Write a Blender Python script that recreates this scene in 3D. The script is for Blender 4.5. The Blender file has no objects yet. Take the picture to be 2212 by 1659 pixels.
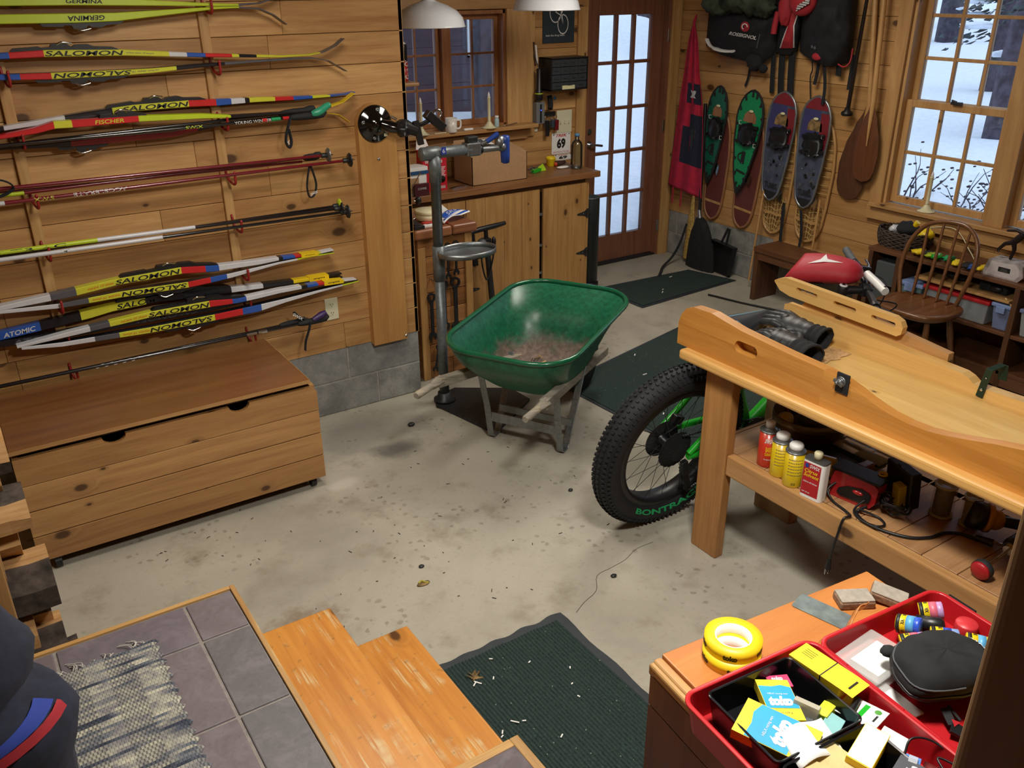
import bpy, bmesh, math, random
from mathutils import Vector, Matrix, Euler, noise
PI = math.pi
SC = bpy.context.scene
COL = SC.collection
rnd = random.Random(7)

# ---------------------------------------------------------------- materials
def hx(h):
    h = h.lstrip('#')
    c = [int(h[i:i+2], 16)/255 for i in (0, 2, 4)]
    return tuple((x/12.92 if x <= .04045 else ((x+.055)/1.055)**2.4) for x in c)+(1,)

def muted(c, k):
    g = .3*c[0]+.59*c[1]+.11*c[2]
    return tuple(min(1, (g+(x-g)*k)*1.03) for x in c[:3])+(1,)

class NT:
    def __init__(s, name):
        s.m = bpy.data.materials.new(name); s.m.use_nodes = True
        s.t = s.m.node_tree; s.b = s.t.nodes['Principled BSDF']
        s.out = s.t.nodes['Material Output']
    def n(s, typ, **kw):
        x = s.t.nodes.new(typ)
        for k, v in kw.items():
            if k.startswith('i_'):
                key = k[2:]
                key = int(key) if key.isdigit() else key.replace('_', ' ')
                s.put(x.inputs[key], v)
            else: setattr(x, k, v)
        return x
    def put(s, inp, v):
        if isinstance(v, bpy.types.NodeSocket): s.t.links.new(v, inp)
        else: inp.default_value = v
    def math(s, op, a, b=0.0, c=0.0, clamp=False):
        x = s.t.nodes.new('ShaderNodeMath'); x.operation = op; x.use_clamp = clamp
        s.put(x.inputs[0], a); s.put(x.inputs[1], b); s.put(x.inputs[2], c)
        return x.outputs[0]
    def mix(s, f, a, b, mode='MIX'):
        x = s.t.nodes.new('ShaderNodeMix'); x.data_type = 'RGBA'; x.blend_type = mode
        s.put(x.inputs[0], f); s.put(x.inputs[6], a); s.put(x.inputs[7], b)
        return x.outputs[2]
    def ramp(s, f, stops):
        x = s.t.nodes.new('ShaderNodeValToRGB'); e = x.color_ramp.elements
        while len(e) < len(stops): e.new(.5)
        for el, (p, c) in zip(e, stops): el.position = p; el.color = c
        s.put(x.inputs[0], f); return x.outputs[0]
    def step(s, x, lo, hi):
        r = s.t.nodes.new('ShaderNodeMapRange'); r.interpolation_type = 'SMOOTHSTEP'
        s.put(r.inputs[0], x); r.inputs[1].default_value = lo; r.inputs[2].default_value = hi
        return r.outputs[0]
    def noise(s, vec, scale, detail=3, rough=.55, dist=0.0):
        x = s.n('ShaderNodeTexNoise'); s.put(x.inputs['Vector'], vec)
        x.inputs['Scale'].default_value = scale; x.inputs['Detail'].default_value = detail
        x.inputs['Roughness'].default_value = rough; x.inputs['Distortion'].default_value = dist
        return x.outputs[0]
    def bump(s, h, strength=.3, dist=.004):
        x = s.n('ShaderNodeBump'); s.put(x.inputs['Height'], h)
        x.inputs['Strength'].default_value = strength; x.inputs['Distance'].default_value = dist
        s.t.links.new(x.outputs[0], s.b.inputs['Normal'])
    def col(s, c): s.put(s.b.inputs['Base Color'], c)
    def set(s, **kw):
        for k, v in kw.items(): s.put(s.b.inputs[k.replace('_', ' ')], v)

MATS = {}
def plain(name, color, rough=.5, metal=0.0, var=.06, scale=30, bump=0.0, **kw):
    """a painted / plastic / metal surface with slight procedural unevenness"""
    if name in MATS: return MATS[name]
    t = NT(name); c = hx(color) if isinstance(color, str) else color
    tc = t.n('ShaderNodeTexCoord').outputs['Object']
    nz = t.noise(tc, scale, 3)
    lo = tuple(x*(1-var*1.5) for x in c[:3])+(1,); hi = tuple(min(1, x*(1+var)) for x in c[:3])+(1,)
    t.col(t.ramp(nz, [(.3, lo), (.7, hi)]))
    t.set(Roughness=rough, Metallic=metal, **kw)
    if bump: t.bump(nz, bump, .002)
    MATS[name] = t.m; return t.m

def wood(name, light, dark, grain='X', fine=1.0, knots=.35, rough=.5, spread=.25, knot='#3a2010', kscale=3.0, contrast=1.0, coat=0.0, wear=0.0, soft=.93):
    """boards: grain runs along one axis; every loose board in a mesh gets its own tone and figure"""
    if name in MATS: return MATS[name]
    t = NT(name); L, D, K = muted(hx(light), soft), muted(hx(dark), soft), hx(knot)
    tc = t.n('ShaderNodeTexCoord').outputs['Object']
    sp = t.n('ShaderNodeSeparateXYZ'); t.put(sp.inputs[0], tc)
    ax = {'X': 0, 'Y': 1, 'Z': 2}[grain]; o = [i for i in range(3) if i != ax]
    u = sp.outputs[ax]; v = t.math('ADD', sp.outputs[o[0]], sp.outputs[o[1]])
    rn = t.n('ShaderNodeNewGeometry').outputs['Random Per Island']
    r1 = t.math('MULTIPLY', rn, 61.7); r2 = t.math('FRACT', t.math('MULTIPLY', rn, 917.3))
    uu = t.math('ADD', u, r1)
    kv = t.n('ShaderNodeCombineXYZ')
    t.put(kv.inputs[0], t.math('MULTIPLY', uu, kscale*1.0)); t.put(kv.inputs[1], t.math('MULTIPLY', t.math('ADD', v, r1), kscale*1.7))
    vo = t.n('ShaderNodeTexVoronoi'); vo.voronoi_dimensions = '2D'; vo.inputs['Scale'].default_value = 1.0
    t.put(vo.inputs['Vector'], kv.outputs[0]); vo.inputs['Randomness'].default_value = .95
    d = vo.outputs['Distance']
    kc = t.n('ShaderNodeSeparateColor'); t.put(kc.inputs[0], vo.outputs['Color'])
    on = t.math('LESS_THAN', kc.outputs[0], knots)
    size = t.math('ADD', t.math('MULTIPLY', kc.outputs[1], .09), .035)
    dn = t.math('DIVIDE', d, size)
    kmask = t.math('MULTIPLY', t.math('SUBTRACT', 1.0, t.step(dn, .55, 1.05)), on)
    halo = t.math('MULTIPLY', t.math('SUBTRACT', 1.0, t.step(dn, .6, 2.6)), on)
    gv = t.n('ShaderNodeCombineXYZ')
    t.put(gv.inputs[0], t.math('MULTIPLY', uu, 1.6*fine))
    t.put(gv.inputs[1], t.math('ADD', t.math('MULTIPLY', v, 22*fine), t.math('MULTIPLY', halo, 1.3)))
    t.put(gv.inputs[2], r1)
    g1 = t.noise(gv.outputs[0], 1.0, 4, .6, .6)
    gv2 = t.n('ShaderNodeCombineXYZ')
    t.put(gv2.inputs[0], t.math('MULTIPLY', uu, 9*fine)); t.put(gv2.inputs[1], t.math('MULTIPLY', v, 190*fine)); t.put(gv2.inputs[2], r1)
    g2 = t.noise(gv2.outputs[0], 1.0, 2, .5)
    g = t.math('ADD', t.math('MULTIPLY', g1, .75), t.math('MULTIPLY', g2, .25))
    k = .18/contrast
    base = t.ramp(g, [(.5-k, D), (.5+k, L)])
    tone = t.math('ADD', t.math('MULTIPLY', r2, spread), 1.0-spread*.55)
    tv = t.n('ShaderNodeCombineXYZ')
    for i in range(3): t.put(tv.inputs[i], t.math('POWER', tone, (1.0, 1.2, 1.5)[i]))
    base = t.mix(1.0, base, tv.outputs[0], 'MULTIPLY')
    base = t.mix(t.math('MULTIPLY', halo, .45), base, tuple(x*.62 for x in D[:3])+(1,))
    base = t.mix(t.math('MULTIPLY', kmask, .85), base, K)
    if wear:
        w1 = t.noise(tc, 5, 4, .6); w2 = t.noise(gv2.outputs[0], .35, 3, .7)
        wm = t.math('MULTIPLY', t.step(w1, .48, .62), t.step(w2, .5, .62))
        base = t.mix(t.math('MULTIPLY', wm, wear), base, hx('#cdb98a'))
        base = t.mix(t.math('MULTIPLY', t.step(t.noise(tc, 40, 3), .62, .72), wear*.5), base, hx('#5c4a2e'))
    t.col(base); t.set(Roughness=rough)
    if coat: t.set(Coat_Weight=coat, Coat_Roughness=.25)
    t.bump(g, .12, .002)
    MATS[name] = t.m; return t.m

def glass(name, tint='#f2f6f8', rough=.02, alpha=.12):
    """thin clear sheet: mostly transparent with a glossy reflection"""
    if name in MATS: return MATS[name]
    t = NT(name)
    fr = t.n('ShaderNodeFresnel'); fr.inputs[0].default_value = 1.45
    tr = t.n('ShaderNodeBsdfTransparent'); tr.inputs[0].default_value = hx(tint)
    gl = t.n('ShaderNodeBsdfGlossy'); gl.inputs['Roughness'].default_value = rough
    mx = t.n('ShaderNodeMixShader')
    t.put(mx.inputs[0], t.math('ADD', t.math('MULTIPLY', fr.outputs[0], .8), alpha*.2))
    t.t.links.new(tr.outputs[0], mx.inputs[1]); t.t.links.new(gl.outputs[0], mx.inputs[2])
    t.t.links.new(mx.outputs[0], t.out.inputs[0]); MATS[name] = t.m; return t.m

def hazy(name, color, alpha=.55, rough=.35):
    """translucent plastic"""
    if name in MATS: return MATS[name]
    t = NT(name); t.col(hx(color)); t.set(Roughness=rough)
    tr = t.n('ShaderNodeBsdfTransparent'); mx = t.n('ShaderNodeMixShader'); mx.inputs[0].default_value = alpha
    t.t.links.new(tr.outputs[0], mx.inputs[1]); t.t.links.new(t.b.outputs[0], mx.inputs[2])
    t.t.links.new(mx.outputs[0], t.out.inputs[0]); MATS[name] = t.m; return t.m

# ---------------------------------------------------------------- text outlines
_TX = {}
def glyphs(s, bold=.0):
    key = (s, bold)
    if key in _TX: return _TX[key]
    cu = bpy.data.curves.new('t', 'FONT'); cu.body = s; cu.offset = bold; cu.resolution_u = 3; cu.fill_mode = 'FRONT'
    ob = bpy.data.objects.new('t', cu); me = bpy.data.meshes.new_from_object(ob)
    vs = [v.co.copy() for v in me.vertices]; fs = [tuple(p.vertices) for p in me.polygons]
    bpy.data.objects.remove(ob); bpy.data.meshes.remove(me); bpy.data.curves.remove(cu)
    x0 = min(v.x for v in vs); x1 = max(v.x for v in vs); y0 = min(v.y for v in vs); y1 = max(v.y for v in vs)
    r = ([((v.x-x0)/(x1-x0), (v.y-y0)/(y1-y0)) for v in vs], fs, (x1-x0)/(y1-y0)); _TX[key] = r
    return r

# ---------------------------------------------------------------- mesh builder
class MB:
    def __init__(s, T=None): s.v = []; s.f = []; s.mi = []; s.sm = []; s.mats = []; s.T = T
    def add(s, vs, fs, mat, smooth=False):
        if mat not in s.mats: s.mats.append(mat)
        k = s.mats.index(mat); o = len(s.v)
        s.v += [Vector(v) for v in vs] if s.T is None else [s.T @ Vector(v) for v in vs]
        for f in fs: s.f.append(tuple(i+o for i in f)); s.mi.append(k); s.sm.append(smooth)
        return s
    def box(s, x0, x1, y0, y1, z0, z1, mat, M=None):
        vs = [Vector((x, y, z)) for z in (z0, z1) for y in (y0, y1) for x in (x0, x1)]
        if M is not None: vs = [M @ v for v in vs]
        return s.add(vs, [(0, 2, 3, 1), (4, 5, 7, 6), (0, 1, 5, 4), (2, 6, 7, 3), (0, 4, 6, 2), (1, 3, 7, 5)], mat)
    def beam(s, p0, p1, w, h, mat, up=(0, 0, 1)):
        p0, p1 = Vector(p0), Vector(p1); d = (p1-p0).normalized(); u = Vector(up)
        sd = d.cross(u)
        if sd.length < 1e-4: sd = d.cross(Vector((1, 0, 0)))
        sd.normalize(); u = sd.cross(d)
        vs = [p+sd*a*w/2+u*b*h/2 for p in (p0, p1) for a, b in ((-1, -1), (1, -1), (1, 1), (-1, 1))]
        return s.add(vs, [(3, 2, 1, 0), (4, 5, 6, 7), (0, 1, 5, 4), (1, 2, 6, 5), (2, 3, 7, 6), (3, 0, 4, 7)], mat)
    def tube(s, pts, r, mat, n=8, closed=False, caps=True, smooth=True, flat=1.0):
        pts = [Vector(p) for p in pts]; N = len(pts); rr = r if isinstance(r, (list, tuple)) else [r]*N
        vs = []; fs = []; up = None
        for i, p in enumerate(pts):
            a = pts[(i-1) % N] if (closed or i > 0) else p; b = pts[(i+1) % N] if (closed or i < N-1) else p
            d = (b-a).normalized() if (b-a).length > 1e-9 else Vector((0, 0, 1))
            if up is None:
                up = Vector((0, 0, 1)) if abs(d.z) < .9 else Vector((1, 0, 0))
            e = d.cross(up)
            if e.length < 1e-6: e = d.orthogonal()
            e.normalize(); q = e.cross(d).normalized(); up = q
            for k in range(n):
                t = 2*PI*k/n; vs.append(p+(e*math.cos(t)+q*math.sin(t)*flat)*rr[i])
        M = N if closed else N-1
        for i in range(M):
            for k in range(n):
                a = i*n+k; b = i*n+(k+1) % n; c = ((i+1) % N)*n+(k+1) % n; d = ((i+1) % N)*n+k
                fs.append((a, b, c, d))
        s.add(vs, fs, mat, smooth)
        if caps and not closed:
            s.add(vs[:n], [tuple(range(n))[::-1]], mat); s.add(vs[-n:], [tuple(range(n))], mat)
        return s
    def cyl(s, p0, p1, r, mat, n=16, r1=None): return s.tube([p0, p1], [r, r if r1 is None else r1], mat, n)
    def lathe(s, prof, c, mat, n=24, axis=(0, 0, 1), smooth=True, M=None, cap=True):
        """prof: (radius, height) pairs; turned around axis through c"""
        if M is None:
            M = Vector(axis).to_track_quat('Z', 'Y').to_matrix().to_4x4(); M.translation = Vector(c)
        vs = []; fs = []
        for r, h in prof:
            for k in range(n):
                t = 2*PI*k/n; vs.append(M @ Vector((r*math.cos(t), r*math.sin(t), h)))
        for i in range(len(prof)-1):
            for k in range(n):
                fs.append((i*n+k, i*n+(k+1) % n, (i+1)*n+(k+1) % n, (i+1)*n+k))
        if prof[0] == prof[-1]: cap = False
        if cap and prof[0][0] > 1e-6: fs.append(tuple(range(n))[::-1])
        if cap and prof[-1][0] > 1e-6: fs.append(tuple((len(prof)-1)*n+k for k in range(n)))
        return s.add(vs, fs, mat, smooth)
    def prism(s, poly, fn, d0, d1, mat, side=None):
        """poly in 2-D, fn(a, b, depth) -> point; a solid between the two depths"""
        n = len(poly); vs = [fn(a, b, d0) for a, b in poly]+[fn(a, b, d1) for a, b in poly]
        s.add(vs, [tuple(range(n))[::-1], tuple(range(n, 2*n))], mat)
        return s.add(vs, [(i, (i+1) % n, n+(i+1) % n, n+i) for i in range(n)], side or mat)
    def surf(s, fn, nu, nv, mat, smooth=True, cu=False, cv=False):
        vs = [fn(i/(nu if cu else nu-1), j/(nv if cv else nv-1)) for i in range(nu) for j in range(nv)]
        fs = []
        for i in range(nu if cu else nu-1):
            for j in range(nv if cv else nv-1):
                fs.append((i*nv+j, ((i+1) % nu)*nv+j, ((i+1) % nu)*nv+(j+1) % nv, i*nv+(j+1) % nv))
        return s.add(vs, fs, mat, smooth)
    def blob(s, c, r, mat, nu=14, nv=10, rough=0.0, freq=6.0, M=None, seed=0.0, sq=1.0):
        c = Vector(c)
        def fn(u, v):
            t = 2*PI*u; p = PI*v
            d = Vector((math.sin(p)*math.cos(t), math.sin(p)*math.sin(t), -math.cos(p)))
            if sq != 1.0: d = Vector(tuple(math.copysign(abs(x)**sq, x) for x in d))
            q = Vector((d.x*r[0], d.y*r[1], d.z*r[2]))
            if rough: q *= 1+rough*noise.noise(d*freq*.5+Vector((seed, seed*2, 3)))
            if M is not None: q = M @ q
            return c+q
        return s.surf(fn, nu, nv, mat, True, cu=True)
    def text(s, txt, fn, mat, bold=.0, slant=0.0):
        uv, fs, asp = glyphs(txt, bold)
        return s.add([fn(u+slant*(v-.5), v) for u, v in uv], fs, mat)
    def label(s, txt, org, du, dv, mat, bold=.0, slant=0.0):
        """flat lettering: org is lower-left, du the full width vector, dv the full height vector"""
        o, a, b = Vector(org), Vector(du), Vector(dv)
        return s.text(txt, lambda u, v: o+a*u+b*v, mat, bold, slant)
    def build(s, name, parent=None, label=None, cat=None, group=None, kind=None, at=None, bevel=0.0, seg=2, angle=35):
        me = bpy.data.meshes.new(name); o = bpy.data.objects.new(name, me)
        if parent is not None:
            q = parent; off = Vector(q['_o'])
            o.parent = parent
        else:
            if at is None:
                xs = [v.x for v in s.v]; ys = [v.y for v in s.v]
                at = ((min(xs)+max(xs))/2, (min(ys)+max(ys))/2, min(v.z for v in s.v))
            off = Vector(at); o.location = off
        o['_o'] = tuple(off)
        me.from_pydata([v-off for v in s.v], [], s.f)
        for m in s.mats: me.materials.append(m)
        me.polygons.foreach_set('material_index', s.mi); me.polygons.foreach_set('use_smooth', s.sm)
        me.update(); COL.objects.link(o)
        if bevel:
            b = o.modifiers.new('edge', 'BEVEL'); b.width = bevel; b.segments = seg; b.limit_method = 'ANGLE'; b.angle_limit = math.radians(angle)
        tag(o, label, cat, group, kind); ALL.append(o); return o
ALL = []
def tag(o, label=None, cat=None, group=None, kind=None):
    if label: o['label'] = label
    if cat: o['category'] = cat
    if group: o['group'] = group
    if kind: o['kind'] = kind
    return o
def thing(name, loc, label, cat, group=None, kind=None):
    o = bpy.data.objects.new(name, None); COL.objects.link(o); o.location = loc; o['_o'] = tuple(loc)
    o.empty_display_size = .05; ALL.append(o)
    return tag(o, label, cat, group, kind)
def dup(root, loc=None, rz=None, label=None, group=None, scale=None):
    r = root.copy(); COL.objects.link(r)
    if loc is not None: r.location = loc
    if rz is not None: r.rotation_euler = (0, 0, rz)
    if scale: r.scale = scale
    if label: r['label'] = label
    if group: r['group'] = group
    for ch in list(root.children):
        c = ch.copy(); COL.objects.link(c); c.parent = r
        for g in ch.children:
            d = g.copy(); COL.objects.link(d); d.parent = c
    ALL.append(r); return r
def lerp(a, b, t): return a+(b-a)*t
def curve(pts, n=6, closed=False):
    """smooth path through points"""
    P = [Vector(p) for p in pts]; N = len(P); out = []
    for i in range(N if closed else N-1):
        p0 = P[i-1] if (closed or i > 0) else P[i]; p1 = P[i]; p2 = P[(i+1) % N]
        p3 = P[(i+2) % N] if (closed or i+2 < N) else p2
        for k in range(n):
            t = k/n
            out.append(.5*((2*p1)+(p2-p0)*t+(2*p0-5*p1+4*p2-p3)*t*t+(3*p1-p0-3*p2+p3)*t**3))
    if not closed: out.append(P[-1])
    return out
def rrect(x0, x1, y0, y1, r, n=5):
    out = []
    for cx, cy, a in ((x1-r, y1-r, 0), (x0+r, y1-r, 90), (x0+r, y0+r, 180), (x1-r, y0+r, 270)):
        for k in range(n+1):
            t = math.radians(a+90*k/n); out.append((cx+r*math.cos(t), cy+r*math.sin(t)))
    return out
XY = lambda a, b, d: Vector((a, b, d))
XZ = lambda a, b, d: Vector((a, d, b))
YZ = lambda a, b, d: Vector((d, a, b))
# ---------------------------------------------------------------- palette
M_PINE = wood('pine_siding', '#c79a5c', '#a06f3a', 'X', 1.0, .34, .45, .32, kscale=2.6)
M_PINEY = wood('pine_siding_y', '#c39659', '#a2733d', 'Y', 1.0, .34, .45, .28, kscale=2.6)
M_PINEZ = wood('pine_upright', '#c9a062', '#a97a41', 'Z', 1.0, .3, .45, .2, kscale=2.4)
M_TRIMX = wood('pine_trim', '#c2975a', '#a37340', 'X', 1.2, .15, .45, .15)
M_TRIMY = wood('pine_trim_y', '#c2975a', '#a37340', 'Y', 1.2, .12, .45, .15)
M_TRIMZ = wood('pine_trim_z', '#c69b5e', '#a77844', 'Z', 1.2, .22, .45, .15)
M_SASHZ = wood('sash_wood', '#a8703f', '#865329', 'Z', 1.5, .05, .4, .12)
M_DOOR = wood('door_wood', '#8a5a40', '#6d4430', 'Z', 1.4, .05, .4, .08)
M_CHEST = wood('chest_wood', '#bd8f52', '#96683a', 'X', .9, .45, .42, .28, kscale=3.4)
M_LID = wood('chest_lid_wood', '#8a5a2c', '#6d431f', 'X', .8, .08, .3, .1, contrast=.8, coat=.25)
M_MOUNT = wood('mount_board_wood', '#c7954f', '#a97438', 'Z', .6, .18, .4, .12, kscale=2.0)
M_CABZ = wood('cabinet_wood', '#bf9354', '#9b6d38', 'Z', 1.0, .4, .45, .3, kscale=4.2)
M_TOP = wood('worktop_wood', '#96663a', '#734a28', 'X', .9, .15, .38, .15)
M_BLOCK = wood('block_wood', '#b17a40', '#84532a', 'X', 1.4, .3, .45, .55, kscale=7)
M_BLOCKT = wood('block_top_wood', '#98603a', '#74442a', 'X', 1.2, .15, .4, .3)
M_BENCHY = wood('bench_wood', '#d9ac66', '#b98745', 'Y', .9, .22, .38, .12, kscale=3.2, coat=.2, soft=1.0)
M_BENCHT = wood('bench_top_wood', '#dcb873', '#c59b58', 'Y', .8, .2, .42, .14, kscale=3.4, soft=1.0)
M_BENCHF = wood('bench_side_wood', '#c98f45', '#a96f2c', 'Y', .8, .22, .36, .06, kscale=3.6, coat=.25, soft=1.0)
M_BENCHP = wood('bench_pale_wood', '#dcb571', '#c89c58', 'Y', .7, .08, .4, .06, soft=1.0)
M_LEG = wood('bench_leg_wood', '#c08a4a', '#96652f', 'Z', .7, .25, .4, .1, kscale=3.0)
M_SHELFY = wood('under_shelf_wood', '#b98d5c', '#97693f', 'X', 1.0, .25, .5, .22)
M_SHELFF = wood('under_shelf_front', '#c39458', '#a4743d', 'Y', .9, .3, .45, .1)
M_TREAD = wood('stair_wood', '#c98a3a', '#a9682a', 'Y', .7, .18, .35, .15, wear=.75, kscale=2.6, soft=1.0)
M_STRIP = wood('edge_strip_wood', '#c39a5a', '#9a6f38', 'Y', 1.2, .05, .45, .1, wear=.6)
M_STRIPX = wood('edge_strip_wood_x', '#cda05a', '#a5783c', 'X', 1.2, .05, .45, .1)
M_TBOX = wood('tool_chest_wood', '#c78446', '#ad6a33', 'X', .8, .1, .35, .1, contrast=.8, coat=.2, soft=1.0)
M_TBOXZ = wood('tool_chest_side', '#7a4c2c', '#5d3720', 'Z', .9, .2, .4, .12)
M_DARKX = wood('dark_stain', '#6b4526', '#4d2f18', 'X', 1.2, .12, .45, .12)
M_DARKY = wood('dark_stain_y', '#74492a', '#54331b', 'Y', 1.2, .12, .45, .12)
M_DARKZ = wood('dark_stain_z', '#633f23', '#482c17', 'Z', 1.2, .12, .45, .12)
M_CHAIR = wood('chair_wood', '#7d5029', '#5c371a', 'X', 1.5, .03, .3, .06, coat=.35)
M_PADDLE = wood('paddle_wood', '#6e4024', '#552f19', 'Z', 1.3, .0, .35, .06, coat=.3)
M_PADDLE2 = wood('paddle_pale', '#c79a5c', '#a97c44', 'Z', 1.3, .0, .35, .06, coat=.3)
M_RUST = wood('snowshoe_wood', '#a9764a', '#86583a', 'Z', 1.3, .0, .45, .1)
M_NEWEL = wood('newel_wood', '#7c5a36', '#664726', 'Z', .5, .0, .45, .05, contrast=.6, soft=1.0)
M_LOG = wood('split_wood', '#c79f6c', '#9c7142', 'X', 1.5, .08, .8, .3, soft=1.0)
M_RACK = wood('rack_wood', '#b58a52', '#93683a', 'Z', 1.0, .2, .5, .1)

def mk_concrete():
    t = NT('concrete_floor'); tc = t.n('ShaderNodeTexCoord').outputs['Object']
    big = t.noise(tc, .9, 5, .6, .4); mid = t.noise(tc, 4.5, 5, .65); fin = t.noise(tc, 60, 3, .6)
    c = t.ramp(big, [(.3, hx('#8a857a')), (.5, hx('#a8a293')), (.7, hx('#b7b1a2'))])
    c = t.mix(t.step(mid, .5, .75), c, hx('#8f8877'))
    c = t.mix(t.math('MULTIPLY', t.step(fin, .55, .75), .35), c, hx('#857d6d'))
    # splash marks: small irregular damp spots gathered in patches
    w = t.n('ShaderNodeVectorMath', operation='ADD'); t.put(w.inputs[0], tc)
    nn = t.n('ShaderNodeTexNoise'); t.put(nn.inputs['Vector'], tc); nn.inputs['Scale'].default_value = 30
    sc = t.n('ShaderNodeVectorMath', operation='SCALE'); t.put(sc.inputs[0], nn.outputs[1]); sc.inputs['Scale'].default_value = .03
    t.put(w.inputs[1], sc.outputs[0])
    vo = t.n('ShaderNodeTexVoronoi'); vo.inputs['Scale'].default_value = 26; t.put(vo.inputs['Vector'], w.outputs[0])
    k = t.n('ShaderNodeSeparateColor'); t.put(k.inputs[0], vo.outputs['Color'])
    spots = t.math('MULTIPLY', t.math('SUBTRACT', 1.0, t.step(vo.outputs['Distance'], .22, .34)), t.math('LESS_THAN', k.outputs[0], .42))
    patch = t.step(t.noise(tc, 1.7, 2), .47, .62)
    c = t.mix(t.math('MULTIPLY', t.math('MULTIPLY', spots, patch), .55), c, hx('#6f6a58'))
    # dark worn patch near the foundation and a rust-brown scuff by the landing
    def spot(x, y, rx, ry, col, amt, c, warp=.35):
        sx = t.n('ShaderNodeSeparateXYZ'); t.put(sx.inputs[0], tc)
        a = t.math('DIVIDE', t.math('SUBTRACT', sx.outputs[0], x), rx); b = t.math('DIVIDE', t.math('SUBTRACT', sx.outputs[1], y), ry)
        d = t.math('SQRT', t.math('ADD', t.math('MULTIPLY', a, a), t.math('MULTIPLY', b, b)))
        d = t.math('ADD', d, t.math('MULTIPLY', t.math('SUBTRACT', mid, .5), warp*4))
        m = t.math('MULTIPLY', t.math('SUBTRACT', 1.0, t.step(d, .25, 1.0)), amt)
        return t.mix(m, c, col)
    c = spot(1.62, 3.52, .17, .12, hx('#4b4a48'), .8, c)
    c = spot(1.55, 3.75, .5, .28, hx('#6c6a68'), .6, c)
    c = spot(.72, 2.45, .17, .2, hx('#6a4727'), .55, c, .8)
    c = spot(2.5, 2.75, .3, .35, hx('#77725f'), .55, c)
    c = spot(1.25, 3.35, .12, .06, hx('#c9c4b6'), .6, c)
    t.col(c); t.set(Roughness=.62); t.bump(t.math('ADD', mid, t.math('MULTIPLY', fin, .4)), .15, .004)
    return t.m
M_CONC = mk_concrete()
def mk_block():
    t = NT('concrete_block'); tc = t.n('ShaderNodeTexCoord').outputs['Object']
    rn = t.n('ShaderNodeNewGeometry').outputs['Random Per Island']
    a = t.noise(tc, 7, 5, .65); f = t.noise(tc, 90, 3, .6)
    c = t.ramp(a, [(.35, hx('#6f706c')), (.62, hx('#9a9a94'))])
    c = t.mix(t.math('MULTIPLY', t.step(f, .5, .7), .35), c, hx('#5d5e5b'))
    c = t.mix(t.math('MULTIPLY', rn, .35), c, hx('#767a7c'))
    t.col(c); t.set(Roughness=.85); t.bump(f, .4, .004); return t.m
M_BLK = mk_block()
M_MORT = plain('mortar', '#a2a098', .9, var=.15, scale=40, bump=.3)
def mk_slate():
    t = NT('slate_tile'); tc = t.n('ShaderNodeTexCoord').outputs['Object']
    rn = t.n('ShaderNodeNewGeometry').outputs['Random Per Island']
    a = t.noise(tc, 9, 6, .65, 1.2); f = t.noise(tc, 55, 4, .6)
    base = t.ramp(rn, [(0, hx('#54595a')), (.3, hx('#6b6064')), (.6, hx('#5a5054')), (1, hx('#77707a'))])
    c = t.mix(t.math('MULTIPLY', t.step(a, .42, .68), .55), base, hx('#7b7378'))
    c = t.mix(t.math('MULTIPLY', t.step(f, .5, .7), .3), c, hx('#4a4648'))
    t.col(c); t.set(Roughness=.55); t.bump(t.math('ADD', a, t.math('MULTIPLY', f, .5)), .35, .004); return t.m
M_SLATE = mk_slate()
M_GROUT = plain('grout', '#87807a', .9, var=.12, scale=50, bump=.2)
def mk_mat(name, ribs):
    t = NT(name); tc = t.n('ShaderNodeTexCoord').outputs['Object']
    f = t.noise(tc, 160, 3, .7); b = t.noise(tc, 6, 3)
    c = t.ramp(f, [(.35, hx('#14211f')), (.7, hx('#30453f'))])
    c = t.mix(t.math('MULTIPLY', t.step(b, .4, .7), .3), c, hx('#22302d'))
    fl = t.n('ShaderNodeTexVoronoi'); fl.inputs['Scale'].default_value = 45; t.put(fl.inputs['Vector'], tc)
    k = t.n('ShaderNodeSeparateColor'); t.put(k.inputs[0], fl.outputs['Color'])
    lint = t.math('MULTIPLY', t.math('LESS_THAN', fl.outputs['Distance'], .1), t.math('LESS_THAN', k.outputs[0], .22))
    c = t.mix(t.math('MULTIPLY', lint, .7), c, hx('#9aa296'))
    t.col(c); t.set(Roughness=.95); t.bump(f, .5, .003); return t.m
M_MAT = mk_mat('carpet_mat', True)
M_RUB = plain('mat_rubber', '#2b3236', .6, var=.1)
M_BLACK = plain('black_plastic', '#16171a', .4)
M_BLACKM = plain('black_matte', '#191a1c', .75)
M_GLOSS = plain('black_gloss', '#08080a', .12, Coat_Weight=.6)
M_CHARC = plain('charcoal_fabric', '#1d2023', .95, var=.25, scale=90, bump=.3)
M_STEEL = plain('galvanised', '#8b9092', .38, .85, var=.12, scale=60)
M_STEELD = plain('dark_steel', '#3f4143', .45, .7, var=.15, scale=40)
M_CHROME = plain('chrome', '#c9ccd0', .15, 1.0, var=.02)
M_POLE = plain('stand_grey', '#6f7577', .42, .45, var=.15, scale=50)
M_RED = plain('red_plastic', '#a81f26', .38)
M_HOOK = plain('red_vinyl', '#93201f', .45)
M_WHITE = plain('white_plastic', '#e6e6e4', .4, var=.02)
M_PAPER = plain('paper', '#e9e9e6', .7, var=.02)
M_ENAMEL = plain('white_enamel', '#dfe4ea', .25, var=.015, Coat_Weight=.4)
M_CREAM = plain('cream_plastic', '#d9d3ad', .45, var=.03)
M_YEL = plain('yellow', '#e7c81d', .42, var=.03)
M_YELW = plain('yellow_card', '#efd22a', .5, var=.02)
M_BLUE = plain('blue_plastic', '#22408f', .35)
M_CARD = plain('cardboard', '#a98560', .8, var=.05, scale=60)
M_LIME = plain('lime', '#b7cc2a', .35, var=.03)
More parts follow.
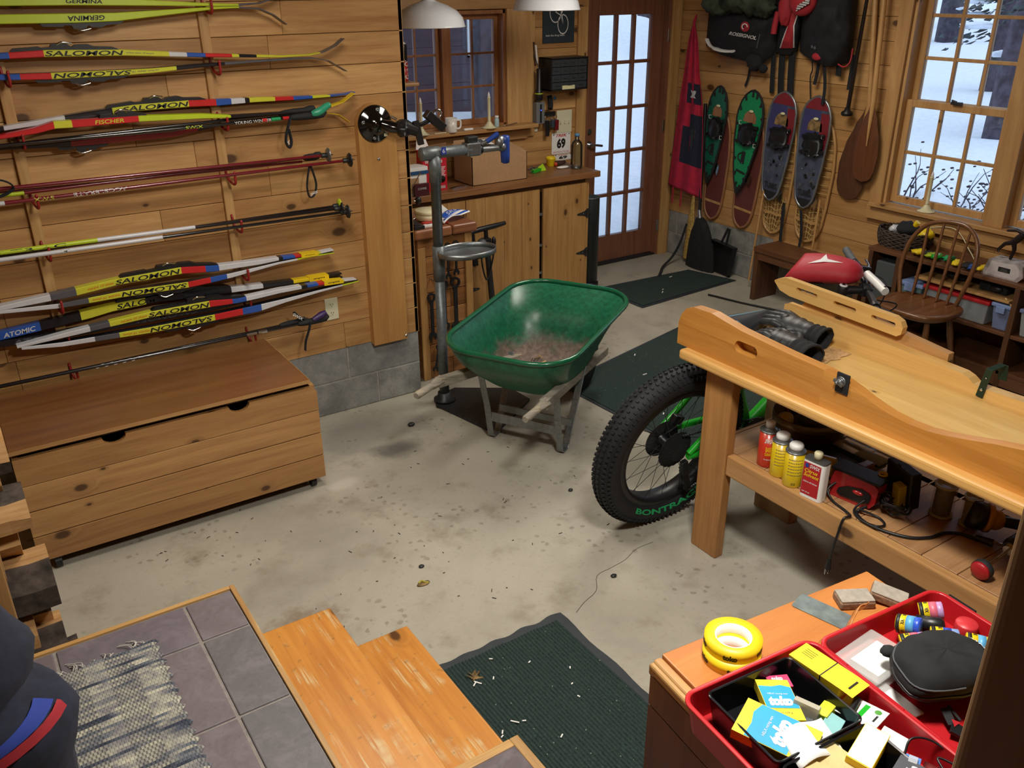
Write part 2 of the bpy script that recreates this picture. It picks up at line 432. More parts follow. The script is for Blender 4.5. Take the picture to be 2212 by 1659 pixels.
M_SKIY = plain('ski_yellow', '#c8c93c', .3, var=.03)
M_SKIR = plain('ski_red', '#c1272a', .3, var=.03)
M_SKIB = plain('ski_blue', '#2a55a8', .3, var=.03)
M_SKIW = plain('ski_white', '#c9cbd0', .3, var=.03)
M_SKIK = plain('ski_black', '#1b1b20', .28, var=.05)
M_SKIG = plain('ski_grey', '#55565c', .35, var=.05)
M_SKIO = plain('ski_orange', '#cf6a1f', .35, var=.05)
M_DARKRED = plain('pole_red', '#6d1420', .25, var=.05, Coat_Weight=.5)
M_GRAPH = plain('pole_black', '#121216', .2, Coat_Weight=.6)
M_BGREEN = plain('bike_green', '#1fae2c', .3, var=.03, Coat_Weight=.4)
M_TIRE = plain('tyre_rubber', '#15171c', .7, var=.2, scale=80, bump=.2)
M_TEAL = plain('rim_lettering', '#1f9a5c', .45)
M_INK = plain('black_ink', '#131313', .6, var=.02)
M_WINK = plain('white_ink', '#dcdcdc', .6, var=.02)
M_RINK = plain('red_ink', '#b4252c', .6, var=.02)
M_SWITCH = plain('ivory_plate', '#d8d6b8', .4, var=.02)
M_GLASS = glass('window_glass')
M_BOTTLE = glass('bottle_glass', '#f2f6f8', .04, .1)
M_LEAFY = plain('dry_leaf', '#8a6f45', .8, var=.5, scale=25)
# ================================================================ SETTING
WX, WY, BY, RX = 2.04, 4.05, 5.36, 5.08       # ski-wall end, ski-wall face, back-wall face, right-wall face
ZT = 2.52
def siding(mb, along, fixed, a0, a1, z0, z1, pitch, mat, openings=(), sgn=1, thick=.02, seed=1, minlen=.9):
    """horizontal boards with open joints; 'along' is X or Y, the face stands at 'fixed' and the body goes to fixed+sgn*thick"""
    r = random.Random(seed); z = z0
    while z < z1-.01:
        zt = min(z+pitch, z1); iv = [(a0, a1)]
        for (o0, o1, p0, p1) in openings:
            if zt > p0+.03 and z < p1-.03:
                iv2 = []
                for b0, b1 in iv:
                    if o1 <= b0 or o0 >= b1: iv2.append((b0, b1)); continue
                    if o0 > b0: iv2.append((b0, o0))
                    if o1 < b1: iv2.append((o1, b1))
                iv = iv2
        for b0, b1 in iv:
            cuts = [b0]; x = b0+r.uniform(.5, 1.9)
            while x < b1-.35: cuts.append(x); x += r.uniform(minlen, 2.3)
            cuts.append(b1)
            for c0, c1 in zip(cuts, cuts[1:]):
                g = .0012; f0, f1 = sorted((fixed, fixed+sgn*thick))
                if along == 'X': mb.box(c0+g*.5, c1-g*.5, f0, f1, z+g, zt-g, mat)
                else: mb.box(f0, f1, c0+g*.5, c1-g*.5, z+g, zt-g, mat)
        z = zt

floor = MB().box(-1.7, RX+.15, -1.3, BY+.25, -.12, 0, M_CONC).build('floor', kind='structure', at=(0, 0, 0))
M_CRACK = plain('crack', '#4d483e', .9)
cr = MB()
pts = [(1.60, 2.03), (1.66, 2.06), (1.74, 2.09), (1.80, 2.16), (1.88, 2.17), (1.96, 2.18), (2.04, 2.21), (2.13, 2.21)]
for a, b in zip(curve([(x, y, .0004) for x, y in pts], 4), curve([(x, y, .0004) for x, y in pts], 4)[1:]):
    cr.beam(a, b, .0022, .0006, M_CRACK)
cr.build('hairline_crack', floor)
# ski wall: siding above two courses of block
w = MB(); siding(w, 'X', WY, -1.7, WX, .36, ZT, .1392, M_PINE, seed=5)
w.box(-1.7, WX, WY+.02, WY+.14, 0, ZT, M_MORT)
w.build('wall_left', kind='structure', at=(0, WY, 0), bevel=.0016, seg=1)
w = MB(); r = random.Random(3)
for row in range(2):
    z0 = row*.182; x = -1.7-row*.2
    x = WX-.26 if row == 0 else WX-.42
    xs = [WX, x]
    while x > -1.6: x -= .4; xs.append(x)
    for a, b in zip(xs[1:], xs):
        w.box(a+.004, b-.004, WY+.004, WY+.03, z0+.004, z0+.178, M_BLK)
w.box(-1.7, WX-.001, WY+.008, WY+.03, 0, .36, M_MORT)
w.build('wall_left_foundation', kind='structure', at=(0, WY, 0), bevel=.003)
# alcove return behind the wall end
w = MB(); siding(w, 'Y', WX-.002, WY+.14, BY, .0, ZT, .1392, M_PINEY, sgn=-1, seed=9)
w.box(WX-.12, WX-.022, WY+.14, BY+.1, 0, ZT, M_MORT); w.box(WX-.02, WX+.001, WY, WY+.14, .36, ZT, M_PINEZ)
w.build('wall_alcove', kind='structure', at=(WX, 4.7, 0), bevel=.0016, seg=1)
# back wall with window and door openings
OPB = [(2.62, 3.47, 1.18, 1.93), (4.16, 4.97, 0, 2.03)]
w = MB(); siding(w, 'X', BY, WX, RX+.02, .0, ZT, .1392, M_PINE, OPB, seed=11, minlen=3)
for x0, x1, z0, z1 in ((WX, 2.62, 0, ZT), (2.62, 3.47, 0, 1.18), (2.62, 3.47, 1.93, ZT), (3.47, 4.16, 0, ZT), (4.16, 4.97, 2.03, ZT), (4.97, RX+.15, 0, ZT)):
    w.box(x0, x1, BY+.02, BY+.13, z0, z1, M_MORT)
w.build('wall_back', kind='structure', at=(3.5, BY, 0), bevel=.0016, seg=1)
# right wall, block course below the siding, two window openings
OPR = [(2.70, 3.40, .79, 2.2), (1.93, 2.62, .79, 2.2)]
w = MB(); siding(w, 'Y', RX, -1.3, BY, .36, ZT, .1392, M_PINEY, OPR, seed=17)
for y0, y1, z0, z1 in ((-1.3, 1.93, .36, ZT), (1.93, 3.40, .36, .79), (1.93, 3.40, 2.2, ZT), (2.62, 2.70, .79, 2.2), (3.40, BY+.1, .36, ZT)):
    w.box(RX+.02, RX+.13, y0, y1, z0, z1, M_MORT)
w.build('wall_right', kind='structure', at=(RX, 2, 0), bevel=.0016, seg=1)
w = MB()
for row in range(2):
    y = BY-(.1 if row else .3); ys = [BY, y]
    while y > -1.2: y -= .4; ys.append(y)
    for a, b in zip(ys[1:], ys): w.box(RX+.002, RX+.03, a+.004, b-.004, row*.182+.004, row*.182+.178, M_BLK)
w.box(RX+.006, RX+.1, -1.3, BY, 0, .36, M_MORT)
w.build('wall_right_foundation', kind='structure', at=(RX, 2, 0), bevel=.003)
MB().box(RX-.022, RX+.002, -1.2, 4.22, .345, .375, M_TRIMY).build('baseboard_right', kind='structure', bevel=.003)
w = MB().box(-1.78, -1.7, -1.3, WY+.1, 0, ZT, M_TRIMY); w.build('wall_far_left', kind='structure')
w = MB().box(-1.7, RX+.1, -1.38, -1.3, 0, ZT, M_TRIMX); w.build('wall_front', kind='structure')
MB().box(-1.78, RX+.15, -1.38, BY+.15, ZT, ZT+.08, plain('ceiling_boards', '#b99a6c', .7)).build('ceiling', kind='structure')

# battens on the ski wall
for i, x in enumerate((.295, 1.086)):
    MB().box(x, x+.041, WY-.024, WY, (.74, .80)[i], ZT, M_PINEZ).build('trim_%d' % (i+1), kind='structure', bevel=.003)
# back-wall uprights and window casing
MB().box(3.625, 3.70, BY-.022, BY, 1.09, ZT, M_PINEZ).build('trim_3', kind='structure', bevel=.003)
MB().box(4.075, 4.16, BY-.022, BY, .8, ZT, M_PINEZ).build('trim_4', kind='structure', bevel=.003)
MB().box(4.97, 5.06, BY-.022, BY, 0, ZT, M_PINEZ).build('trim_5', kind='structure', bevel=.003)
MB().box(WX+.02, 4.16, BY-.024, BY, 1.935, 2.04, M_TRIMX).build('trim_6', kind='structure', bevel=.003)

def sash(mb, along, fix, a0, a1, z0, z1, cols, rows, fr, mun, mat, gl, depth=.035):
    """one glazed sash with muntins; returns nothing, fills mb with wood and gl with panes"""
    def bx(p0, p1, q0, q1, d0=0, d1=depth):
        if along == 'X': mb.box(p0, p1, fix+d0, fix+d1, q0, q1, mat)
        else: mb.box(fix+d0, fix+d1, p0, p1, q0, q1, mat)
    bx(a0, a0+fr, z0, z1); bx(a1-fr, a1, z0, z1); bx(a0+fr, a1-fr, z0, z0+fr); bx(a0+fr, a1-fr, z1-fr, z1)
    for i in range(1, cols):
        c = lerp(a0+fr, a1-fr, i/cols); bx(c-mun/2, c+mun/2, z0+fr, z1-fr, .006, depth-.006)
    for j in range(1, rows):
        c = lerp(z0+fr, z1-fr, j/rows); bx(a0+fr, a1-fr, c-mun/2, c+mun/2, .008, depth-.008)
    if along == 'X': gl.box(a0+fr-.002, a1-fr+.002, fix+.017, fix+.019, z0+fr-.002, z1-fr+.002, M_GLASS)
    else: gl.box(fix+.017, fix+.019, a0+fr-.002, a1-fr+.002, z0+fr-.002, z1-fr+.002, M_GLASS)

# back window
f = MB(); y = BY+.06
f.box(2.62, 2.64, BY, BY+.13, 1.18, 1.93, M_SASHZ); f.box(3.45, 3.47, BY, BY+.13, 1.18, 1.93, M_SASHZ)
f.box(2.62, 3.47, BY, BY+.13, 1.905, 1.93, M_SASHZ); f.box(2.62, 3.47, BY, BY+.13, 1.18, 1.2, M_SASHZ); f.box(2.99, 3.045, BY+.02, BY+.13, 1.2, 1.905, M_SASHZ)
f.box(3.47, 3.63, BY-.02, BY, 1.09, 1.935, M_TRIMZ); f.box(2.5, 2.62, BY-.02, BY, 1.09, 1.935, M_TRIMZ)
win = f.build('window_1', kind='structure', at=(3.05, BY, 1.18), bevel=.002)
g = MB(); s_ = MB(); sash(s_, 'X', y, 2.64, 2.99, 1.2, 1.905, 2, 3, .028, .014, M_SASHZ, g); sash(s_, 'X', y, 3.045, 3.45, 1.2, 1.905, 2, 3, .034, .014, M_SASHZ, g)
s_.build('window_sash', win, bevel=.002); g.build('window_pane', win)
MB().box(2.5, 3.66, BY-.13, BY+.05, 1.165, 1.19, M_TRIMX).box(2.55, 3.63, BY-.03, BY-.001, 1.08, 1.165, M_TRIMX).build('window_sill', win, bevel=.003)

# French door, fifteen panes
f = MB(); y = BY+.05
f.box(4.16, 4.195, BY-.005, BY+.13, 0, 2.03, M_DOOR); f.box(4.945, 4.97, BY-.005, BY+.13, 0, 2.03, M_DOOR); f.box(4.16, 4.97, BY-.005, BY+.13, 1.995, 2.03, M_DOOR)
f.box(4.16, 4.97, BY, BY+.13, 0, .012, M_STEELD)
door = f.build('door_1', kind='structure', at=(4.56, BY, 0), bevel=.002)
g = MB(); s_ = MB()
s_.box(4.2, 4.32, y, y+.045, .015, 1.99, M_DOOR); s_.box(4.83, 4.942, y, y+.045, .015, 1.99, M_DOOR)
s_.box(4.32, 4.83, y, y+.045, .015, .22, M_DOOR); s_.box(4.32, 4.83, y, y+.045, 1.87, 1.99, M_DOOR)
for i in (1, 2):
    c = lerp(4.32, 4.83, i/3); s_.box(c-.012, c+.012, y+.004, y+.041, .22, 1.87, M_DOOR)
for j in range(1, 5):
    c = lerp(.22, 1.87, j/5); s_.box(4.32, 4.83, y+.005, y+.04, c-.012, c+.012, M_DOOR)
g.box(4.315, 4.835, y+.02, y+.022, .215, 1.875, M_GLASS)
s_.build('door_leaf', door, bevel=.003); g.build('door_pane', door)
h = MB().cyl((4.245, y, .965), (4.245, y-.012, .965), .026, M_CHROME).cyl((4.245, y-.01, .965), (4.245, y-.05, .965), .009, M_CHROME)
h.tube(curve([(4.245, y-.048, .965), (4.29, y-.052, .962), (4.345, y-.046, .952)], 5), [.009]*11, M_CHROME, 8).cyl((4.245, y, 1.06), (4.245, y-.014, 1.06), .02, M_CHROME)
h.build('door_handle', door)
for z in (.25, 1.05, 1.72):
    MB().cyl((4.947, BY-.004, z-.045), (4.947, BY-.004, z+.045), .007, M_CHROME, 10).box(4.947, 4.965, BY-.009, BY-.004, z-.045, z+.045, M_CHROME).build('door_hinge', door)

# right-hand double-hung windows
def hung(name, y0, y1):
    f = MB(); X = RX
    f.box(X, X+.13, y0, y0+.02, .79, 2.2, M_TRIMZ); f.box(X, X+.13, y1-.02, y1, .79, 2.2, M_TRIMZ); f.box(X, X+.13, y0, y1, 2.18, 2.2, M_TRIMY)
    w = f.build(name, kind='structure', at=(X, (y0+y1)/2, .79), bevel=.003)
    g = MB(); s_ = MB(); sash(s_, 'Y', X+.045, y0+.02, y1-.02, .80, 1.425, 3, 2, .042, .02, M_TRIMZ, g)
    sash(s_, 'Y', X+.085, y0+.02, y1-.02, 1.385, 2.18, 3, 3, .042, .02, M_TRIMZ, g)
    s_.build('window_sash', w, bevel=.003); g.build('window_pane', w)
    MB().box(X+.02, X+.05, (y0+y1)/2-.03, (y0+y1)/2+.03, 1.425, 1.44, M_STEELD).cyl((X+.03, (y0+y1)/2, 1.44), (X+.03, (y0+y1)/2+.03, 1.447), .006, M_STEELD).build('sash_lock', w)
    return w
w2 = hung('window_2', 2.70, 3.40); w3 = hung('window_3', 1.93, 2.62)
MB().box(RX-.022, RX, 3.40, 3.49, .70, 2.4, M_TRIMZ).build('window_casing', w2, bevel=.004)
MB().box(RX-.022, RX, 2.60, 2.72, .79, 2.4, M_TRIMZ).build('window_casing', w3, bevel=.004)
MB().box(RX-.06, RX+.04, 1.85, 3.46, .765, .792, M_TRIMY).box(RX-.03, RX, 1.85, 3.49, .68, .768, M_TRIMY).build('window_sill', w2, bevel=.004)

# landing and steps at the house door
LX, LY, LZ = .448, 2.135, .55
l = MB().box(-1.7, LX, -1.3, LY, 0, LZ-.004, M_GROUT)
landing = l.build('floor_landing', kind='structure', at=(0, 1, 0))
l = MB(); t0 = .3
tx = [-.67, -.345, -.02, .305, LX-.014]; ty = [LY-.016, 1.945, 1.64, 1.335, 1.03, .725, .42]
for i in range(4):
    for a, b in zip(ty[1:], ty):
        y1, y0 = b, a
        l.box(tx[i]+.004, tx[i+1]-.004, y0+.004, y1-.004, LZ-.02, LZ, M_SLATE)
l.build('slate_tile', landing, bevel=.003)
MB().box(LX-.014, LX, -.6, LY, LZ-.1, LZ+.003, M_STRIP).build('edge_strip', landing, bevel=.002)
MB().box(-1.7, LX-.014, LY-.014, LY, LZ-.1, LZ+.003, M_STRIPX).build('edge_strip', landing, bevel=.002)
st = thing('stairs', (.7, 1.6, 0), 'two worn orange pine steps down from slate landing', 'stairs')
for x0, x1, z, y0 in ((LX-.004, .712, .37, -.4), (.70, .962, .185, -.4)):
    MB().box(x0, x1, y0, 2.112, z-.035, z, M_TREAD).build('tread', st, bevel=.008, seg=3)
    MB().box(x0+.004, x1-.03, y0, 2.09, .0 if z < .2 else .18, z-.035, M_DARKY).build('riser', st)
# slate-topped corner of a lower platform that just enters the picture
p = thing('wood_framed_platform', (.8, 1.3, 0), 'corner of slate slab with mitred pine frame at foot of steps', 'platform')
MB().box(.972, 1.0, .6, 1.515, 0, .2, M_STRIP).box(.72, .972, 1.487, 1.515, .187, .2, M_STRIPX).build('frame', p, bevel=.003)
MB().box(.72, .972, .6, 1.487, .187, .197, M_SLATE).build('slate_slab', p)

# ================================================================ OUTSIDE (snowy wood)
def mk_snow():
    t = NT('snow'); tc = t.n('ShaderNodeTexCoord').outputs['Object']
    a = t.noise(tc, 1.2, 5, .6); f = t.noise(tc, 14, 4, .6)
    t.col(t.ramp(f, [(.3, hx('#dfe6f2')), (.7, hx('#f4f7fb'))])); t.set(Roughness=.9)
    t.bump(t.math('ADD', a, t.math('MULTIPLY', f, .3)), .5, .05); return t.m
M_SNOW = mk_snow()
M_BARK = plain('bark', '#4b4650', .95, var=.35, scale=9, bump=.6)
M_FIR = plain('fir_needles', '#3d4a4c', .9, var=.3, scale=8)
def gz(x, y):
    z = .02+.16*noise.noise(Vector((x*.35, y*.35, 1.7)))+.05*noise.noise(Vector((x*1.3, y*1.3, 5)))
    if y > BY+.4: z += 1.0*math.exp(-((y-7.75)/.75)**2)*max(0, min(1, (5.9-x)/.6))       # bank against the neighbouring wall
    z += .95*math.exp(-((x-17)/2.2)**2-((y-20.5)/2.2)**2)
    d = math.hypot(max(0, x-RX-.2), max(0, y-BY-.2)); z += .012*max(0, d-6)**1.25
    if x > RX+.3 and y < 5: z += .1+.25*math.exp(-((x-9.5)/2.5)**2)
    return z-.03
def gfn(u, v, x0, x1, y0, y1): x, y = lerp(x0, x1, u), lerp(y0, y1, v); return Vector((x, y, gz(x, y)))
MB().surf(lambda u, v: gfn(u, v, 1.2, 40, BY+.2, 42), 150, 150, M_SNOW).build('ground_snow', kind='structure', at=(10, 12, 0))
MB().surf(lambda u, v: gfn(u, v, RX+.14, 44, -14, BY+.2), 120, 90, M_SNOW).build('ground_snow_east', kind='structure', at=(10, 0, 0))
M_CLAP = wood('outside_boards', '#4d3c48', '#3a2e3a', 'X', 1.0, .0, .7, .12)
b = MB(); siding(b, 'X', 7.95, 2.2, 6.05, 0, 3.4, .17, M_CLAP, seed=4)
b.box(2.2, 6.05, 7.97, 8.4, 0, 3.4, M_CLAP); b.box(6.05, 6.09, 7.95, 8.4, 0, 3.4, M_CLAP)
nb = b.build('building', label='dark plum boarded wall across the snow behind the candle window', cat='building', at=(4, 8, 0), bevel=.002)
MB().box(4.52, 4.67, 7.4, 7.55, .3, 3.3, M_BARK).build('porch_post', nb)
wf = MB().box(4.7, 5.25, 7.93, 7.95, 1.42, 1.44, M_WHITE).box(5.22, 5.24, 7.93, 7.95, 1.42, 2.0, M_WHITE).box(4.7, 4.72, 7.93, 7.95, 1.42, 2.0, M_WHITE).box(4.7, 5.25, 7.93, 7.95, 1.98, 2.0, M_WHITE)
wf.build('window_frame', nb)
def trunk(x, y, r, h, label, lean=(0, 0), cat='tree', fir=0, seed=0, low=.8):
    rr = random.Random(seed); z = gz(x, y)
    t = thing('tree' if not fir else 'fir_tree', (x, y, z), label, cat, 'trees outside in the snow')
    P = [(x+lean[0]*k/6+rr.uniform(-.03, .03), y+lean[1]*k/6+rr.uniform(-.03, .03), z-.15+h*k/6) for k in range(7)]
    MB().tube(P, [r*(1.15-.09*k) for k in range(7)], M_BARK, 10).build('trunk', t)
    if fir:
        m = MB()
        for k in range(fir):
            a = rr.uniform(0, 2*PI); zz = z+rr.uniform(low, h); L = rr.uniform(.7, 1.5)
            d = Vector((math.cos(a), math.sin(a), -.25)); s0 = Vector((x, y, zz))
            sd = Vector((-d.y, d.x, 0)).normalized()
            for q in range(14):
                u = rr.uniform(.15, 1); p = s0+d*L*u+sd*rr.uniform(-.3, .3)*(1.1-u)+Vector((0, 0, rr.uniform(-.12, .05)))
                e = (d+sd*rr.uniform(-1, 1)).normalized()*rr.uniform(.1, .22); n_ = Vector((rr.uniform(-.3, .3), rr.uniform(-.3, .3), 1)).cross(e).normalized()*rr.uniform(.03, .06)
                m.add([p-n_, p+e*.5-n_*1.3-Vector((0, 0, .02)), p+e, p+e*.5+n_*1.3, p+Vector((0, 0, .03))], [(0, 1, 4), (1, 2, 4), (2, 3, 4), (3, 0, 4), (0, 3, 2, 1)], M_FIR)
            if rr.random() < .45:
                m.blob(s0+d*L*.6+Vector((0, 0, .03)), (.3, .22, .05), M_SNOW, 10, 6, .4, 8, seed=k)
        m.build('foliage', t, kind='stuff')
    return t
TR = [(20.6, 15.2, .24, 7, 'grey trunk at left edge of the nearer right-hand window', (.2, 0), 0), (13.4, 7.1, .3, 7, 'thick trunk leaning across the right panes of double-hung window', (1.0, .5), 34),
      (26.0, 16.2, .3, 9, 'dark fir with snow on boughs in top middle panes of the right window', (0, 0), 46), (17.2, 9.6, .2, 8, 'dark fir in upper right panes of the double-hung window', (.1, 0), 40),
      (30, 20, .25, 9, 'distant fir in top left panes of the double-hung window', (0, 0), 36), (25, 22.6, .3, 9, 'tree trunk behind snow mound in the door top middle pane', (0, 0), 0),
      (24.5, 24.5, .22, 9, 'slim trunk in the door top right pane', (0, 0), 0), (23, 26.2, .25, 9, 'trunk left of the feeder in door top pane', (0, 0), 0), (30, 31, .3, 9, 'far fir above the snow through the glass door', (0, 0), 34)]
for i, (x, y, r, h, lb, ln, fr) in enumerate(TR): trunk(x, y, r, h, lb, ln, 'tree', fr, i+2, .9 if fr else .8)
def twigs(x, y, lb, n, s, seed):
    rr = random.Random(seed); m = MB(); z = gz(x, y)-.05
    for k in range(n):
        a = rr.uniform(0, 2*PI); p = Vector((x+rr.uniform(-.1, .1), y+rr.uniform(-.1, .1), z)); pts = [p]
        for q in range(4): p = p+Vector((math.cos(a)*.08*s, math.sin(a)*.08*s, rr.uniform(.03, .12)*s)); a += rr.uniform(-.6, .6); pts.append(p)
        m.tube(pts, [.008*s, .006*s, .005*s, .003*s, .002*s], M_BARK, 5)
        for q in pts[1:]:
            for e in range(1): m.blob(q+Vector((rr.uniform(-.05, .05), rr.uniform(-.05, .05), rr.uniform(0, .05)))*s, (.022*s, .012*s, .008*s), M_BARK, 6, 4)
    m.build('shrub', label=lb, cat='shrub', group='bare shrubs in the snow')
for a in ((7.55, 4.85, 'small bare shrub at lower left of double-hung window', 14, 1.2, 3), (7.6, 4.25, 'small twiggy shrub behind the candle on the right sill', 9, 1.0, 4), (7.4, 3.72, 'low bushy shrub at lower right of double-hung window', 18, 1.3, 5), (7.6, 3.0, 'shrub low in the partly seen right-hand window', 9, 1.0, 6)): twigs(*a)
fd = thing('bird_feeder', (15.6, 18.2, gz(15.6, 18.2)), 'dark bird feeder on a pole seen through the glass door', 'bird feeder'); z = gz(15.6, 18.2)
MB().cyl((15.6, 18.2, z-.1), (15.6, 18.2, z+1.7), .035, M_STEELD).build('pole', fd)
MB().lathe([(.28, 0), (.12, .1), (.1, .45), (.25, .5), (.02, .7)], (15.6, 18.2, z+1.5), M_STEELD, 12).build('feeder_house', fd)
MB().tube(curve([(15.6, 18.2, z+1.2), (15.9, 18.0, z+1.3), (15.85, 18, z+1.0)], 6), .03, M_STEELD, 6).build('bracket', fd)
# ================================================================ SKI WALL
HZ = [2.0, 1.762, 1.533, 1.300, 1.083, .855, .700, .527]     # height of the eight pairs of hooks
ORD = ['topmost', 'second', 'third', 'fourth', 'fifth', 'sixth', 'seventh', 'lowest']
for bi, bx_ in enumerate((.318, 1.108)):
    for k, z in enumerate(HZ):
        x = bx_+.012; yb = WY-.024 if z > .8 else WY
        m = MB().tube(curve([(x-.012, yb+.004, z+.055), (x-.012, yb-.006, z+.05), (x-.01, yb-.012, z+.02), (x-.006, yb-.03, z-.002), (x, yb-.065, z-.012), (x+.003, yb-.085, z-.002), (x+.003, yb-.088, z+.038)], 5), .0055, M_HOOK, 8)
        m.blob((x+.003, yb-.088, z+.04), (.0065, .0065, .008), M_HOOK, 8, 6)
        m.build('ski_hook', label='red vinyl-coated hook on the %s batten, %s of eight' % (('left-hand', 'right-hand')[bi], ORD[k]), cat='hook', group='red ski hooks on the battens', at=(x, yb, z))

def interp(tab, x):
    if x <= tab[0][0]: return tab[0][1:]
    for a, b in zip(tab, tab[1:]):
        if x <= b[0]:
            t = (x-a[0])/(b[0]-a[0]); t2 = t
            return tuple(lerp(p, q, t2) for p, q in zip(a[1:], b[1:]))
    return tab[-1][1:]
def ski(name, label, tab, segs, texts=(), y=3.955, wd=.043, binding=None, up=1, group='racing skis on the wall', cat='ski', ties=(), base=None):
    """tab: (x, z_top, z_bottom) stations of the side seen here; segs: (x_start, material) from left to right;
    binding: (x0, x1) black plate on the top side (up=1) or underneath (up=-1)"""
    root = thing(name, ((tab[0][0]+tab[-1][0])/2, y+wd/2, min(t[2] for t in tab)), label, cat, group)
    m = MB(); xs = sorted(set([t[0] for t in tab]+[s_[0] for s_ in segs if tab[0][0] < s_[0] < tab[-1][0]]+[lerp(tab[0][0], tab[-1][0], i/60) for i in range(61)]))
    def mat(x):
        r = segs[0][1]
        for s0, mm in segs:
            if x >= s0-1e-6: r = mm
        return r
    base = base or M_SKIK
    for a, b in zip(xs, xs[1:]):
        mm = mat(a); (ta, ba), (tb, bb) = interp(tab, a), interp(tab, b)
        bv = min(.0025, (ta-ba)*.2)
        v = [(a, y, ba+bv), (b, y, bb+bv), (b, y, tb-bv), (a, y, ta-bv), (a, y+.003, ta), (b, y+.003, tb), (b, y+wd, tb), (a, y+wd, ta), (a, y+wd, ba), (b, y+wd, bb), (b, y+.003, bb), (a, y+.003, ba)]
        tm, bm = (mm, base) if up > 0 else (base, mm)
        m.add(v, [(0, 1, 2, 3), (3, 2, 5, 4)], mm); m.add(v, [(4, 5, 6, 7)], tm); m.add(v, [(6, 9, 8, 7)], mm); m.add(v, [(8, 9, 10, 11)], bm); m.add(v, [(11, 10, 1, 0)], mm)
    for e in (0, -1):
        x = tab[e][0]; t, b = interp(tab, x)
        m.add([(x, y, b), (x, y+wd, b), (x, y+wd, t), (x, y, t)], [(0, 1, 2, 3)], base)
    for txt, x0, x1, mk, h0, h1, flip, bold in texts:
        def fn(u, v, x0=x0, x1=x1, flip=flip, h0=h0, h1=h1):
            if flip: u, v = 1-u, 1-v
            x = lerp(x0, x1, u); t, b = interp(tab, x); return Vector((x, y-.0007, lerp(b, t, lerp(h0, h1, v))))
        m.text(txt, fn, mk, bold, .03)
    m.build('ski_body', root)
    if binding:
        x0, x1 = binding; bm = MB(); q = []
        def zz(x): t, b = interp(tab, x); return t if up > 0 else b
        prof = [(0, .004), (.03, .012), (.26, .013), (.28, .008), (.36, .009), (.38, .022), (.52, .022), (.56, .010), (.6, .018), (.72, .020), (.78, .012), (.95, .010), (1, .003)]
        pts = [(lerp(x0, x1, u), zz(lerp(x0, x1, u))+up*h) for u, h in prof]+[(x1, zz(x1)-up*.001), (x0, zz(x0)-up*.001)]
        bm.prism(pts if up < 0 else pts, XZ, y+.008, y+wd-.004, M_BLACK)
        bm.build('binding', root, bevel=.001)
        xl = lerp(x0, x1, .5); z = zz(xl)+up*.018
        MB().tube(curve([(xl-.03, y+.012, z), (xl-.01, y+.006, z+up*.01), (xl+.025, y+.01, z+up*.004)], 4), .004, M_CHROME, 6).build('binding_bail', root)
    for x0, x1 in ties:
        t0, b0 = interp(tab, x0); t1, b1 = interp(tab, x1)
        tm = MB(); vs = []
        for x, t, b in ((x0, t0, b0), (x1, t1, b1)): vs += [(x, y-.004, b-.004), (x, y+wd+.003, b-.004), (x, y+wd+.003, t+.004), (x, y-.004, t+.004)]
        tm.add(vs, [(3, 2, 1, 0), (4, 5, 6, 7), (0, 1, 5, 4), (1, 2, 6, 5), (2, 3, 7, 6), (3, 0, 4, 7)], M_YEL)
        w_ = lerp(x0, x1, .2), lerp(x0, x1, .8)
        tm.text('toko', lambda u, v: Vector((lerp(w_[1], w_[0], u), y-.0046, lerp(max(t0, t1)-.004, min(b0, b1)+.004, v))), M_INK, .02)
        tm.build('ski_tie', root)
    return root
SL = 'SALOMON'
# topmost row: lime pair, bases together, tips to the right
ski('cross_country_ski', 'upper lime green ski of the topmost pair, tip curling up', [(-.55, 2.06, 2.03), (.36, 2.062, 2.03), (.6, 2.058, 2.028), (.85, 2.045, 2.022), (1.14, 2.026, 2.015), (1.24, 2.022, 2.014), (1.33, 2.026, 2.02), (1.40, 2.045, 2.039), (1.46, 2.085, 2.081)],
    [(-2, M_LIME), (1.24, M_SKIG)], [('GERMINA', .583, .713, M_INK, .25, .75, False, .02)])
ski('cross_country_ski', 'lower lime green ski of the topmost pair, lettering upside down', [(-.55, 2.0, 1.968), (.36, 2.002, 1.969), (.6, 2.0, 1.966), (.75, 1.999, 1.968), (1.14, 2.013, 2.003), (1.23, 2.013, 2.006), (1.33, 2.004, 1.998), (1.39, 1.978, 1.972), (1.44, 1.94, 1.936)],
    [(-2, M_LIME), (1.24, M_SKIG)], [('GERMINA', .577, .71, M_INK, .2, .75, True, .02)], binding=(.48, .78), up=-1)
# second row: multicoloured pair
def rowA(): pass
ski('cross_country_ski', 'upper ski of the red, blue and yellow pair in the second row', [(-.5, 1.852, 1.838), (.0, 1.865, 1.842), (.325, 1.87, 1.848), (.48, 1.874, 1.849), (.758, 1.864, 1.841), (1.05, 1.838, 1.822), (1.25, 1.824, 1.812), (1.4, 1.813, 1.805), (1.53, 1.812, 1.806), (1.60, 1.822, 1.817), (1.66, 1.845, 1.841), (1.70, 1.872, 1.869)],
    [(-2, M_SKIW), (.2, M_SKIB), (.352, M_SKIR), (.47, M_SKIY), (.93, M_SKIW), (1.0, M_SKIB), (1.075, M_SKIR), (1.185, M_SKIY), (1.215, M_SKIK), (1.29, M_SKIY), (1.58, M_SKIG)],
    [(SL, .476, .752, M_INK, .12, .88, False, .02), ('carbon skate 10 equipe', .765, .87, M_SKIG, .35, .7, False, .0)], binding=(.36, .74))
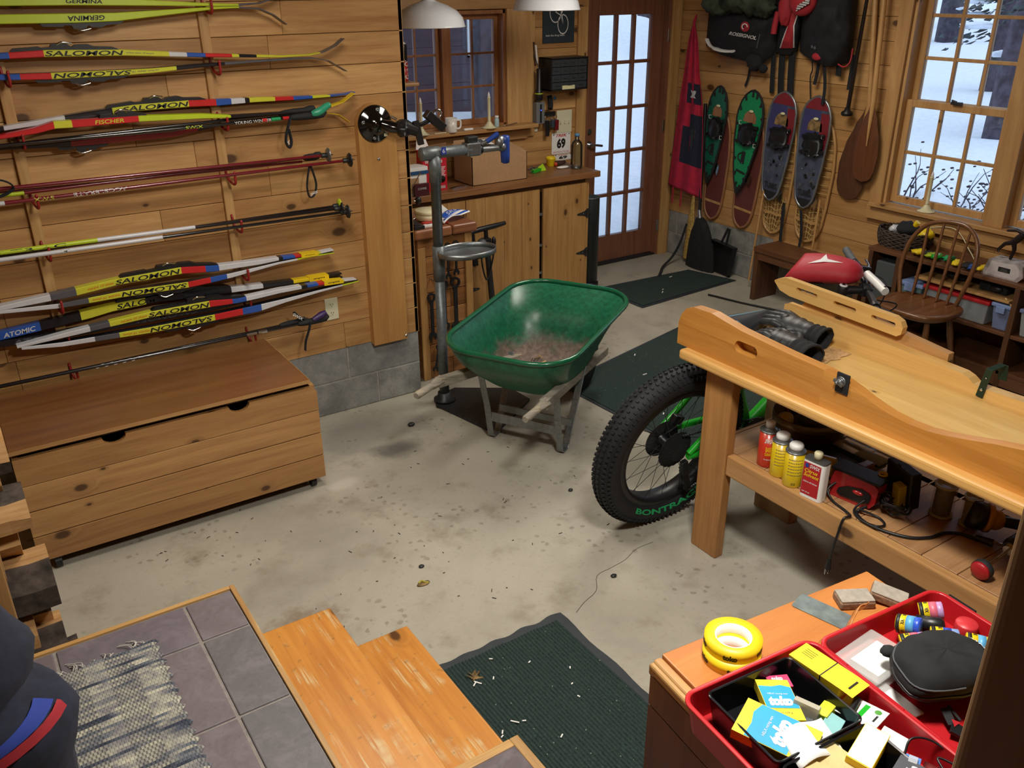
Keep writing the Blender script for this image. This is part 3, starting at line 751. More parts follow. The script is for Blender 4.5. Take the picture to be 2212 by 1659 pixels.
ski('cross_country_ski', 'lower ski of the red, blue and yellow pair in the second row, upside down', [(-.5, 1.795, 1.78), (.3, 1.796, 1.775), (.47, 1.792, 1.768), (.76, 1.789, 1.768), (.86, 1.789, 1.771), (1.05, 1.796, 1.782), (1.25, 1.799, 1.789), (1.45, 1.801, 1.793), (1.55, 1.798, 1.793), (1.62, 1.782, 1.778), (1.70, 1.735, 1.731)],
    [(-2, M_SKIW), (.2, M_SKIB), (.373, M_SKIR), (.48, M_SKIY), (.95, M_SKIK), (1.15, M_SKIG)], [(SL, .49, .77, M_INK, .12, .88, True, .02), ('carbon skate 10', .775, .88, M_SKIG, .35, .7, True, 0)], binding=(.42, .76), up=-1)
# third row: multicoloured ski, red-yellow pair and black poles share the hooks
ski('cross_country_ski', 'blue, red and yellow ski above the red pair, third row', [(-.4, 1.58, 1.567), (.265, 1.604, 1.588), (.58, 1.636, 1.612), (.764, 1.65, 1.625), (.986, 1.652, 1.626), (1.1, 1.648, 1.621), (1.26, 1.644, 1.624), (1.47, 1.635, 1.62), (1.62, 1.631, 1.622), (1.70, 1.632, 1.627), (1.745, 1.637, 1.633)],
    [(-2, M_SKIK), (.28, M_SKIW), (.5, M_SKIK), (.68, M_SKIY), (.985, M_SKIR), (1.1, M_SKIB), (1.165, M_SKIW), (1.225, M_SKIK), (1.245, M_SKIY), (1.36, M_SKIR), (1.445, M_SKIB), (1.535, M_SKIY), (1.62, M_SKIB)],
    [(SL, .72, .98, M_INK, .12, .88, False, .02)], y=3.985, binding=(.66, 1.06))
ski('cross_country_ski', 'red ski with yellow ends lettered in yellow, third row', [(-.4, 1.56, 1.545), (.26, 1.581, 1.566), (.38, 1.597, 1.575), (.455, 1.616, 1.588), (.53, 1.614, 1.586), (.775, 1.612, 1.588), (1.02, 1.6, 1.58), (1.15, 1.584, 1.573), (1.45, 1.577, 1.571), (1.555, 1.578, 1.573), (1.66, 1.602, 1.599), (1.721, 1.638, 1.635)],
    [(-2, M_SKIR), (.45, M_SKIY), (.515, M_SKIR), (.765, M_LIME), (1.14, M_SKIK), (1.6, M_YEL)], [('FISCHER', .60, .71, M_SKIY, .2, .8, False, .015)], y=3.935, binding=(.62, .80))
ski('cross_country_ski', 'dark maroon ski hanging below the red one, yellow tip bent down', [(-.4, 1.535, 1.52), (.26, 1.54, 1.522), (.53, 1.533, 1.51), (.9, 1.532, 1.512), (1.15, 1.556, 1.546), (1.45, 1.564, 1.558), (1.57, 1.562, 1.558), (1.65, 1.545, 1.542), (1.70, 1.507, 1.504)],
    [(-2, M_SKIK), (.5, M_DARKRED), (1.0, M_SKIK), (1.58, M_YEL)], y=3.965, binding=(.45, .64), up=-1)
# sixth row
skC = [('carbon', 0)]
ski('cross_country_ski', 'upper ski of the white-tipped yellow pair in the sixth row', [(-.5, .90, .88), (.11, .917, .898), (.378, .936, .905), (.564, .95, .923), (.837, .955, .925), (.978, .938, .910), (1.19, .928, .907), (1.28, .926, .911), (1.46, .917, .908), (1.555, .92, .914)],
    [(-2, M_SKIW), (.30, M_SKIG), (.40, M_SKIY), (.835, M_SKIR), (.94, M_SKIB), (1.0, M_SKIW), (1.28, M_SKIK), (1.30, M_SKIB), (1.36, M_SKIR), (1.40, M_SKIY), (1.49, M_SKIW)],
    [(SL, .56, .825, M_INK, .12, .88, False, .02), ('equipe 10 skate', .445, .55, M_SKIO, .25, .75, False, .01)], binding=(.58, 1.0), ties=[(1.39, 1.475)])
ski('cross_country_ski', 'lower ski of the white-tipped yellow pair in the sixth row, upside down', [(-.5, .892, .875), (.11, .90, .885), (.33, .886, .865), (.57, .893, .866), (.86, .884, .857), (.97, .888, .862), (1.05, .89, .868), (1.28, .904, .893), (1.45, .908, .90), (1.558, .905, .901)],
    [(-2, M_SKIW), (.34, M_SKIG), (.44, M_SKIY), (.855, M_SKIR), (.955, M_SKIB), (1.03, M_SKIW), (1.37, M_LIME)],
    [(SL, .575, .845, M_INK, .12, .88, True, .02), ('equipe 10 skate', .455, .565, M_SKIO, .25, .75, True, .01)], binding=(.62, .90), up=-1)
# seventh row: dark pair behind, yellow pair in front
ski('cross_country_ski', 'dark blue and black ski behind the seventh-row yellow pair', [(-.5, .78, .755), (.08, .797, .763), (.225, .808, .772), (.44, .825, .788), (.53, .832, .80), (.72, .838, .806), (.95, .82, .79), (1.26, .797, .777), (1.45, .787, .772), (1.6, .785, .777)],
    [(-2, M_SKIB), (.24, M_SKIK), (.4, M_SKIY), (.67, M_SKIK), (1.05, M_SKIW), (1.2, M_SKIK), (1.35, M_YEL), (1.52, M_SKIK)],
    [(SL, .55, .80, M_INK, .12, .88, False, .02), ('ATOMIC', .1, .22, M_SKIW, .2, .8, False, .02)], y=3.99, binding=(.55, 1.05), ties=[(1.43, 1.53)])
ski('cross_country_ski', 'black ski with grey lettering between the seventh-row yellow pair', [(-.5, .76, .735), (.08, .762, .735), (.35, .752, .722), (.66, .752, .722), (.95, .748, .72), (1.2, .756, .735), (1.5, .765, .75), (1.6, .768, .758)],
    [(-2, M_SKIK)], [(SL, .62, .88, M_SKIG, .15, .85, True, .02), ('ATOMIC', .13, .32, M_SKIG, .15, .85, False, .02)], y=3.985)
ski('cross_country_ski', 'upper ski of the yellow pair in the seventh row above the pole', [(.135, .742, .732), (.342, .762, .741), (.669, .783, .757), (.944, .782, .752), (1.06, .768, .747), (1.15, .772, .75), (1.262, .776, .756), (1.496, .770, .757), (1.655, .757, .751)],
    [(-2, M_SKIW), (.42, M_SKIG), (.5, M_SKIY), (.93, M_SKIR), (1.035, M_SKIB), (1.1, M_SKIW), (1.37, M_SKIK), (1.40, M_SKIB), (1.455, M_SKIR), (1.485, M_SKIY), (1.59, M_SKIW)],
    [(SL, .665, .925, M_INK, .12, .88, False, .02), ('equipe 10 skate', .545, .655, M_SKIO, .25, .75, False, .01)], y=3.942, wd=.04, binding=(.68, 1.1), ties=[(1.485, 1.585)])
ski('cross_country_ski', 'lower ski of the yellow pair in the seventh row, lettering upside down', [(.15, .735, .722), (.3, .722, .702), (.657, .713, .686), (.956, .715, .685), (1.15, .72, .686), (1.28, .725, .705), (1.45, .735, .722), (1.667, .745, .740)],
    [(-2, M_SKIW), (.43, M_SKIG), (.53, M_SKIY), (.945, M_SKIR), (1.075, M_SKIB), (1.165, M_SKIW), (1.58, M_LIME)],
    [(SL, .66, .93, M_INK, .12, .88, True, .02), ('equipe 10 skate', .545, .655, M_SKIO, .25, .75, True, .01)], y=3.942, wd=.04, binding=(.72, .98), up=-1)

def pole(name, label, pts, r, mat, basket=None, bands=(), texts=(), grip=None, group='ski poles on the wall', strap=None):
    P = [Vector(p) for p in pts]; root = thing(name, P[0].lerp(P[-1], .5), label, 'ski pole', group)
    m = MB().tube([P[0].lerp(P[-1], i/20) for i in range(21)], [lerp(r, r*.72, i/20) for i in range(21)], mat, 10)
    d = (P[-1]-P[0]).normalized(); L = (P[-1]-P[0]).length; up = Vector((0, 0, 1)); up = (up-d*up.dot(d)).normalized()
    for a, b, mm in bands: m.tube([P[0]+d*L*a, P[0]+d*L*b], [r*1.03, r*1.02], mm, 10, caps=False)
    for txt, a, b, mm, flip in texts:
        def fn(u, v):
            if flip: u, v = 1-u, 1-v
            t = (v-.5)*1.7; return P[0]+d*L*lerp(a, b, u)+up*math.sin(t)*r*1.02+Vector((0, -math.cos(t)*r*1.04, 0))
        m.text(txt, fn, mm, .01)
    m.build('shaft', root)
    if basket:
        e = P[-1]; b = MB().lathe([(.004, -.03), (.011, -.025), (.012, .0), (.006, .012)], e, M_STEELD, 10, axis=d)
        b.lathe([(.004, .0), (.030, .004), (.034, .010), (.012, .014)], e, basket, 9, axis=d); b.cyl(e+d*.01, e+d*.032, .003, M_CHROME, 6)
        b.build('basket', root)
    if grip:
        a, b, gm = grip; A = P[0]+d*L*a; B = P[0]+d*L*b
        g = MB().tube([A, A.lerp(B, .15), A.lerp(B, .5), A.lerp(B, .8), B+up*.004, B+up*.012+d*.02], [r*1.1, .014, .0165, .016, .018, .009], gm, 12); g.build('grip', root)
    if strap:
        s_ = MB().tube(curve(strap[0], 6), strap[1], strap[2], 8, flat=.3)
        for txt, o, du, dv in strap[3:]: s_.label(txt, o, du, dv, M_WINK, .02)
        s_.build('strap', root)
    return root
# third row: poles with grips at the right end
pole('ski_pole', 'black ski pole with green-capped grip and hanging strap, third row', [(-.5, 3.93, 1.537), (1.56, 3.93, 1.556)], .008, M_GRAPH, texts=[('SWIX', .70, .735, M_LIME, False), ('YOUNG WINNER', .80, .88, M_WINK, False)], bands=[(.86, .87, M_SKIR), (.88, .9, M_TEAL), (.905, .92, M_SKIR)],
     grip=(.92, .995, M_BLACKM), strap=([(1.40, 3.92, 1.565), (1.385, 3.915, 1.53), (1.368, 3.91, 1.49), (1.36, 3.905, 1.455), (1.372, 3.905, 1.43), (1.385, 3.905, 1.455), (1.38, 3.91, 1.51)], .015, M_CHARC, ('X', (1.357, 3.9, 1.445), (.018, 0, 0), (.002, 0, .018))))
pole('ski_pole', 'second black ski pole tucked behind the red skis, third row', [(-.5, 3.95, 1.520), (1.52, 3.96, 1.575)], .008, M_GRAPH, grip=(.92, .995, M_BLACKM))
g = MB().tube(curve([(1.50, 3.925, 1.562), (1.535, 3.92, 1.572), (1.57, 3.92, 1.592), (1.59, 3.92, 1.60)], 5), [.012, .014, .016, .017, .018, .018, .018, .017, .016, .016, .015, .015, .014, .012, .01, .008], plain('mint_grip', '#2f9a77', .35), 10)
g.build('grip_cap', [o for o in ALL if o.name == 'ski_pole'][0])
# fourth row: four maroon poles, baskets to the right
pole('ski_pole', 'upper maroon ski pole with grey basket, fourth row', [(-.4, 3.945, 1.385), (1.56, 3.945, 1.372)], .009, M_DARKRED, basket=M_STEEL)
pole('ski_pole', 'lower maroon ski pole with black basket, fourth row', [(-.4, 3.935, 1.322), (1.66, 3.935, 1.340)], .009, M_DARKRED, basket=M_BLACK, texts=[('SWIX', .35, .385, M_SKIY, True), ('ACCELERATE', .42, .52, M_WINK, True)], bands=[(.22, .3, M_SKIW)])
pole('ski_pole', 'maroon ski pole behind, crossing the fourth row, strap dangling', [(-.4, 3.96, 1.345), (1.53, 3.965, 1.368)], .0085, M_DARKRED, bands=[(.3, .36, M_LIME)], grip=(.96, .995, M_BLACKM),
     strap=([(1.475, 3.95, 1.335), (1.458, 3.94, 1.29), (1.447, 3.935, 1.24), (1.452, 3.93, 1.195), (1.475, 3.93, 1.20), (1.492, 3.935, 1.245), (1.485, 3.94, 1.30), (1.478, 3.95, 1.335)], .011, M_CHARC, ('SWIX', (1.455, 3.918, 1.2), (.035, 0, .012), (-.002, 0, .012))))
pole('ski_pole', 'fourth maroon ski pole at the back of the fourth row', [(-.4, 3.975, 1.365), (1.45, 3.975, 1.35)], .008, M_DARKRED)
MB().tube(curve([(.06, 3.93, 1.36), (.12, 3.92, 1.42), (.22, 3.915, 1.42), (.26, 3.92, 1.385), (.2, 3.925, 1.355), (.1, 3.93, 1.35)], 6), .009, M_CHARC, 8, flat=.4).build('wrist_strap', label='black wrist strap looped over the maroon poles at left edge', cat='strap')
# fifth row: white-and-black poles
pole('ski_pole', 'white and black ski pole with lime marks, upper of fifth row', [(-.4, 3.945, 1.142), (1.60, 3.945, 1.118)], .009, M_GRAPH, basket=M_BLACK, bands=[(.1, .46, M_LIME), (.46, .66, M_SKIW)], texts=[('SWIX TRIAC', .2, .4, M_INK, False)])
pole('ski_pole', 'white and black ski pole below the lime-marked one, fifth row', [(-.4, 3.935, 1.113), (1.628, 3.935, 1.10)], .009, M_GRAPH, basket=M_STEELD, bands=[(.05, .58, M_SKIW)], texts=[('SWIX', .1, .24, M_RINK, False), ('X', .38, .4, M_INK, False)])
pole('ski_pole', 'third pole at the back of the fifth row with lime basket', [(-.4, 3.965, 1.115), (1.60, 3.96, 1.128)], .0085, M_GRAPH, basket=M_LIME)
# lowest row: black pole above the chest
pole('ski_pole', 'black ski pole with silver bands and purple grip above the chest', [(-.5, 3.94, .586), (1.47, 3.94, .586)], .0095, M_GRAPH, texts=[('/////', .46, .555, M_WINK, False)], bands=[(.80, .825, M_CHROME), (.828, .85, M_CHROME)], grip=(.93, 1.0, M_BLACKM),
     strap=([(1.39, 3.925, .59), (1.375, 3.92, .55), (1.352, 3.915, .50), (1.343, 3.912, .455)], .013, M_CHARC))
pole('ski_pole', 'second black ski pole behind the one above the chest', [(-.5, 3.96, .572), (1.36, 3.965, .588)], .0088, M_GRAPH, grip=(.94, 1.0, M_BLACKM),
     strap=([(1.365, 3.95, .60), (1.345, 3.94, .62), (1.32, 3.93, .645), (1.315, 3.93, .655)], .013, M_CHARC, ('SWIX', (1.30, 3.915, .645), (.045, 0, -.035), (.009, 0, .011))))
MB().tube([(1.405, 3.93, .595), (1.45, 3.93, .612), (1.475, 3.93, .622)], [.012, .018, .012], plain('purple_grip', '#3a2358', .45), 10).build('grip_band', [o for o in ALL if o.name.startswith('ski_pole') and 'purple' in o['label']][0])

# socket outlet
o = thing('outlet', (1.55, WY, .53), 'ivory duplex outlet on the ski wall above the block foundation', 'outlet')
MB().box(1.516, 1.586, WY-.006, WY, .531, .646, M_SWITCH).build('cover_plate', o, bevel=.003)
for z in (.566, .611):
    m = MB().prism([(x*.016+1.551, q*.014+z) for x, q in [(math.cos(t*PI/8), math.sin(t*PI/8)) for t in range(16)]], XZ, WY-.008, WY-.004, M_SWITCH)
    for dx in (-.006, .006): m.box(1.551+dx-.0012, 1.551+dx+.0012, WY-.0085, WY-.0078, z-.001, z+.007, M_INK)
    m.cyl((1.551, WY-.0085, z-.007), (1.551, WY-.0078, z-.007), .0022, M_INK, 8); m.build('socket', o)
# mounting board and bicycle clamp
b = thing('mounting_board', (1.85, WY, .36), 'tall round-topped pine board screwed to the ski-wall end', 'board')
poly = [(1.755, .352), (1.952, .352), (1.952, 1.48)]+[(1.8535+.0985*math.cos(t), 1.48+.0985*math.sin(t)) for t in [PI*k/14 for k in range(1, 14)]]+[(1.755, 1.48)]
MB().prism(poly, XZ, WY-.042, WY, M_MOUNT).build('plank', b, bevel=.004)
for x, z in ((1.85, 1.315), (1.94, .372)): MB().lathe([(.008, 0), (.008, .004), (.004, .007)], (x, WY-.042, z), M_CHROME, 10, axis=(0, -1, 0)).build('screw', b)
c = thing('repair_clamp', (1.84, 3.95, 1.4), 'black disc-shaped wall clamp arm bolted to the rounded board', 'clamp'); cx, cz, y = 1.842, 1.483, WY-.042
MB().lathe([(.088, 0), (.088, .006), (.082, .012), (.055, .02), (.045, .032), (.03, .048), (.012, .055), (0, .056)], (cx, y, cz), M_GLOSS, 36, axis=(0, -1, 0)).build('base_disc', c)
for k in range(4):
    a = math.radians(80+k*90); MB().lathe([(.010, 0), (.010, .005), (.007, .008), (.003, .008), (.002, .005)], (cx+.066*math.cos(a), y-.012, cz+.066*math.sin(a)), M_STEEL, 12, axis=(0, -1, 0)).build('bolt', c)
MB().box(cx+.035, cx+.053, y-.026, y-.024, cz-.06, cz-.045, M_CREAM).build('sticker', c)
a = MB().tube([(cx+.02, y-.04, cz+.0), (cx+.05, y-.06, cz-.012), (cx+.09, y-.075, cz-.022)], [.026, .03, .026], M_GLOSS, 14)
a.blob((cx+.11, y-.085, cz-.02), (.045, .04, .042), M_BLACK, 14, 10, .15, 8); a.tube([(cx+.12, y-.09, cz-.015), (cx+.17, y-.11, cz-.035)], [.033, .026], M_BLACK, 12)
a.beam((cx+.165, y-.11, cz+.01), (cx+.185, y-.115, cz-.10), .03, .028, M_BLACK); a.build('arm', c, bevel=.003)
MB().beam((cx+.185, y-.115, cz-.01), (cx+.235, y-.125, cz+.012), .016, .02, M_BLACK).beam((cx+.215, y-.125, cz+.045), (cx+.30, y-.135, cz-.03), .05, .04, M_BLACK).build('jaw', c, bevel=.004)
MB().tube(curve([(cx+.236, y-.13, cz+.035), (cx+.268, y-.13, cz+.055), (cx+.29, y-.13, cz+.05), (cx+.293, y-.13, cz+.03), (cx+.27, y-.13, cz+.005)], 6), .006, M_CHROME, 8).build('crank_handle', c)
MB().tube([(cx+.06, y-.06, cz+.035), (cx+.085, y-.07, cz+.02)], .006, M_CHROME, 8).build('lever', c)
# ================================================================ CHEST, FIREWOOD, RUG, JACKET
c = thing('storage_chest', (.6, 3.65, 0), 'long pine storage chest on casters below the ski wall', 'chest')
F = 3.372; m = MB()
zs = [.055, .168, .28, .392, .508]
for k in range(4):
    if k == 3:      # top board with two hand holes cut in its upper edge
        poly = [(.005, zs[3]+.001), (1.188, zs[3]+.001), (1.188, .485), (1.165, .507)]
        for hc in (.85, .36):
            poly += [(hc+.05, .507)]+[(hc+.043*math.cos(PI*q/8), .507-.03*math.sin(PI*q/8)) for q in range(0, 9)]+[(hc-.05, .507)]
        poly += [(.005, .507)]
        m.prism(poly, XZ, F, F+.02, M_CHEST)
    else: m.box(.005, 1.188, F, F+.02, zs[k]+.002, zs[k+1]-.002, M_CHEST)
m.build('front_panel', c, bevel=.002)
m = MB()
for k in range(4):
    m.box(1.166, 1.186, F+.021, 3.95, zs[k]+.001, zs[k+1]-.001, M_CHEST); m.box(.007, .027, F+.021, 3.95, zs[k]+.001, zs[k+1]-.001, M_CHEST)
m.box(.027, 1.166, 3.93, 3.95, .055, .51, M_CHEST); m.box(.027, 1.166, F+.02, 3.93, .056, .07, M_DARKX); m.build('side_panel', c, bevel=.002)
MB().box(.0, 1.16, F-.004, 3.952, .528, .546, M_LID).build('lid', c, bevel=.004)
MB().box(.0, 1.16, F-.006, F-.004, .530, .545, M_TRIMX).box(1.16, 1.162, F-.004, 3.952, .530, .545, M_TRIMZ).build('lid_edging', c)
MB().box(.03, 1.16, F+.03, 3.92, .508, .528, M_DARKX).build('lid_batten', c)
for x, y in ((.07, 3.40), (1.14, 3.42), (.07, 3.90), (1.14, 3.90)):
    MB().cyl((x-.012, y, .024), (x+.012, y, .024), .024, M_BLACK, 18).box(x-.018, x+.018, y-.012, y+.02, .044, .056, M_STEELD).build('caster', c)

# firewood rack at the left edge
rk = thing('firewood_rack', (-.35, 2.6, 0), 'pine upright and rails of a firewood rack at left edge', 'rack')
MB().box(-.16, -.085, 2.40, 2.44, 0, 1.2, M_RACK).build('post', rk, bevel=.003)
MB().box(-.16, -.085, 2.78, 2.82, 0, 1.2, M_RACK).build('post', rk, bevel=.003)
MB().box(-1.2, -.05, 2.42, 2.46, .02, .055, M_RACK).build('rail', rk, bevel=.003)
MB().box(-1.2, -.05, 2.76, 2.80, .02, .055, M_RACK).build('rail', rk, bevel=.003)
M_LBARK = plain('log_bark', '#4a3f38', .95, var=.5, scale=22, bump=.8)
def logpiece(y, z, w, h, xr, rot, seed, lab, L=.42, barkside=0):
    """a split billet lying along X with its cut end at xr: some sides fresh wood, one side bark"""
    r = random.Random(seed); n = 9
    base = [(-.5, -.5), (-.15, -.55), (.25, -.5), (.5, -.42), (.52, 0), (.46, .42), (.1, .52), (-.32, .5), (-.52, .05)]
    ca, sa = math.cos(rot), math.sin(rot); prof = []
    for a, b in base:
        a += r.uniform(-.06, .06); b += r.uniform(-.06, .06); prof.append((y+(a*ca-b*sa)*w, z+h*.5+(a*sa+b*ca)*h))
    NX = 9; vs = []
    for i in range(NX):
        x = xr-L*i/(NX-1)
        for k, (py, pz) in enumerate(prof):
            d = .006*noise.noise(Vector((x*14+seed, k*1.7, 2))); vs.append(Vector((x, py+d, pz+d*.8)))
    m = MB(); bs = barkside
    for k in range(n):
        q = (k+1) % n; mm = M_LBARK if (k-bs) % n in (0, 1, 2) else M_LOG
        sub = []; 
        for i in range(NX): sub += [vs[i*n+k], vs[i*n+q]]
        m.add(sub, [(2*i, 2*i+1, 2*i+3, 2*i+2) for i in range(NX-1)], mm)
    m.add(vs[:n], [tuple(range(n))[::-1]], M_LOG); m.add(vs[-n:], [tuple(range(n))], M_LOG)
    m.build('firewood_log', label=lab, cat='log', group='split logs in the firewood rack', at=(xr-L/2, y, z))
LG = [(2.60, .055, .16, .13, .05, .1, 1, 'thin split log at the very bottom of the woodpile', 5), (2.575, .19, .15, .14, .02, -.1, 2, 'dark-barked log low in the pile, just above the thin bottom one', 7),
      (2.50, .335, .08, .07, -.05, .05, 3, 'short blond billet beside the post, above the dark-barked log', 2), (2.61, .335, .10, .085, .0, .3, 4, 'pale split log tilting beside the short blond billet', 5),
      (2.565, .43, .17, .145, .03, -.12, 5, 'big log with grey bark face jutting out mid-pile', 7), (2.50, .58, .07, .12, -.085, .5, 6, 'whitish split log leaning behind the rack post', 5),
      (2.60, .59, .11, .10, -.03, .9, 7, 'rough wedge-shaped log under the smooth blond one', 3), (2.575, .70, .15, .09, .012, 0, 8, 'smooth blond log with squared end, second from top', 4),
      (2.62, .80, .09, .07, -.035, .3, 9, 'grey weathered log between two blond logs near top', 1), (2.60, .875, .14, .085, .0, .15, 10, 'blond split log with dark underside, near the chest corner', 8),
      (2.62, .965, .12, .10, -.03, -.1, 11, 'topmost log of the pile, pale cut face', 5),
      (2.71, .055, .13, .14, -.02, .4, 12, 'log at the back bottom of the woodpile', 5), (2.72, .21, .13, .16, -.04, .1, 13, 'log at the back of the pile behind the dark-barked one', 5), (2.73, .38, .12, .18, -.05, .2, 14, 'log at the back of the pile behind the big grey one', 3), (2.73, .57, .12, .17, -.06, .0, 15, 'log at the back of the pile behind the wedge', 5)]
for y, z, w_, h, xr, rt, sd, lb, bk in LG: logpiece(y, z, w_, h, xr, rt, sd, lb, barkside=bk)
# bark scraps and a pine-cone-like chip on the concrete
MB().beam((.03, 2.62, .006), (.15, 2.60, .008), .016, .01, M_LBARK).build('bark_strip', label='dark curl of bark on the concrete beside the woodpile', cat='bark')
MB().blob((.21, 2.54, .012), (.028, .018, .011), plain('bark_chip_brown', '#5a4a2c', .9, var=.3), 10, 8, .3, 20).build('bark_chip', label='brown chip on the concrete right of the bark curl', cat='bark')
for i, (x, y, r_, lb) in enumerate(((1.79, 3.70, .02, 'dark pebble on the concrete left of the bike stand'), (1.26, 2.59, .012, 'small dark pebble in front of the lower step'), (1.85, 2.12, .013, 'dark pebble by the tool chest shadow'), (2.09, 2.72, .012, 'small dark pebble near the fat tyre'))):
    MB().blob((x, y, r_*.4), (r_, r_*.8, r_*.45), M_STEELD, 10, 7, .3, 30, seed=i).build('pebble', label=lb, cat='pebble', group='pebbles on the concrete')
rr = random.Random(21); m = MB()
for k in range(70):
    x, y = rr.uniform(.3, 2.3), rr.uniform(2.2, 3.5); a = rr.uniform(0, PI); L = rr.uniform(.004, .018)
    m.beam((x, y, .0015), (x+math.cos(a)*L, y+math.sin(a)*L, .0018), .003, .0015, M_LBARK)
m.build('floor_litter', label='fine bark crumbs scattered over the concrete', cat='litter', kind='stuff', at=(1.3, 2.8, 0))
# woven rag rug on the slate
def mk_rug():
    t = NT('rag_rug'); tc = t.n('ShaderNodeTexCoord').outputs['Object']; sp = t.n('ShaderNodeSeparateXYZ'); t.put(sp.inputs[0], tc)
    x, y = sp.outputs[0], sp.outputs[1]
    row = t.math('FLOOR', t.math('MULTIPLY', y, 105)); 
    cv = t.n('ShaderNodeCombineXYZ'); t.put(cv.inputs[0], t.math('MULTIPLY', x, 3.2)); t.put(cv.inputs[1], t.math('MULTIPLY', row, 1.37))
    n1 = t.noise(cv.outputs[0], 1.7, 2, .6)
    c = t.ramp(n1, [(.34, hx('#343a4a')), (.42, hx('#666c75')), (.47, hx('#8c8a86')), (.53, hx('#aca999')), (.58, hx('#77757a')), (.66, hx('#bcb9a6'))])
    bl = t.step(t.noise(tc, 4.2, 1), .58, .66); c = t.mix(t.math('MULTIPLY', bl, .55), c, hx('#333a4c'))
    wx = t.math('FRACT', t.math('ADD', t.math('MULTIPLY', x, 110), t.math('MULTIPLY', row, .5)))
    warp = t.step(t.math('ABSOLUTE', t.math('SUBTRACT', wx, .5)), .22, .38)
    band = t.math('GREATER_THAN', t.math('FRACT', t.math('MULTIPLY', x, 9.0)), .42)
    c = t.mix(t.math('MULTIPLY', t.math('MULTIPLY', warp, band), .6), c, hx('#26282c'))
    t.col(c); t.set(Roughness=.95)
    hy = t.math('ABSOLUTE', t.math('SUBTRACT', t.math('FRACT', t.math('MULTIPLY', y, 105)), .5))
    t.bump(t.math('ADD', t.math('SUBTRACT', .5, hy), t.math('MULTIPLY', warp, -.3)), .8, .005); return t.m
M_RUG = mk_rug(); m = MB(); rr = random.Random(2)
def rug(u, v):
    x = lerp(-.36, .207, u); y = lerp(1.0, 2.02, v); e = .0
    if u > .98: x += .006*math.sin(y*210)+.006*noise.noise(Vector((0, y*40, 1)))
    if v > .99: y += .008*noise.noise(Vector((x*25, 0, 4)))-.1*(.207-x)*.25
    y2 = y-(.207-x)*.03
    return Vector((x, y2, LZ+.010+.003*noise.noise(Vector((x*9, y*9, 0)))-(.007 if u in (0.0, 1.0) or v in (0.0, 1.0) else 0)))
m.surf(rug, 60, 160, M_RUG)
rg = m.build('rag_rug', label='grey and cream woven rag rug on the slate landing', cat='rug', at=(-.08, 1.5, LZ))
m = MB(); M_FR = plain('rug_fringe_thread', '#bdb9b0', .9)
for k in range(34):
    x = -.12+rr.uniform(0, .3); y = 2.012-(.207-x)*.04; a = rr.uniform(.6, 2.4); L = rr.uniform(.012, .045)
    m.tube(curve([(x, y, LZ+.009), (x+math.cos(a)*L*.5, y+math.sin(a)*L*.5, LZ+.010), (x+math.cos(a+.5)*L, y+math.sin(a)*L, LZ+.003)], 3), .0012, M_FR, 5)
m.build('fringe', rg, kind='stuff')
# dark jacket hanging at the left edge, near the camera
M_NAVY = plain('navy_fleece', '#161b2b', .95, var=.3, scale=60, bump=.3)
jk = thing('jacket', (-.17, .93, .80), 'navy jacket with red and blue stripe hanging at lower left', 'jacket')
prof = [(1.62, -.05, .05), (1.56, -.045, .09), (1.50, -.048, .10), (1.472, -.036, .115), (1.448, -.022, .125), (1.424, -.028, .12), (1.405, -.055, .10), (1.392, -.03, .12), (1.38, -.010, .14), (1.347, .004, .155), (1.315, -.004, .155), (1.29, -.014, .15), (1.2, -.02, .15), (1.05, -.02, .16), (.85, -.03, .16), (.80, -.04, .14)]
vs = []; n = 26; fs = []
for z, xr, w_ in prof:
    for k in range(n):
        t = 2*PI*k/n; q = 1+.05*math.sin(3*t+z*17)+.04*noise.noise(Vector((math.cos(t)*2, math.sin(t)*2, z*9)))
        vs.append((xr-w_+math.cos(t)*w_*q if math.cos(t) < .85 else xr-w_+w_*math.cos(t), .93+math.sin(t)*.09*q, z))
for i in range(len(prof)-1):
    for k in range(n): fs.append(((i+1)*n+k, (i+1)*n+(k+1) % n, i*n+(k+1) % n, i*n+k))
MB().add(vs, fs, M_NAVY, True).add(vs[:n], [tuple(range(n))], M_NAVY).add(vs[-n:], [tuple(range(n))[::-1]], M_NAVY).build('body', jk)
def patch(z0, z1, a0, a1, mat, name, lab=None):
    def rad(z):
        for p, q in zip(prof, prof[1:]):
            if q[0] <= z <= p[0]:
                t = (p[0]-z)/(p[0]-q[0]); return lerp(p[1], q[1], t), lerp(p[2], q[2], t)
        return prof[-1][1:]
    def fn(u, v):
        z = lerp(z0, z1, v)+.012*u; t = math.radians(lerp(a0, a1, u)); xr, w_ = rad(z)
        return Vector((xr-w_+math.cos(t)*(w_+.004), .93+math.sin(t)*.098, z))
    return MB().surf(fn, 10, 6, mat).build(name, jk, label=lab)
patch(1.372, 1.383, -85, -20, plain('stripe_blue', '#24398c', .9), 'blue_stripe', 'bright blue stripe'); patch(1.357, 1.370, -100, -20, plain('stripe_red', '#a1252f', .9), 'red_stripe', 'red stripe')
m = MB(); o = Vector((-.028, .845, 1.335)); 
m.add([o+Vector(p) for p in ((0, 0, .0), (.012, .005, .012), (-.02, -.006, -.022), (-.045, -.012, -.05), (-.014, -.004, -.018))], [(0, 1, 2), (2, 4, 3), (0, 2, 4)], M_STEELD)
m.build('reflective_logo', jk)
MB().tube(curve([(-.1, .93, 1.6), (-.1, .93, 1.68), (-.1, .97, 1.72)], 4), .006, M_STEELD, 8).build('hanger_loop', jk)
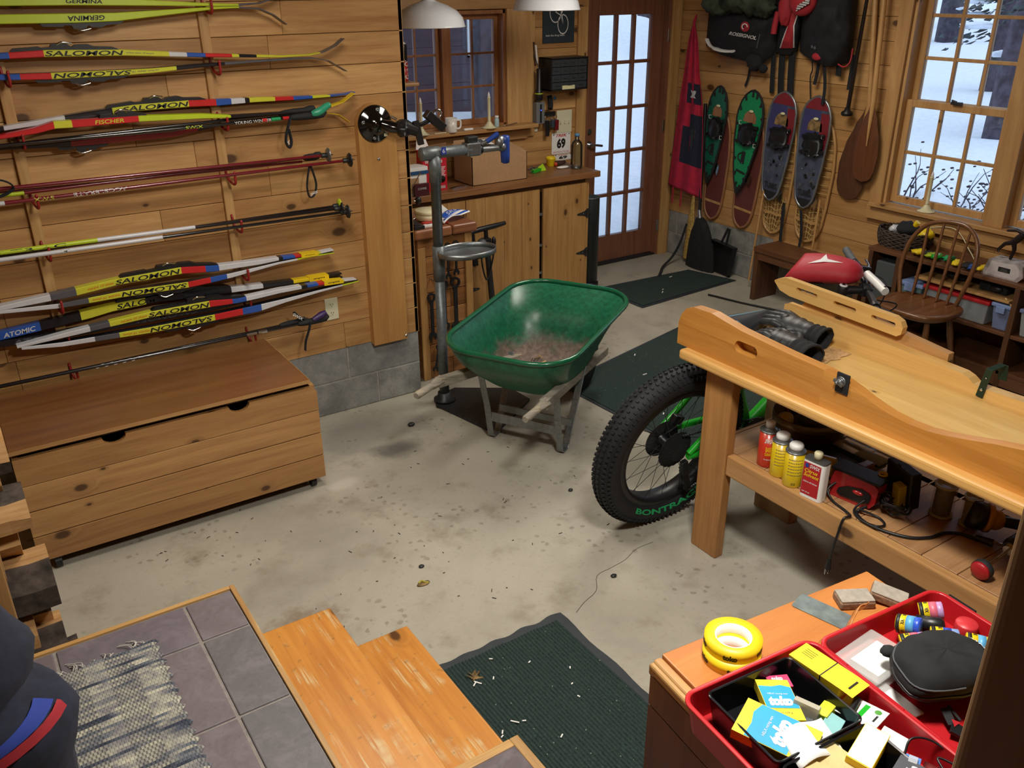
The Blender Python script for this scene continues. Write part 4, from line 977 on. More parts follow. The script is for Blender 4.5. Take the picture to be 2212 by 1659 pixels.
# pine newel post / door edge at the right, close to the camera
nw = thing('newel_post', (.80, .27, LZ), 'out-of-focus brown pine post at lower right edge', 'post')
poly = []
X0, Y0 = .72, .30
m = MB().prism(rrect(.725, .79, .235, .305, .016, 5), XY, 0.0, 2.3, M_NEWEL); m.build('post', nw)
MB().box(.787, .83, .245, .295, 0.0, 2.3, M_NEWEL).build('panel_stile', nw, bevel=.003)

# ribbed entrance mats
def ribmat(name, lab, corners, rib=True, border=.03, h=.009, wavy=0.0):
    A, B, Cc, D = (Vector((x, y, 0)) for x, y in corners)
    t = thing(name, (A+B+Cc+D)/4, lab, 'mat', 'dark green carpet mats')
    def P(u, v, z): 
        q = A.lerp(B, u).lerp(D.lerp(Cc, u), v); q.z = z; return q
    m = MB(); nu = 40
    def edge(u, v):
        z = .0045+wavy*.5*(1+math.sin(u*23+v*17)); q = P(u, v, 0)
        off = wavy*1.2*math.sin(v*31+u*3) if u > .999 else 0; off2 = wavy*1.2*math.sin(u*29) if v > .999 else 0
        q += (B-A).normalized()*off+(D-A).normalized()*off2; q.z = z if 0 < u < 1 and 0 < v < 1 else z*.8+.001; return q
    m.surf(edge, 31, 31, M_RUB); bs = [edge(0, i/30) for i in range(31)]
    m.build('rubber_backing', t)
    W_ = (B-A).length; bu = border/W_; bv = border/(D-A).length; m = MB()
    nr = int((W_-2*border)/.0125) if rib else 1
    if rib:
        for i in range(nr):
            u0 = lerp(bu, 1-bu, (i+.08)/nr); u1 = lerp(bu, 1-bu, (i+.92)/nr)
            S = 14
            vs = []
            for k in range(S+1):
                v = lerp(bv, 1-bv, k/S); zz = .006+wavy*.5*(1+math.sin(u0*23+v*17))
                for u, z in ((u0, zz), (lerp(u0, u1, .3), zz+.0035), (lerp(u0, u1, .7), zz+.0035), (u1, zz)): vs.append(P(u, v, z))
            m.add(vs, [(k*4+q, k*4+q+1, k*4+5+q, k*4+4+q) for k in range(S) for q in range(3)], M_MAT)
        m.surf(lambda u, v: P(lerp(bu, 1-bu, u), lerp(bv, 1-bv, v), .0058+wavy*.5*(1+math.sin(lerp(bu, 1-bu, u)*23+lerp(bv, 1-bv, v)*17))), 30, 15, M_MAT)
    else: m.surf(lambda u, v: P(lerp(bu, 1-bu, u), lerp(bv, 1-bv, v), .0075), 20, 20, M_MAT)
    m.build('carpet_pile', t); return t
ribmat('entrance_mat', 'dark green ribbed mat at the foot of the steps', ((1.03, .7), (1.556, .7), (1.545, 2.06), (1.0, 2.065)), True, .032, wavy=.004)
ribmat('entrance_mat', 'dark green flat mat just inside the French door', ((3.97, 4.39), (4.98, 4.46), (4.87, 4.87), (3.96, 4.92)), False, .03)
ribmat('entrance_mat', 'large dark green mat behind the wheelbarrow and bike', ((2.78, 2.5), (4.15, 2.5), (4.12, 4.02), (2.72, 3.68)), False, .02)
lf = MB(); rr = random.Random(8)
for k in range(9):
    a = rr.uniform(0, 2*PI); p = Vector((1.115+rr.uniform(-.008, .008), 1.945+rr.uniform(-.008, .008), .012))
    q = p+Vector((math.cos(a)*.025, math.sin(a)*.025, rr.uniform(0, .012))); s_ = Vector((-math.sin(a), math.cos(a), 0))*.006
    lf.add([p-s_, q-s_*.3, q+s_*.3+Vector((0, 0, .003)), p+s_, p+Vector((0, 0, .005))], [(0, 1, 4), (1, 2, 4), (2, 3, 4), (0, 3, 2, 1)], M_LEAFY)
lf.build('dry_leaf', label='crumpled dry leaf on the ribbed mat near the steps', cat='leaf')
m = MB()
for x, y, a, L in ((1.09, 1.91, .6, .02), (1.118, 1.905, 2.2, .03), (1.20, 1.99, -.7, .012), (1.16, 1.90, .9, .012), (1.11, 1.72, -.9, .028), (1.14, 1.70, -.6, .012), (1.06, 1.69, .9, .014), (1.05, 1.68, .4, .01), (1.36, 1.74, .3, .008), (1.40, 1.80, 1.0, .01), (1.20, 1.58, .5, .014), (1.30, 1.9, .3, .01), (1.35, 1.68, 2, .01)):
    m.beam((x, y, .0135), (x+math.cos(a)*L, y+math.sin(a)*L, .0145), .004, .002, M_PAPER)
m.build('wood_chips', label='pale wood splinters littering the ribbed mat', cat='litter', kind='stuff', at=(1.2, 1.8, .01))
MB().tube(curve([(1.20, 2.50, .003), (1.215, 2.505, .006), (1.225, 2.49, .005), (1.235, 2.485, .003)], 5), .004, plain('leaf_yellow', '#a9a23c', .8), 6).blob((1.215, 2.49, .003), (.028, .014, .002), M_LEAFY, 10, 5, .4, 30).build('dry_leaf', label='yellowish leaf on bare concrete between step and bike', cat='leaf')
m = MB()
for x, y in ((3.2, 3.5), (3.5, 3.2), (3.0, 3.3), (3.9, 3.6), (3.35, 3.75), (2.95, 3.05), (4.35, 4.6), (4.3, 4.55), (4.6, 4.8)): m.beam((x, y, .009), (x+rr.uniform(.01, .03), y+rr.uniform(-.02, .02), .0105), .006, .003, M_PAPER)
m.build('wood_chips', label='white specks on the large mat behind the wheelbarrow', cat='litter', kind='stuff', at=(3.5, 3.5, .01))

# ================================================================ WHEELBARROW
Ox, Oy = 2.155, 3.22; fw = Vector((.866, .5, 0)); lf_ = Vector((-.5, .866, 0))
T = Matrix.Identity(4); T.col[0][:3] = fw; T.col[1][:3] = lf_; T.col[3][:3] = (Ox, Oy, 0)
wb = thing('wheelbarrow', (Ox, Oy, 0), 'green steel wheelbarrow with dry leaves in a rusty tray', 'wheelbarrow')
def mk_tray():
    t = NT('tray_paint'); tc = t.n('ShaderNodeTexCoord').outputs['Object']; sp = t.n('ShaderNodeSeparateXYZ'); t.put(sp.inputs[0], tc)
    a = t.noise(tc, 7, 5, .65); f = t.noise(tc, 40, 4, .65)
    g = t.ramp(f, [(.3, hx('#0f4a33')), (.7, hx('#1d6a4b'))])
    ru = t.ramp(f, [(.3, hx('#4f413b')), (.7, hx('#7c675c'))])
    m = t.math('SUBTRACT', 1.0, t.step(t.math('ADD', sp.outputs[2], t.math('MULTIPLY', t.math('SUBTRACT', a, .5), .22)), .38, .47))
    nz = t.n('ShaderNodeSeparateXYZ'); t.put(nz.inputs[0], t.n('ShaderNodeNewGeometry').outputs['Normal'])
    inside = t.math('GREATER_THAN', nz.outputs[2], .02)
    c = t.mix(t.math('MULTIPLY', m, inside), g, ru); t.col(c); t.set(Roughness=t.math('ADD', .33, t.math('MULTIPLY', m, .4))); t.bump(f, .15, .002); return t.m
M_TRAY = mk_tray()
def ring(f0, f1, hw, z0, z1, r, n=7):
    return [(x, y-.03, lerp(z0, z1, (x-f0)/(f1-f0))) for x, y in rrect(f0, f1, -hw, hw, r, n)]
R0 = ring(-.31, .63, .325, .585, .645, .19)
R1 = [(lerp(x, .06+(x-.15)*.78, 1), -.03+(y+.03)*.86, z-.09) for x, y, z in R0]
R2 = ring(-.12, .40, .225, .36, .40, .15); R3 = ring(-.07, .30, .18, .315, .325, .12)
m = MB(T); rings = [R0, R1, R2, R3]; n = len(R0)
rings.append([(lerp(.115, x, .5), lerp(-.03, y, .5), z-.004) for x, y, z in R3]); cN = (.115, -.03, .315)
m.add([p for r_ in rings for p in r_]+[cN], [(i*n+k, i*n+(k+1) % n, (i+1)*n+(k+1) % n, (i+1)*n+k) for i in range(4) for k in range(n)]+[(4*n+k, 4*n+(k+1) % n, 5*n) for k in range(n)], M_TRAY, True)
tr = m.build('tray', wb); sd = tr.modifiers.new('gauge', 'SOLIDIFY'); sd.thickness = .003; sd.offset = -1
sb = tr.modifiers.new('round', 'SUBSURF'); sb.levels = 1; sb.render_levels = 2
MB(T).tube(R0, .012, plain('rim_green', '#0f5a3b', .25, Coat_Weight=.4), 10, closed=True).build('rim', wb)
for f, l in ((.50, .08), (.44, -.16)): MB(T).lathe([(.014, 0), (.013, .003), (.006, .005), (.005, .0)], (f+.03, l, .52), M_STEEL, 12, axis=(-.8, 0, .6)).build('bolt', wb)
M_GREYW = wood('weathered_handle', '#9b9384', '#6f685c', 'X', 1.6, .0, .8, .1, wear=.5)
for s_, nm in ((1, .235), (-1, -.295)):
    m = MB(T); hy = nm
    m.tube([(-.56, hy+.0*s_, .452), (-.55, hy, .452), (-.44, hy, .447)], [.013, .018, .017], M_GREYW, 12)
    m.tube([(-.44, hy, .447), (-.41, hy, .446), (-.36, hy, .444)], [.018, .026, .03], M_GREYW, 4)
    m.beam((-.38, hy, .443), (.75, hy*.45-.015, .25), .040, .046, M_GREYW); m.build('handle', wb, bevel=.005)
for s_ in (1, -1):
    ly = -.03+s_*.19
    m = MB(T); pts = [(-.10, ly*1.05, .40), (-.05, ly*1.0, .20), (-.015, ly, .02), (.0, ly, .006), (.045, ly, .006), (.06, ly, .02), (.16, ly*1.02, .22), (.23, ly*1.05, .38)]
    for a, b in zip(pts, pts[1:]): m.beam(a, b, .032, .008, M_STEEL, up=(0, 1, 0)) if False else m.beam(a, b, .034, .007, M_STEEL, up=(1, 0, .2))
    m.build('leg', wb, bevel=.002)
MB(T).beam((-.035, .16, .135), (-.035, -.22, .135), .006, .05, M_STEEL).build('leg_brace', wb, bevel=.002)
MB(T).beam((.1, .17, .12), (.1, -.23, .12), .006, .04, M_STEEL).build('leg_brace', wb, bevel=.002)
MB(T).lathe([(.02, -.05), (.10, -.05), (.16, -.04), (.185, 0), (.16, .04), (.10, .05), (.02, .05)], (.72, -.02, .188), M_TIRE, 28, axis=(0, 1, 0)).build('wheel', wb)
MB(T).cyl((.72, -.12, .188), (.72, .08, .188), .01, M_STEELD).build('axle', wb)
m = MB(T); rr = random.Random(4)
for k in range(150):
    f = rr.gauss(.12, .07); l = rr.gauss(-.09, .09); f = max(-.02, min(.27, f)); l = max(-.18, min(.10, l)); z = .335+rr.uniform(0, .028)
    a = rr.uniform(0, 2*PI); L = rr.uniform(.012, .045); w_ = rr.uniform(.003, .012); mm = rr.choice([M_LEAFY, M_LEAFY, M_LBARK, M_LOG, M_LBARK])
    m.beam((f, l, z), (f+math.cos(a)*L, l+math.sin(a)*L, z+rr.uniform(-.008, .014)), w_, .003, mm, up=(rr.uniform(-.5, .5), rr.uniform(-.5, .5), 1))
m.build('leaf_debris', label='dry leaves and bark chips lying in the wheelbarrow tray', cat='debris', kind='stuff')

# ================================================================ BIKE REPAIR STAND
sx_, sy_ = 2.075, 3.85
rs = thing('repair_stand', (sx_, sy_, 0), 'grey steel bike repair stand with blue-handled clamp and flat base plate', 'repair stand')
poly = [(2.0, 3.81), (2.015, 3.78), (2.09, 3.41), (2.13, 3.385), (2.47, 3.60), (2.46, 3.78), (2.2, 3.96), (2.09, 3.93), (2.02, 3.86)]
MB().prism(poly, XY, 0, .012, M_STEELD).build('base_plate', rs, bevel=.002)
MB().lathe([(.06, 0), (.06, .012), (.04, .02), (.036, .05), (.028, .05)], (sx_, sy_, .012), M_STEELD, 20).build('base_flange', rs)
MB().lathe([(.027, .03), (.027, .70)], (sx_, sy_, .0), M_POLE, 20).lathe([(.032, .70), (.032, .88)], (sx_, sy_, .0), M_POLE, 20).build('lower_column', rs)
MB().lathe([(.026, .88), (.026, 1.20), (.031, 1.20), (.031, 1.345)], (sx_, sy_, .0), M_POLE, 20).build('upper_column', rs)
m = MB().prism([(sx_+.01+.0, sy_-.02)]+[(sx_+.11+.16*math.cos(t), sy_-.10+.115*math.sin(t)) for t in [math.radians(a) for a in range(-190, 100, 14)]], XY, .845, .85, M_STEELD)
poly = [(sx_+.11+.16*math.cos(math.radians(a)), sy_-.10+.115*math.sin(math.radians(a))) for a in range(0, 360, 12)]
m = MB(); N = len(poly)
for z0, z1 in ((.845, .872),):
    m.add([(x, y, z0) for x, y in poly]+[(x, y, z1) for x, y in poly], [(k, (k+1) % N, N+(k+1) % N, N+k) for k in range(N)], M_STEEL, True)
m.add([(x, y, .848) for x, y in poly], [tuple(range(N))], M_STEEL)
tt = m.build('tool_tray', rs); q = tt.modifiers.new('sheet', 'SOLIDIFY'); q.thickness = .003
M_AX = (1, -.02, 0)
MB().lathe([(.030, -.075), (.033, -.07), (.033, .02), (.03, .022), (.027, .03), (.027, .20)], (sx_, sy_, 1.343), M_POLE, 20, axis=M_AX).build('arm_tube', rs)
MB().box(sx_+.02, sx_+.046, sy_-.036, sy_-.034, 1.343-.005, 1.372, plain('badge_blue', '#2b3f9c', .4)).label('6', (sx_+.026, sy_-.0368, 1.345), (.013, 0, 0), (0, 0, .02), M_WINK).build('badge', rs)
MB().box(sx_+.17, sx_+.25, sy_-.03, sy_+.03, 1.31, 1.375, M_STEEL).box(sx_+.18, sx_+.24, sy_-.02, sy_+.02, 1.375, 1.405, M_STEELD).build('clamp_body', rs, bevel=.006)
MB().lathe([(.018, 0), (.018, .12), (.024, .13), (.024, .15)], (sx_+.25, sy_, 1.335), M_STEEL, 16, axis=M_AX).lathe([(.024, 0), (.024, .016)], (sx_+.25, sy_, 1.335), M_BLACK, 16, axis=M_AX).build('clamp_arm', rs)
MB().lathe([(.012, -.03), (.024, -.028), (.024, .028), (.012, .03)], (sx_+.375, sy_, 1.36), M_STEEL, 16).build('clamp_joint', rs)
MB().lathe([(.012, -.075), (.022, -.07), (.024, -.03), (.0235, .04), (.024, .06), (.016, .065)], (sx_+.41, sy_, 1.325), M_BLUE, 18).build('jaw_cover', rs)
MB().tube([(sx_+.26, sy_-.01, 1.36), (sx_+.30, sy_-.015, 1.375)], .010, M_STEEL, 10).tube([(sx_+.29, sy_-.015, 1.371), (sx_+.355, sy_-.02, 1.405)], [.012, .0135], M_BLUE, 12).build('cam_handle', rs)
# ================================================================ BLOCK CABINET AND TOOLS
X0, X1, Y0, Y1, ZB = 2.118, 2.455, 4.165, 4.52, .835
bc = thing('tool_block', ((X0+X1)/2, (Y0+Y1)/2, 0), 'butcher-block tool pedestal of stacked timber with wrenches on its front', 'cabinet')
m = MB(); rr = random.Random(12); z = 0; k = 0
while z < ZB-.02:
    h = .104; zt = min(z+h, ZB); x = X0
    cuts = [X0, lerp(X0, X1, .42 if k % 2 else .58), X1]
    for a, b in zip(cuts, cuts[1:]): m.box(a+.001, b-.001, Y0, Y0+.17, z+.0015, zt-.0015, M_BLOCK)
    for a, b in ((Y0+.172, Y1-.13), (Y1-.128, Y1)): m.box(X0+.001, X1-.001, a, b, z+.0015, zt-.0015, M_BLOCK)
    z = zt; k += 1
m.build('body', bc, bevel=.003)
MB().box(X0-.006, X0+.04, Y0-.012, Y0+.0, 0, ZB-.05, M_CABZ).box(X1-.045, X1, Y0-.010, Y0, 0, ZB, M_CABZ).build('corner_batten', bc, bevel=.003)
m = MB(); 
for a, b in ((-.03, .10), (.103, .20), (.203, .36)): m.box(X0+a, X0+b, Y0-.035, Y1+.01, ZB, ZB+.055, M_BLOCKT)
m.build('top', bc, bevel=.012, seg=3)
def wrench(x, zc, L, s, lab, flip=False, y=Y0-.016, rot=0.0):
    """combination spanner: closed ring at one end, open jaw at the other"""
    m = MB(); c, sn = math.cos(rot), math.sin(rot)
    def P(a, b, d): 
        if flip: b = -b
        return Vector((x+a*c-b*sn, d, zc+a*sn+b*c))
    n = 20; ro, ri = .031*s, .018*s; cy = L/2-ro
    for k in range(n):
        a0, a1 = 2*PI*k/n, 2*PI*(k+1)/n
        q = [(ro*math.cos(a0), cy+ro*math.sin(a0)), (ro*math.cos(a1), cy+ro*math.sin(a1)), (ri*math.cos(a1), cy+ri*math.sin(a1)), (ri*math.cos(a0), cy+ri*math.sin(a0))]
        m.prism(q, P, y-.006*s, y+.006*s, M_STEELD)
    w = .011*s; m.prism([(-w*1.3, cy-ro*.85), (-w, cy-ro*1.7), (-w, -L/2+.05*s), (w, -L/2+.05*s), (w, cy-ro*1.7), (w*1.3, cy-ro*.85)], P, y-.004*s, y+.004*s, M_STEELD)
    b = -L/2; m.prism([(-w, b+.055*s), (-.030*s, b+.035*s), (-.027*s, b+.004*s), (-.014*s, b), (-.012*s, b+.026*s), (.012*s, b+.026*s), (.014*s, b), (.027*s, b+.008*s), (.030*s, b+.035*s), (w, b+.055*s)], P, y-.006*s, y+.006*s, M_STEELD)
    o = m.build('wrench', label=lab, cat='wrench', group='wrenches on the tool block'); return o
wrench(2.334, .43, .32, 1.0, 'large ring spanner, most visible on the tool block front, ring end up')
wrench(2.262, .43, .30, .9, 'big wrench hanging jaw up just left of the large ring spanner', flip=True)
wrench(2.178, .385, .28, .85, 'wrench half hidden left of the stand column on the tool block')
wrench(2.345, .70, .20, .62, 'wrench hanging under the tray, right one, jaw down')
wrench(2.293, .69, .21, .6, 'wrench hanging under the tray, middle one, jaw down')
wrench(2.252, .68, .20, .55, 'wrench hanging under the tray, next to the stand column')
wrench(2.315, .155, .16, .6, 'short wrench low on the tool block near the barrow rim', rot=.5)
wrench(2.20, .13, .17, .6, 'small wrench low on the tool block behind the stand column', rot=-.2)
MB().tube(curve([(2.185, Y0, .605), (2.185, Y0-.03, .60), (2.178, Y0-.05, .603)], 5), .004, M_CHROME, 8).build('peg', bc)
MB().tube(curve([(2.335, Y0-.01, .262), (2.335, Y0-.03, .26)], 3), .008, M_STEEL, 8).build('peg', bc)
zt = ZB+.055
tb = thing('plastic_tub', (2.27, 4.27, zt), 'round cream plastic tub with lid on the tool block', 'tub')
MB().lathe([(.062, 0), (.066, .002), (.067, .032)], (2.255, 4.30, zt+.012), M_CREAM, 26).build('tub_body', tb); MB().lathe([(.068, .032), (.07, .034), (.07, .048), (.064, .053), (0, .054)], (2.255, 4.30, zt+.012), M_CREAM, 26).build('lid', tb)
M_SACHB = plain('sachet_blue', '#2356b8', .3, var=.05)
sc = MB(); 
def sach(u, v): return Vector((2.28+.21*u+.0*v, 4.155+.07*u+.11*v*(1-.3*u), zt+.012+.02*math.sin(u*3.1)+.008*math.sin(v*5+u*7)+.018*u))
sc.surf(sach, 16, 10, M_PAPER); sc.surf(lambda u, v: sach(lerp(.2, .85, u), lerp(.45, .95, v))+Vector((0, 0, .0012)), 12, 6, M_SACHB); sc.surf(lambda u, v: sach(lerp(.05, .95, u), lerp(.1, .25, v))+Vector((0, 0, .0012)), 12, 4, M_SACHB)
sc.text('SKS', lambda u, v: sach(lerp(.35, .65, u), lerp(.55, .85, v))+Vector((0, 0, .002)), M_WINK)
o = sc.build('sachet', label='blue and white foil sachet on the right of the tool block top', cat='packet'); q = o.modifiers.new('s', 'SOLIDIFY'); q.thickness = .004
lw = plain('leaflet_red', '#b8322f', .6)
MB().box(2.19, 2.33, 4.19, 4.25, zt+.001, zt+.012, lw).box(2.16, 2.26, 4.165, 4.2, zt+.001, zt+.012, M_PAPER).build('leaflet', label='red and white folded leaflet under the sachet', cat='paper', bevel=.001)
MB().box(2.10, 2.16, 4.15, 4.30, zt+.001, zt+.02, M_STEELD).box(2.11, 2.14, 4.16, 4.29, zt+.02, zt+.024, M_BLACK).build('metal_tray', label='shallow dark metal tray at left end of the tool block top', cat='tray', bevel=.003)
MB().add([(2.33, 4.30, zt+.03), (2.40, 4.30, zt+.035), (2.34, 4.31, zt+.09)], [(0, 1, 2)], M_PAPER).add([(2.33, 4.304, zt+.03), (2.40, 4.304, zt+.035), (2.34, 4.314, zt+.09)], [(2, 1, 0)], M_PAPER).build('paper_slip', label='white paper corner sticking up behind the stand column', cat='paper')
# wire-legged vice frame seen past the wall end
vf = thing('wire_stand', (2.19, 4.36, zt), 'thin steel wire stand with black knob between wall end and stand column', 'stand')
MB().tube(curve([(2.165, 4.32, zt), (2.16, 4.33, zt+.13), (2.16, 4.34, zt+.21)], 4), .0035, M_CHROME, 6).tube([(2.16, 4.33, zt+.15), (2.26, 4.36, zt+.26)], .003, M_CHROME, 6).tube([(2.165, 4.32, zt+.01), (2.21, 4.31, zt+.035)], .003, M_CHROME, 6).build('wire_frame', vf)
MB().blob((2.235, 4.36, zt+.105), (.019, .019, .024), M_BLACK, 12, 8).cyl((2.21, 4.36, zt+.105), (2.235, 4.36, zt+.105), .005, M_CHROME, 8).build('knob', vf)

# ================================================================ WORKBENCH COUNTER
CY, CZ = 4.93, .88
cb = thing('base_cabinet', (3.2, 5.14, 0), 'pine-board base cabinet with hinged doors under the window counter', 'cabinet')
MB().box(2.30, 2.33, CY+.03, BY-.005, 0, CZ-.045, M_CABZ).box(3.87, 3.905, CY+.02, BY-.005, 0, CZ-.045, M_CABZ).box(2.3, 3.9, BY-.03, BY-.005, 0, CZ-.045, M_DARKX).box(2.33, 3.87, CY+.03, BY-.03, .05, .07, M_DARKX).box(3.468, 3.488, CY+.03, BY-.04, .07, CZ-.05, M_DARKZ).build('carcass', cb, bevel=.002)
MB().box(2.30, 3.91, CY+.026, CY+.05, CZ-.10, CZ-.045, M_DARKX).build('top_rail', cb, bevel=.002)
def bdoor(x0, x1, nb, lab=None):
    m = MB(); w_ = (x1-x0)/nb
    for i in range(nb): m.box(x0+i*w_+.0005, x0+(i+1)*w_-.0005, CY, CY+.022, .03, CZ-.075, M_CABZ)
    return m.build('door', cb, bevel=.0015, seg=1)
d1 = bdoor(2.33, 2.87, 4); d2 = bdoor(2.875, 3.462, 4); d3 = bdoor(3.492, 3.872, 3)
def hinge(d, x, z, sg):
    m = MB().prism([(x, z-.03), (x, z+.03), (x-sg*.02, z+.016), (x-sg*.085, z+.004), (x-sg*.085, z-.004), (x-sg*.02, z-.016)], XZ, CY-.004, CY-.001, M_STEELD)
    m.cyl((x+sg*.004, CY-.005, z-.034), (x+sg*.004, CY-.005, z+.034), .006, M_STEELD, 8)
    for q in (.03, .055): m.lathe([(.004, 0), (.003, .002)], (x-sg*q, CY-.004, z), M_CHROME, 8, axis=(0, -1, 0))
    m.build('strap_hinge', d)
hinge(d3, 3.872, .585, 1); hinge(d3, 3.872, .30, 1); hinge(d2, 2.878, .19, -1); hinge(d1, 2.866, .14, 1)
for z in (.62, .40, .2): MB().box(3.462, 3.492, CY+.006, CY+.014, z, z+.018, M_STEEL).build('catch', cb)
ct = MB().box(2.26, 3.965, 4.90, BY-.002, CZ-.042, CZ, M_TOP).build('worktop', label='long stained wooden worktop beneath the paned window', cat='worktop', bevel=.004)
# --- on the counter
ch = thing('cardboard_box', (3.13, 5.1, CZ), 'brown cardboard carton with open flaps on the counter', 'box')
bx0, bx1, by0, by1, bz = 2.955, 3.385, 4.975, 5.215, CZ+.185
MB().box(bx0, bx1, by0, by0+.004, CZ, bz, M_CARD).box(bx0, bx1, by1-.004, by1, CZ, bz, M_CARD).box(bx0, bx0+.004, by0, by1, CZ, bz, M_CARD).box(bx1-.004, bx1, by0, by1, CZ, bz, M_CARD).box(bx0, bx1, by0, by1, CZ, CZ+.004, M_CARD).build('carton', ch)
MB().add([(bx0, by0, bz), (bx1, by0, bz), (bx1-.05, by1-.03, bz+.062), (bx0-.03, by1-.03, bz+.062)], [(0, 1, 2, 3)], M_CARD).add([(bx0, by1, bz), (bx1, by1, bz), (bx1-.03, by1+.03, bz+.07), (bx0+.02, by1+.03, bz+.07)], [(0, 1, 2, 3)], M_CARD).build('flap', ch).modifiers.new('s', 'SOLIDIFY').thickness = .004
m = MB()
for x in (3.01, 3.285, 3.305): m.beam((x, by0+.09, bz+.028), (x, by0+.13, bz+.04), .004, .001, M_INK)
m.build('staple_slot', ch)
bk = MB(); 
def bkf(u, v): return Vector((lerp(3.02, 3.19, u), lerp(5.045, 5.135, v)+.02*u, CZ+.235+.02*v+.012*math.sin(u*PI)))
bk.surf(bkf, 12, 6, M_PAPER); bk.surf(lambda u, v: bkf(lerp(.38, .62, u), lerp(.1, .9, v))+Vector((0, 0, .001)), 6, 5, M_STEEL)
for i in range(4): bk.surf(lambda u, v, i=i: bkf(lerp(.08, .3, u), .2+i*.15+.03*v)+Vector((0, 0, .0012)), 4, 2, M_SKIG)
bk.build('booklet', label='white printed booklet lying on the carton flaps', cat='booklet').modifiers.new('s', 'SOLIDIFY').thickness = .003
rb = thing('red_box', (2.69, 5.03, CZ), 'red grocery box printed in white standing on the counter', 'box')
m = MB().box(2.605, 2.775, 4.99, 5.075, CZ, CZ+.255, plain('box_red', '#c01d2c', .5)); y = 4.9892
m.label('Wholesome', (2.618, y, CZ+.175), (.125, 0, 0), (0, 0, .026), M_WINK, .02); m.label('goodness', (2.645, y, CZ+.15), (.08, 0, 0), (0, 0, .018), M_WINK)
for i in range(9): m.box(2.725, 2.765-.006*(i % 3), y, y+.0006, CZ+.145-i*.0085, CZ+.149-i*.0085, M_WINK)
for i in range(11): m.box(2.727+i*.0031, 2.7285+i*.0031, y, y+.0006, CZ+.012, CZ+.03, M_WINK)
m.lathe([(.0, 0), (.022, .0005)], (2.74, y, CZ+.07), M_INK, 16, axis=(0, -1, 0)); m.build('carton', rb)
MB().add([(2.605, 4.99, CZ+.255), (2.775, 4.99, CZ+.255), (2.76, 4.96, CZ+.30), (2.62, 4.96, CZ+.29)], [(0, 1, 2, 3)], M_CARD).add([(2.605, 5.075, CZ+.255), (2.70, 5.075, CZ+.255), (2.69, 5.10, CZ+.31), (2.62, 5.09, CZ+.32)], [(0, 1, 2, 3)], M_PAPER).build('flap', rb).modifiers.new('s', 'SOLIDIFY').thickness = .002
wbx = thing('white_box', (2.53, 5.0, CZ), 'white and dark blue box stacked at the far left of the counter', 'box')
MB().box(2.46, 2.60, 4.94, 5.03, CZ, CZ+.13, M_PAPER).box(2.46, 2.545, 4.9385, 4.94, CZ+.05, CZ+.11, M_CARD).build('lower_carton', wbx, bevel=.001)
MB().box(2.46, 2.612, 4.93, 5.04, CZ+.131, CZ+.15, plain('box_navy', '#1c4a78', .5)).box(2.455, 2.608, 4.935, 5.045, CZ+.151, CZ+.175, M_PAPER).build('lid', wbx, bevel=.001)
MB().box(2.50, 2.60, 4.91, 4.935, CZ, CZ+.075, plain('box_maroon', '#4d1a24', .5)).label('COFFEE', (2.52, 4.9092, CZ+.04), (.06, 0, 0), (0, 0, .012), M_WINK).build('small_box', label='small maroon box in front of the white box, left counter end', cat='box')
MB().beam((2.80, 4.97, CZ+.004), (2.94, 5.0, CZ+.004), .008, .006, M_CHROME).beam((2.79, 4.99, CZ+.004), (2.92, 5.03, CZ+.004), .006, .006, M_CHROME).build('steel_rule', label='two bright steel strips lying between red box and carton', cat='tool')
# bottle, plaques, yellow cup, odds and ends
bt = thing('glass_bottle', (3.87, 5.06, CZ), 'clear square-shouldered glass bottle with pale blue cap on the counter', 'bottle')
prof = [(.0, .004), (.036, .0), (.042, .006), (.043, .03), (.042, .165), (.034, .185), (.018, .20), (.0145, .206), (.0145, .228)]
MB().lathe(prof, (3.87, 5.06, CZ), M_BOTTLE, 24).lathe([(r*.93, h+.002) for r, h in prof[2:]], (3.87, 5.06, CZ), M_BOTTLE, 24).build('bottle_body', bt)
MB().lathe([(.018, .226), (.018, .24), (.016, .244), (0, .245)], (3.87, 5.06, CZ), plain('cap_blue', '#5d93c4', .4), 18).build('cap', bt)
def plaque(name, lab, x0, x1, z0, z1, y):
    p = thing(name, ((x0+x1)/2, y, z0), lab, 'number plate', 'race number plates')
    m = MB().prism(rrect(x0, x1, z0, z1, .012, 4), XZ, y-.002, y, M_PAPER); yy = y-.0028; w_, h = x1-x0, z1-z0
    m.label('TREK', (x0+.2*w_, yy, z0+.80*h), (.6*w_, 0, 0), (0, 0, .13*h), M_RINK, .03, .1)
    m.label('69', (x0+.27*w_, yy, z0+.25*h), (.46*w_, 0, 0), (0, 0, .48*h), M_INK, .05)
    m.label('100 EVOLUTIONS', (x0+.08*w_, yy, z0+.05*h), (.84*w_, 0, 0), (0, 0, .08*h), M_RINK, .0)
    m.build('plate', p)
    for a in (.1, .92): MB().lathe([(.005, 0), (.003, .003)], (x0+a*w_, y-.002, z0+.91*h), M_STEELD, 8, axis=(0, -1, 0)).build('rivet', p)
plaque('number_plate', 'white race plate numbered 69 on the wall left of the bottle', 3.865, 4.035, .935, 1.088, BY-.002)
plaque('number_plate', 'lower race plate mostly hidden below the plate 69', 3.885, 4.05, .785+.1, .93, BY-.004)
yc = thing('yellow_cup', (3.78, 5.25, CZ), 'small yellow plastic cup on the counter by the race plates', 'cup')
MB().lathe([(.0, .003), (.027, 0), (.029, .002), (.031, .045), (.034, .048), (.034, .064), (.031, .064), (.028, .01), (0, .008)], (3.78, 5.25, CZ), M_YEL, 22).build('cup_body', yc)
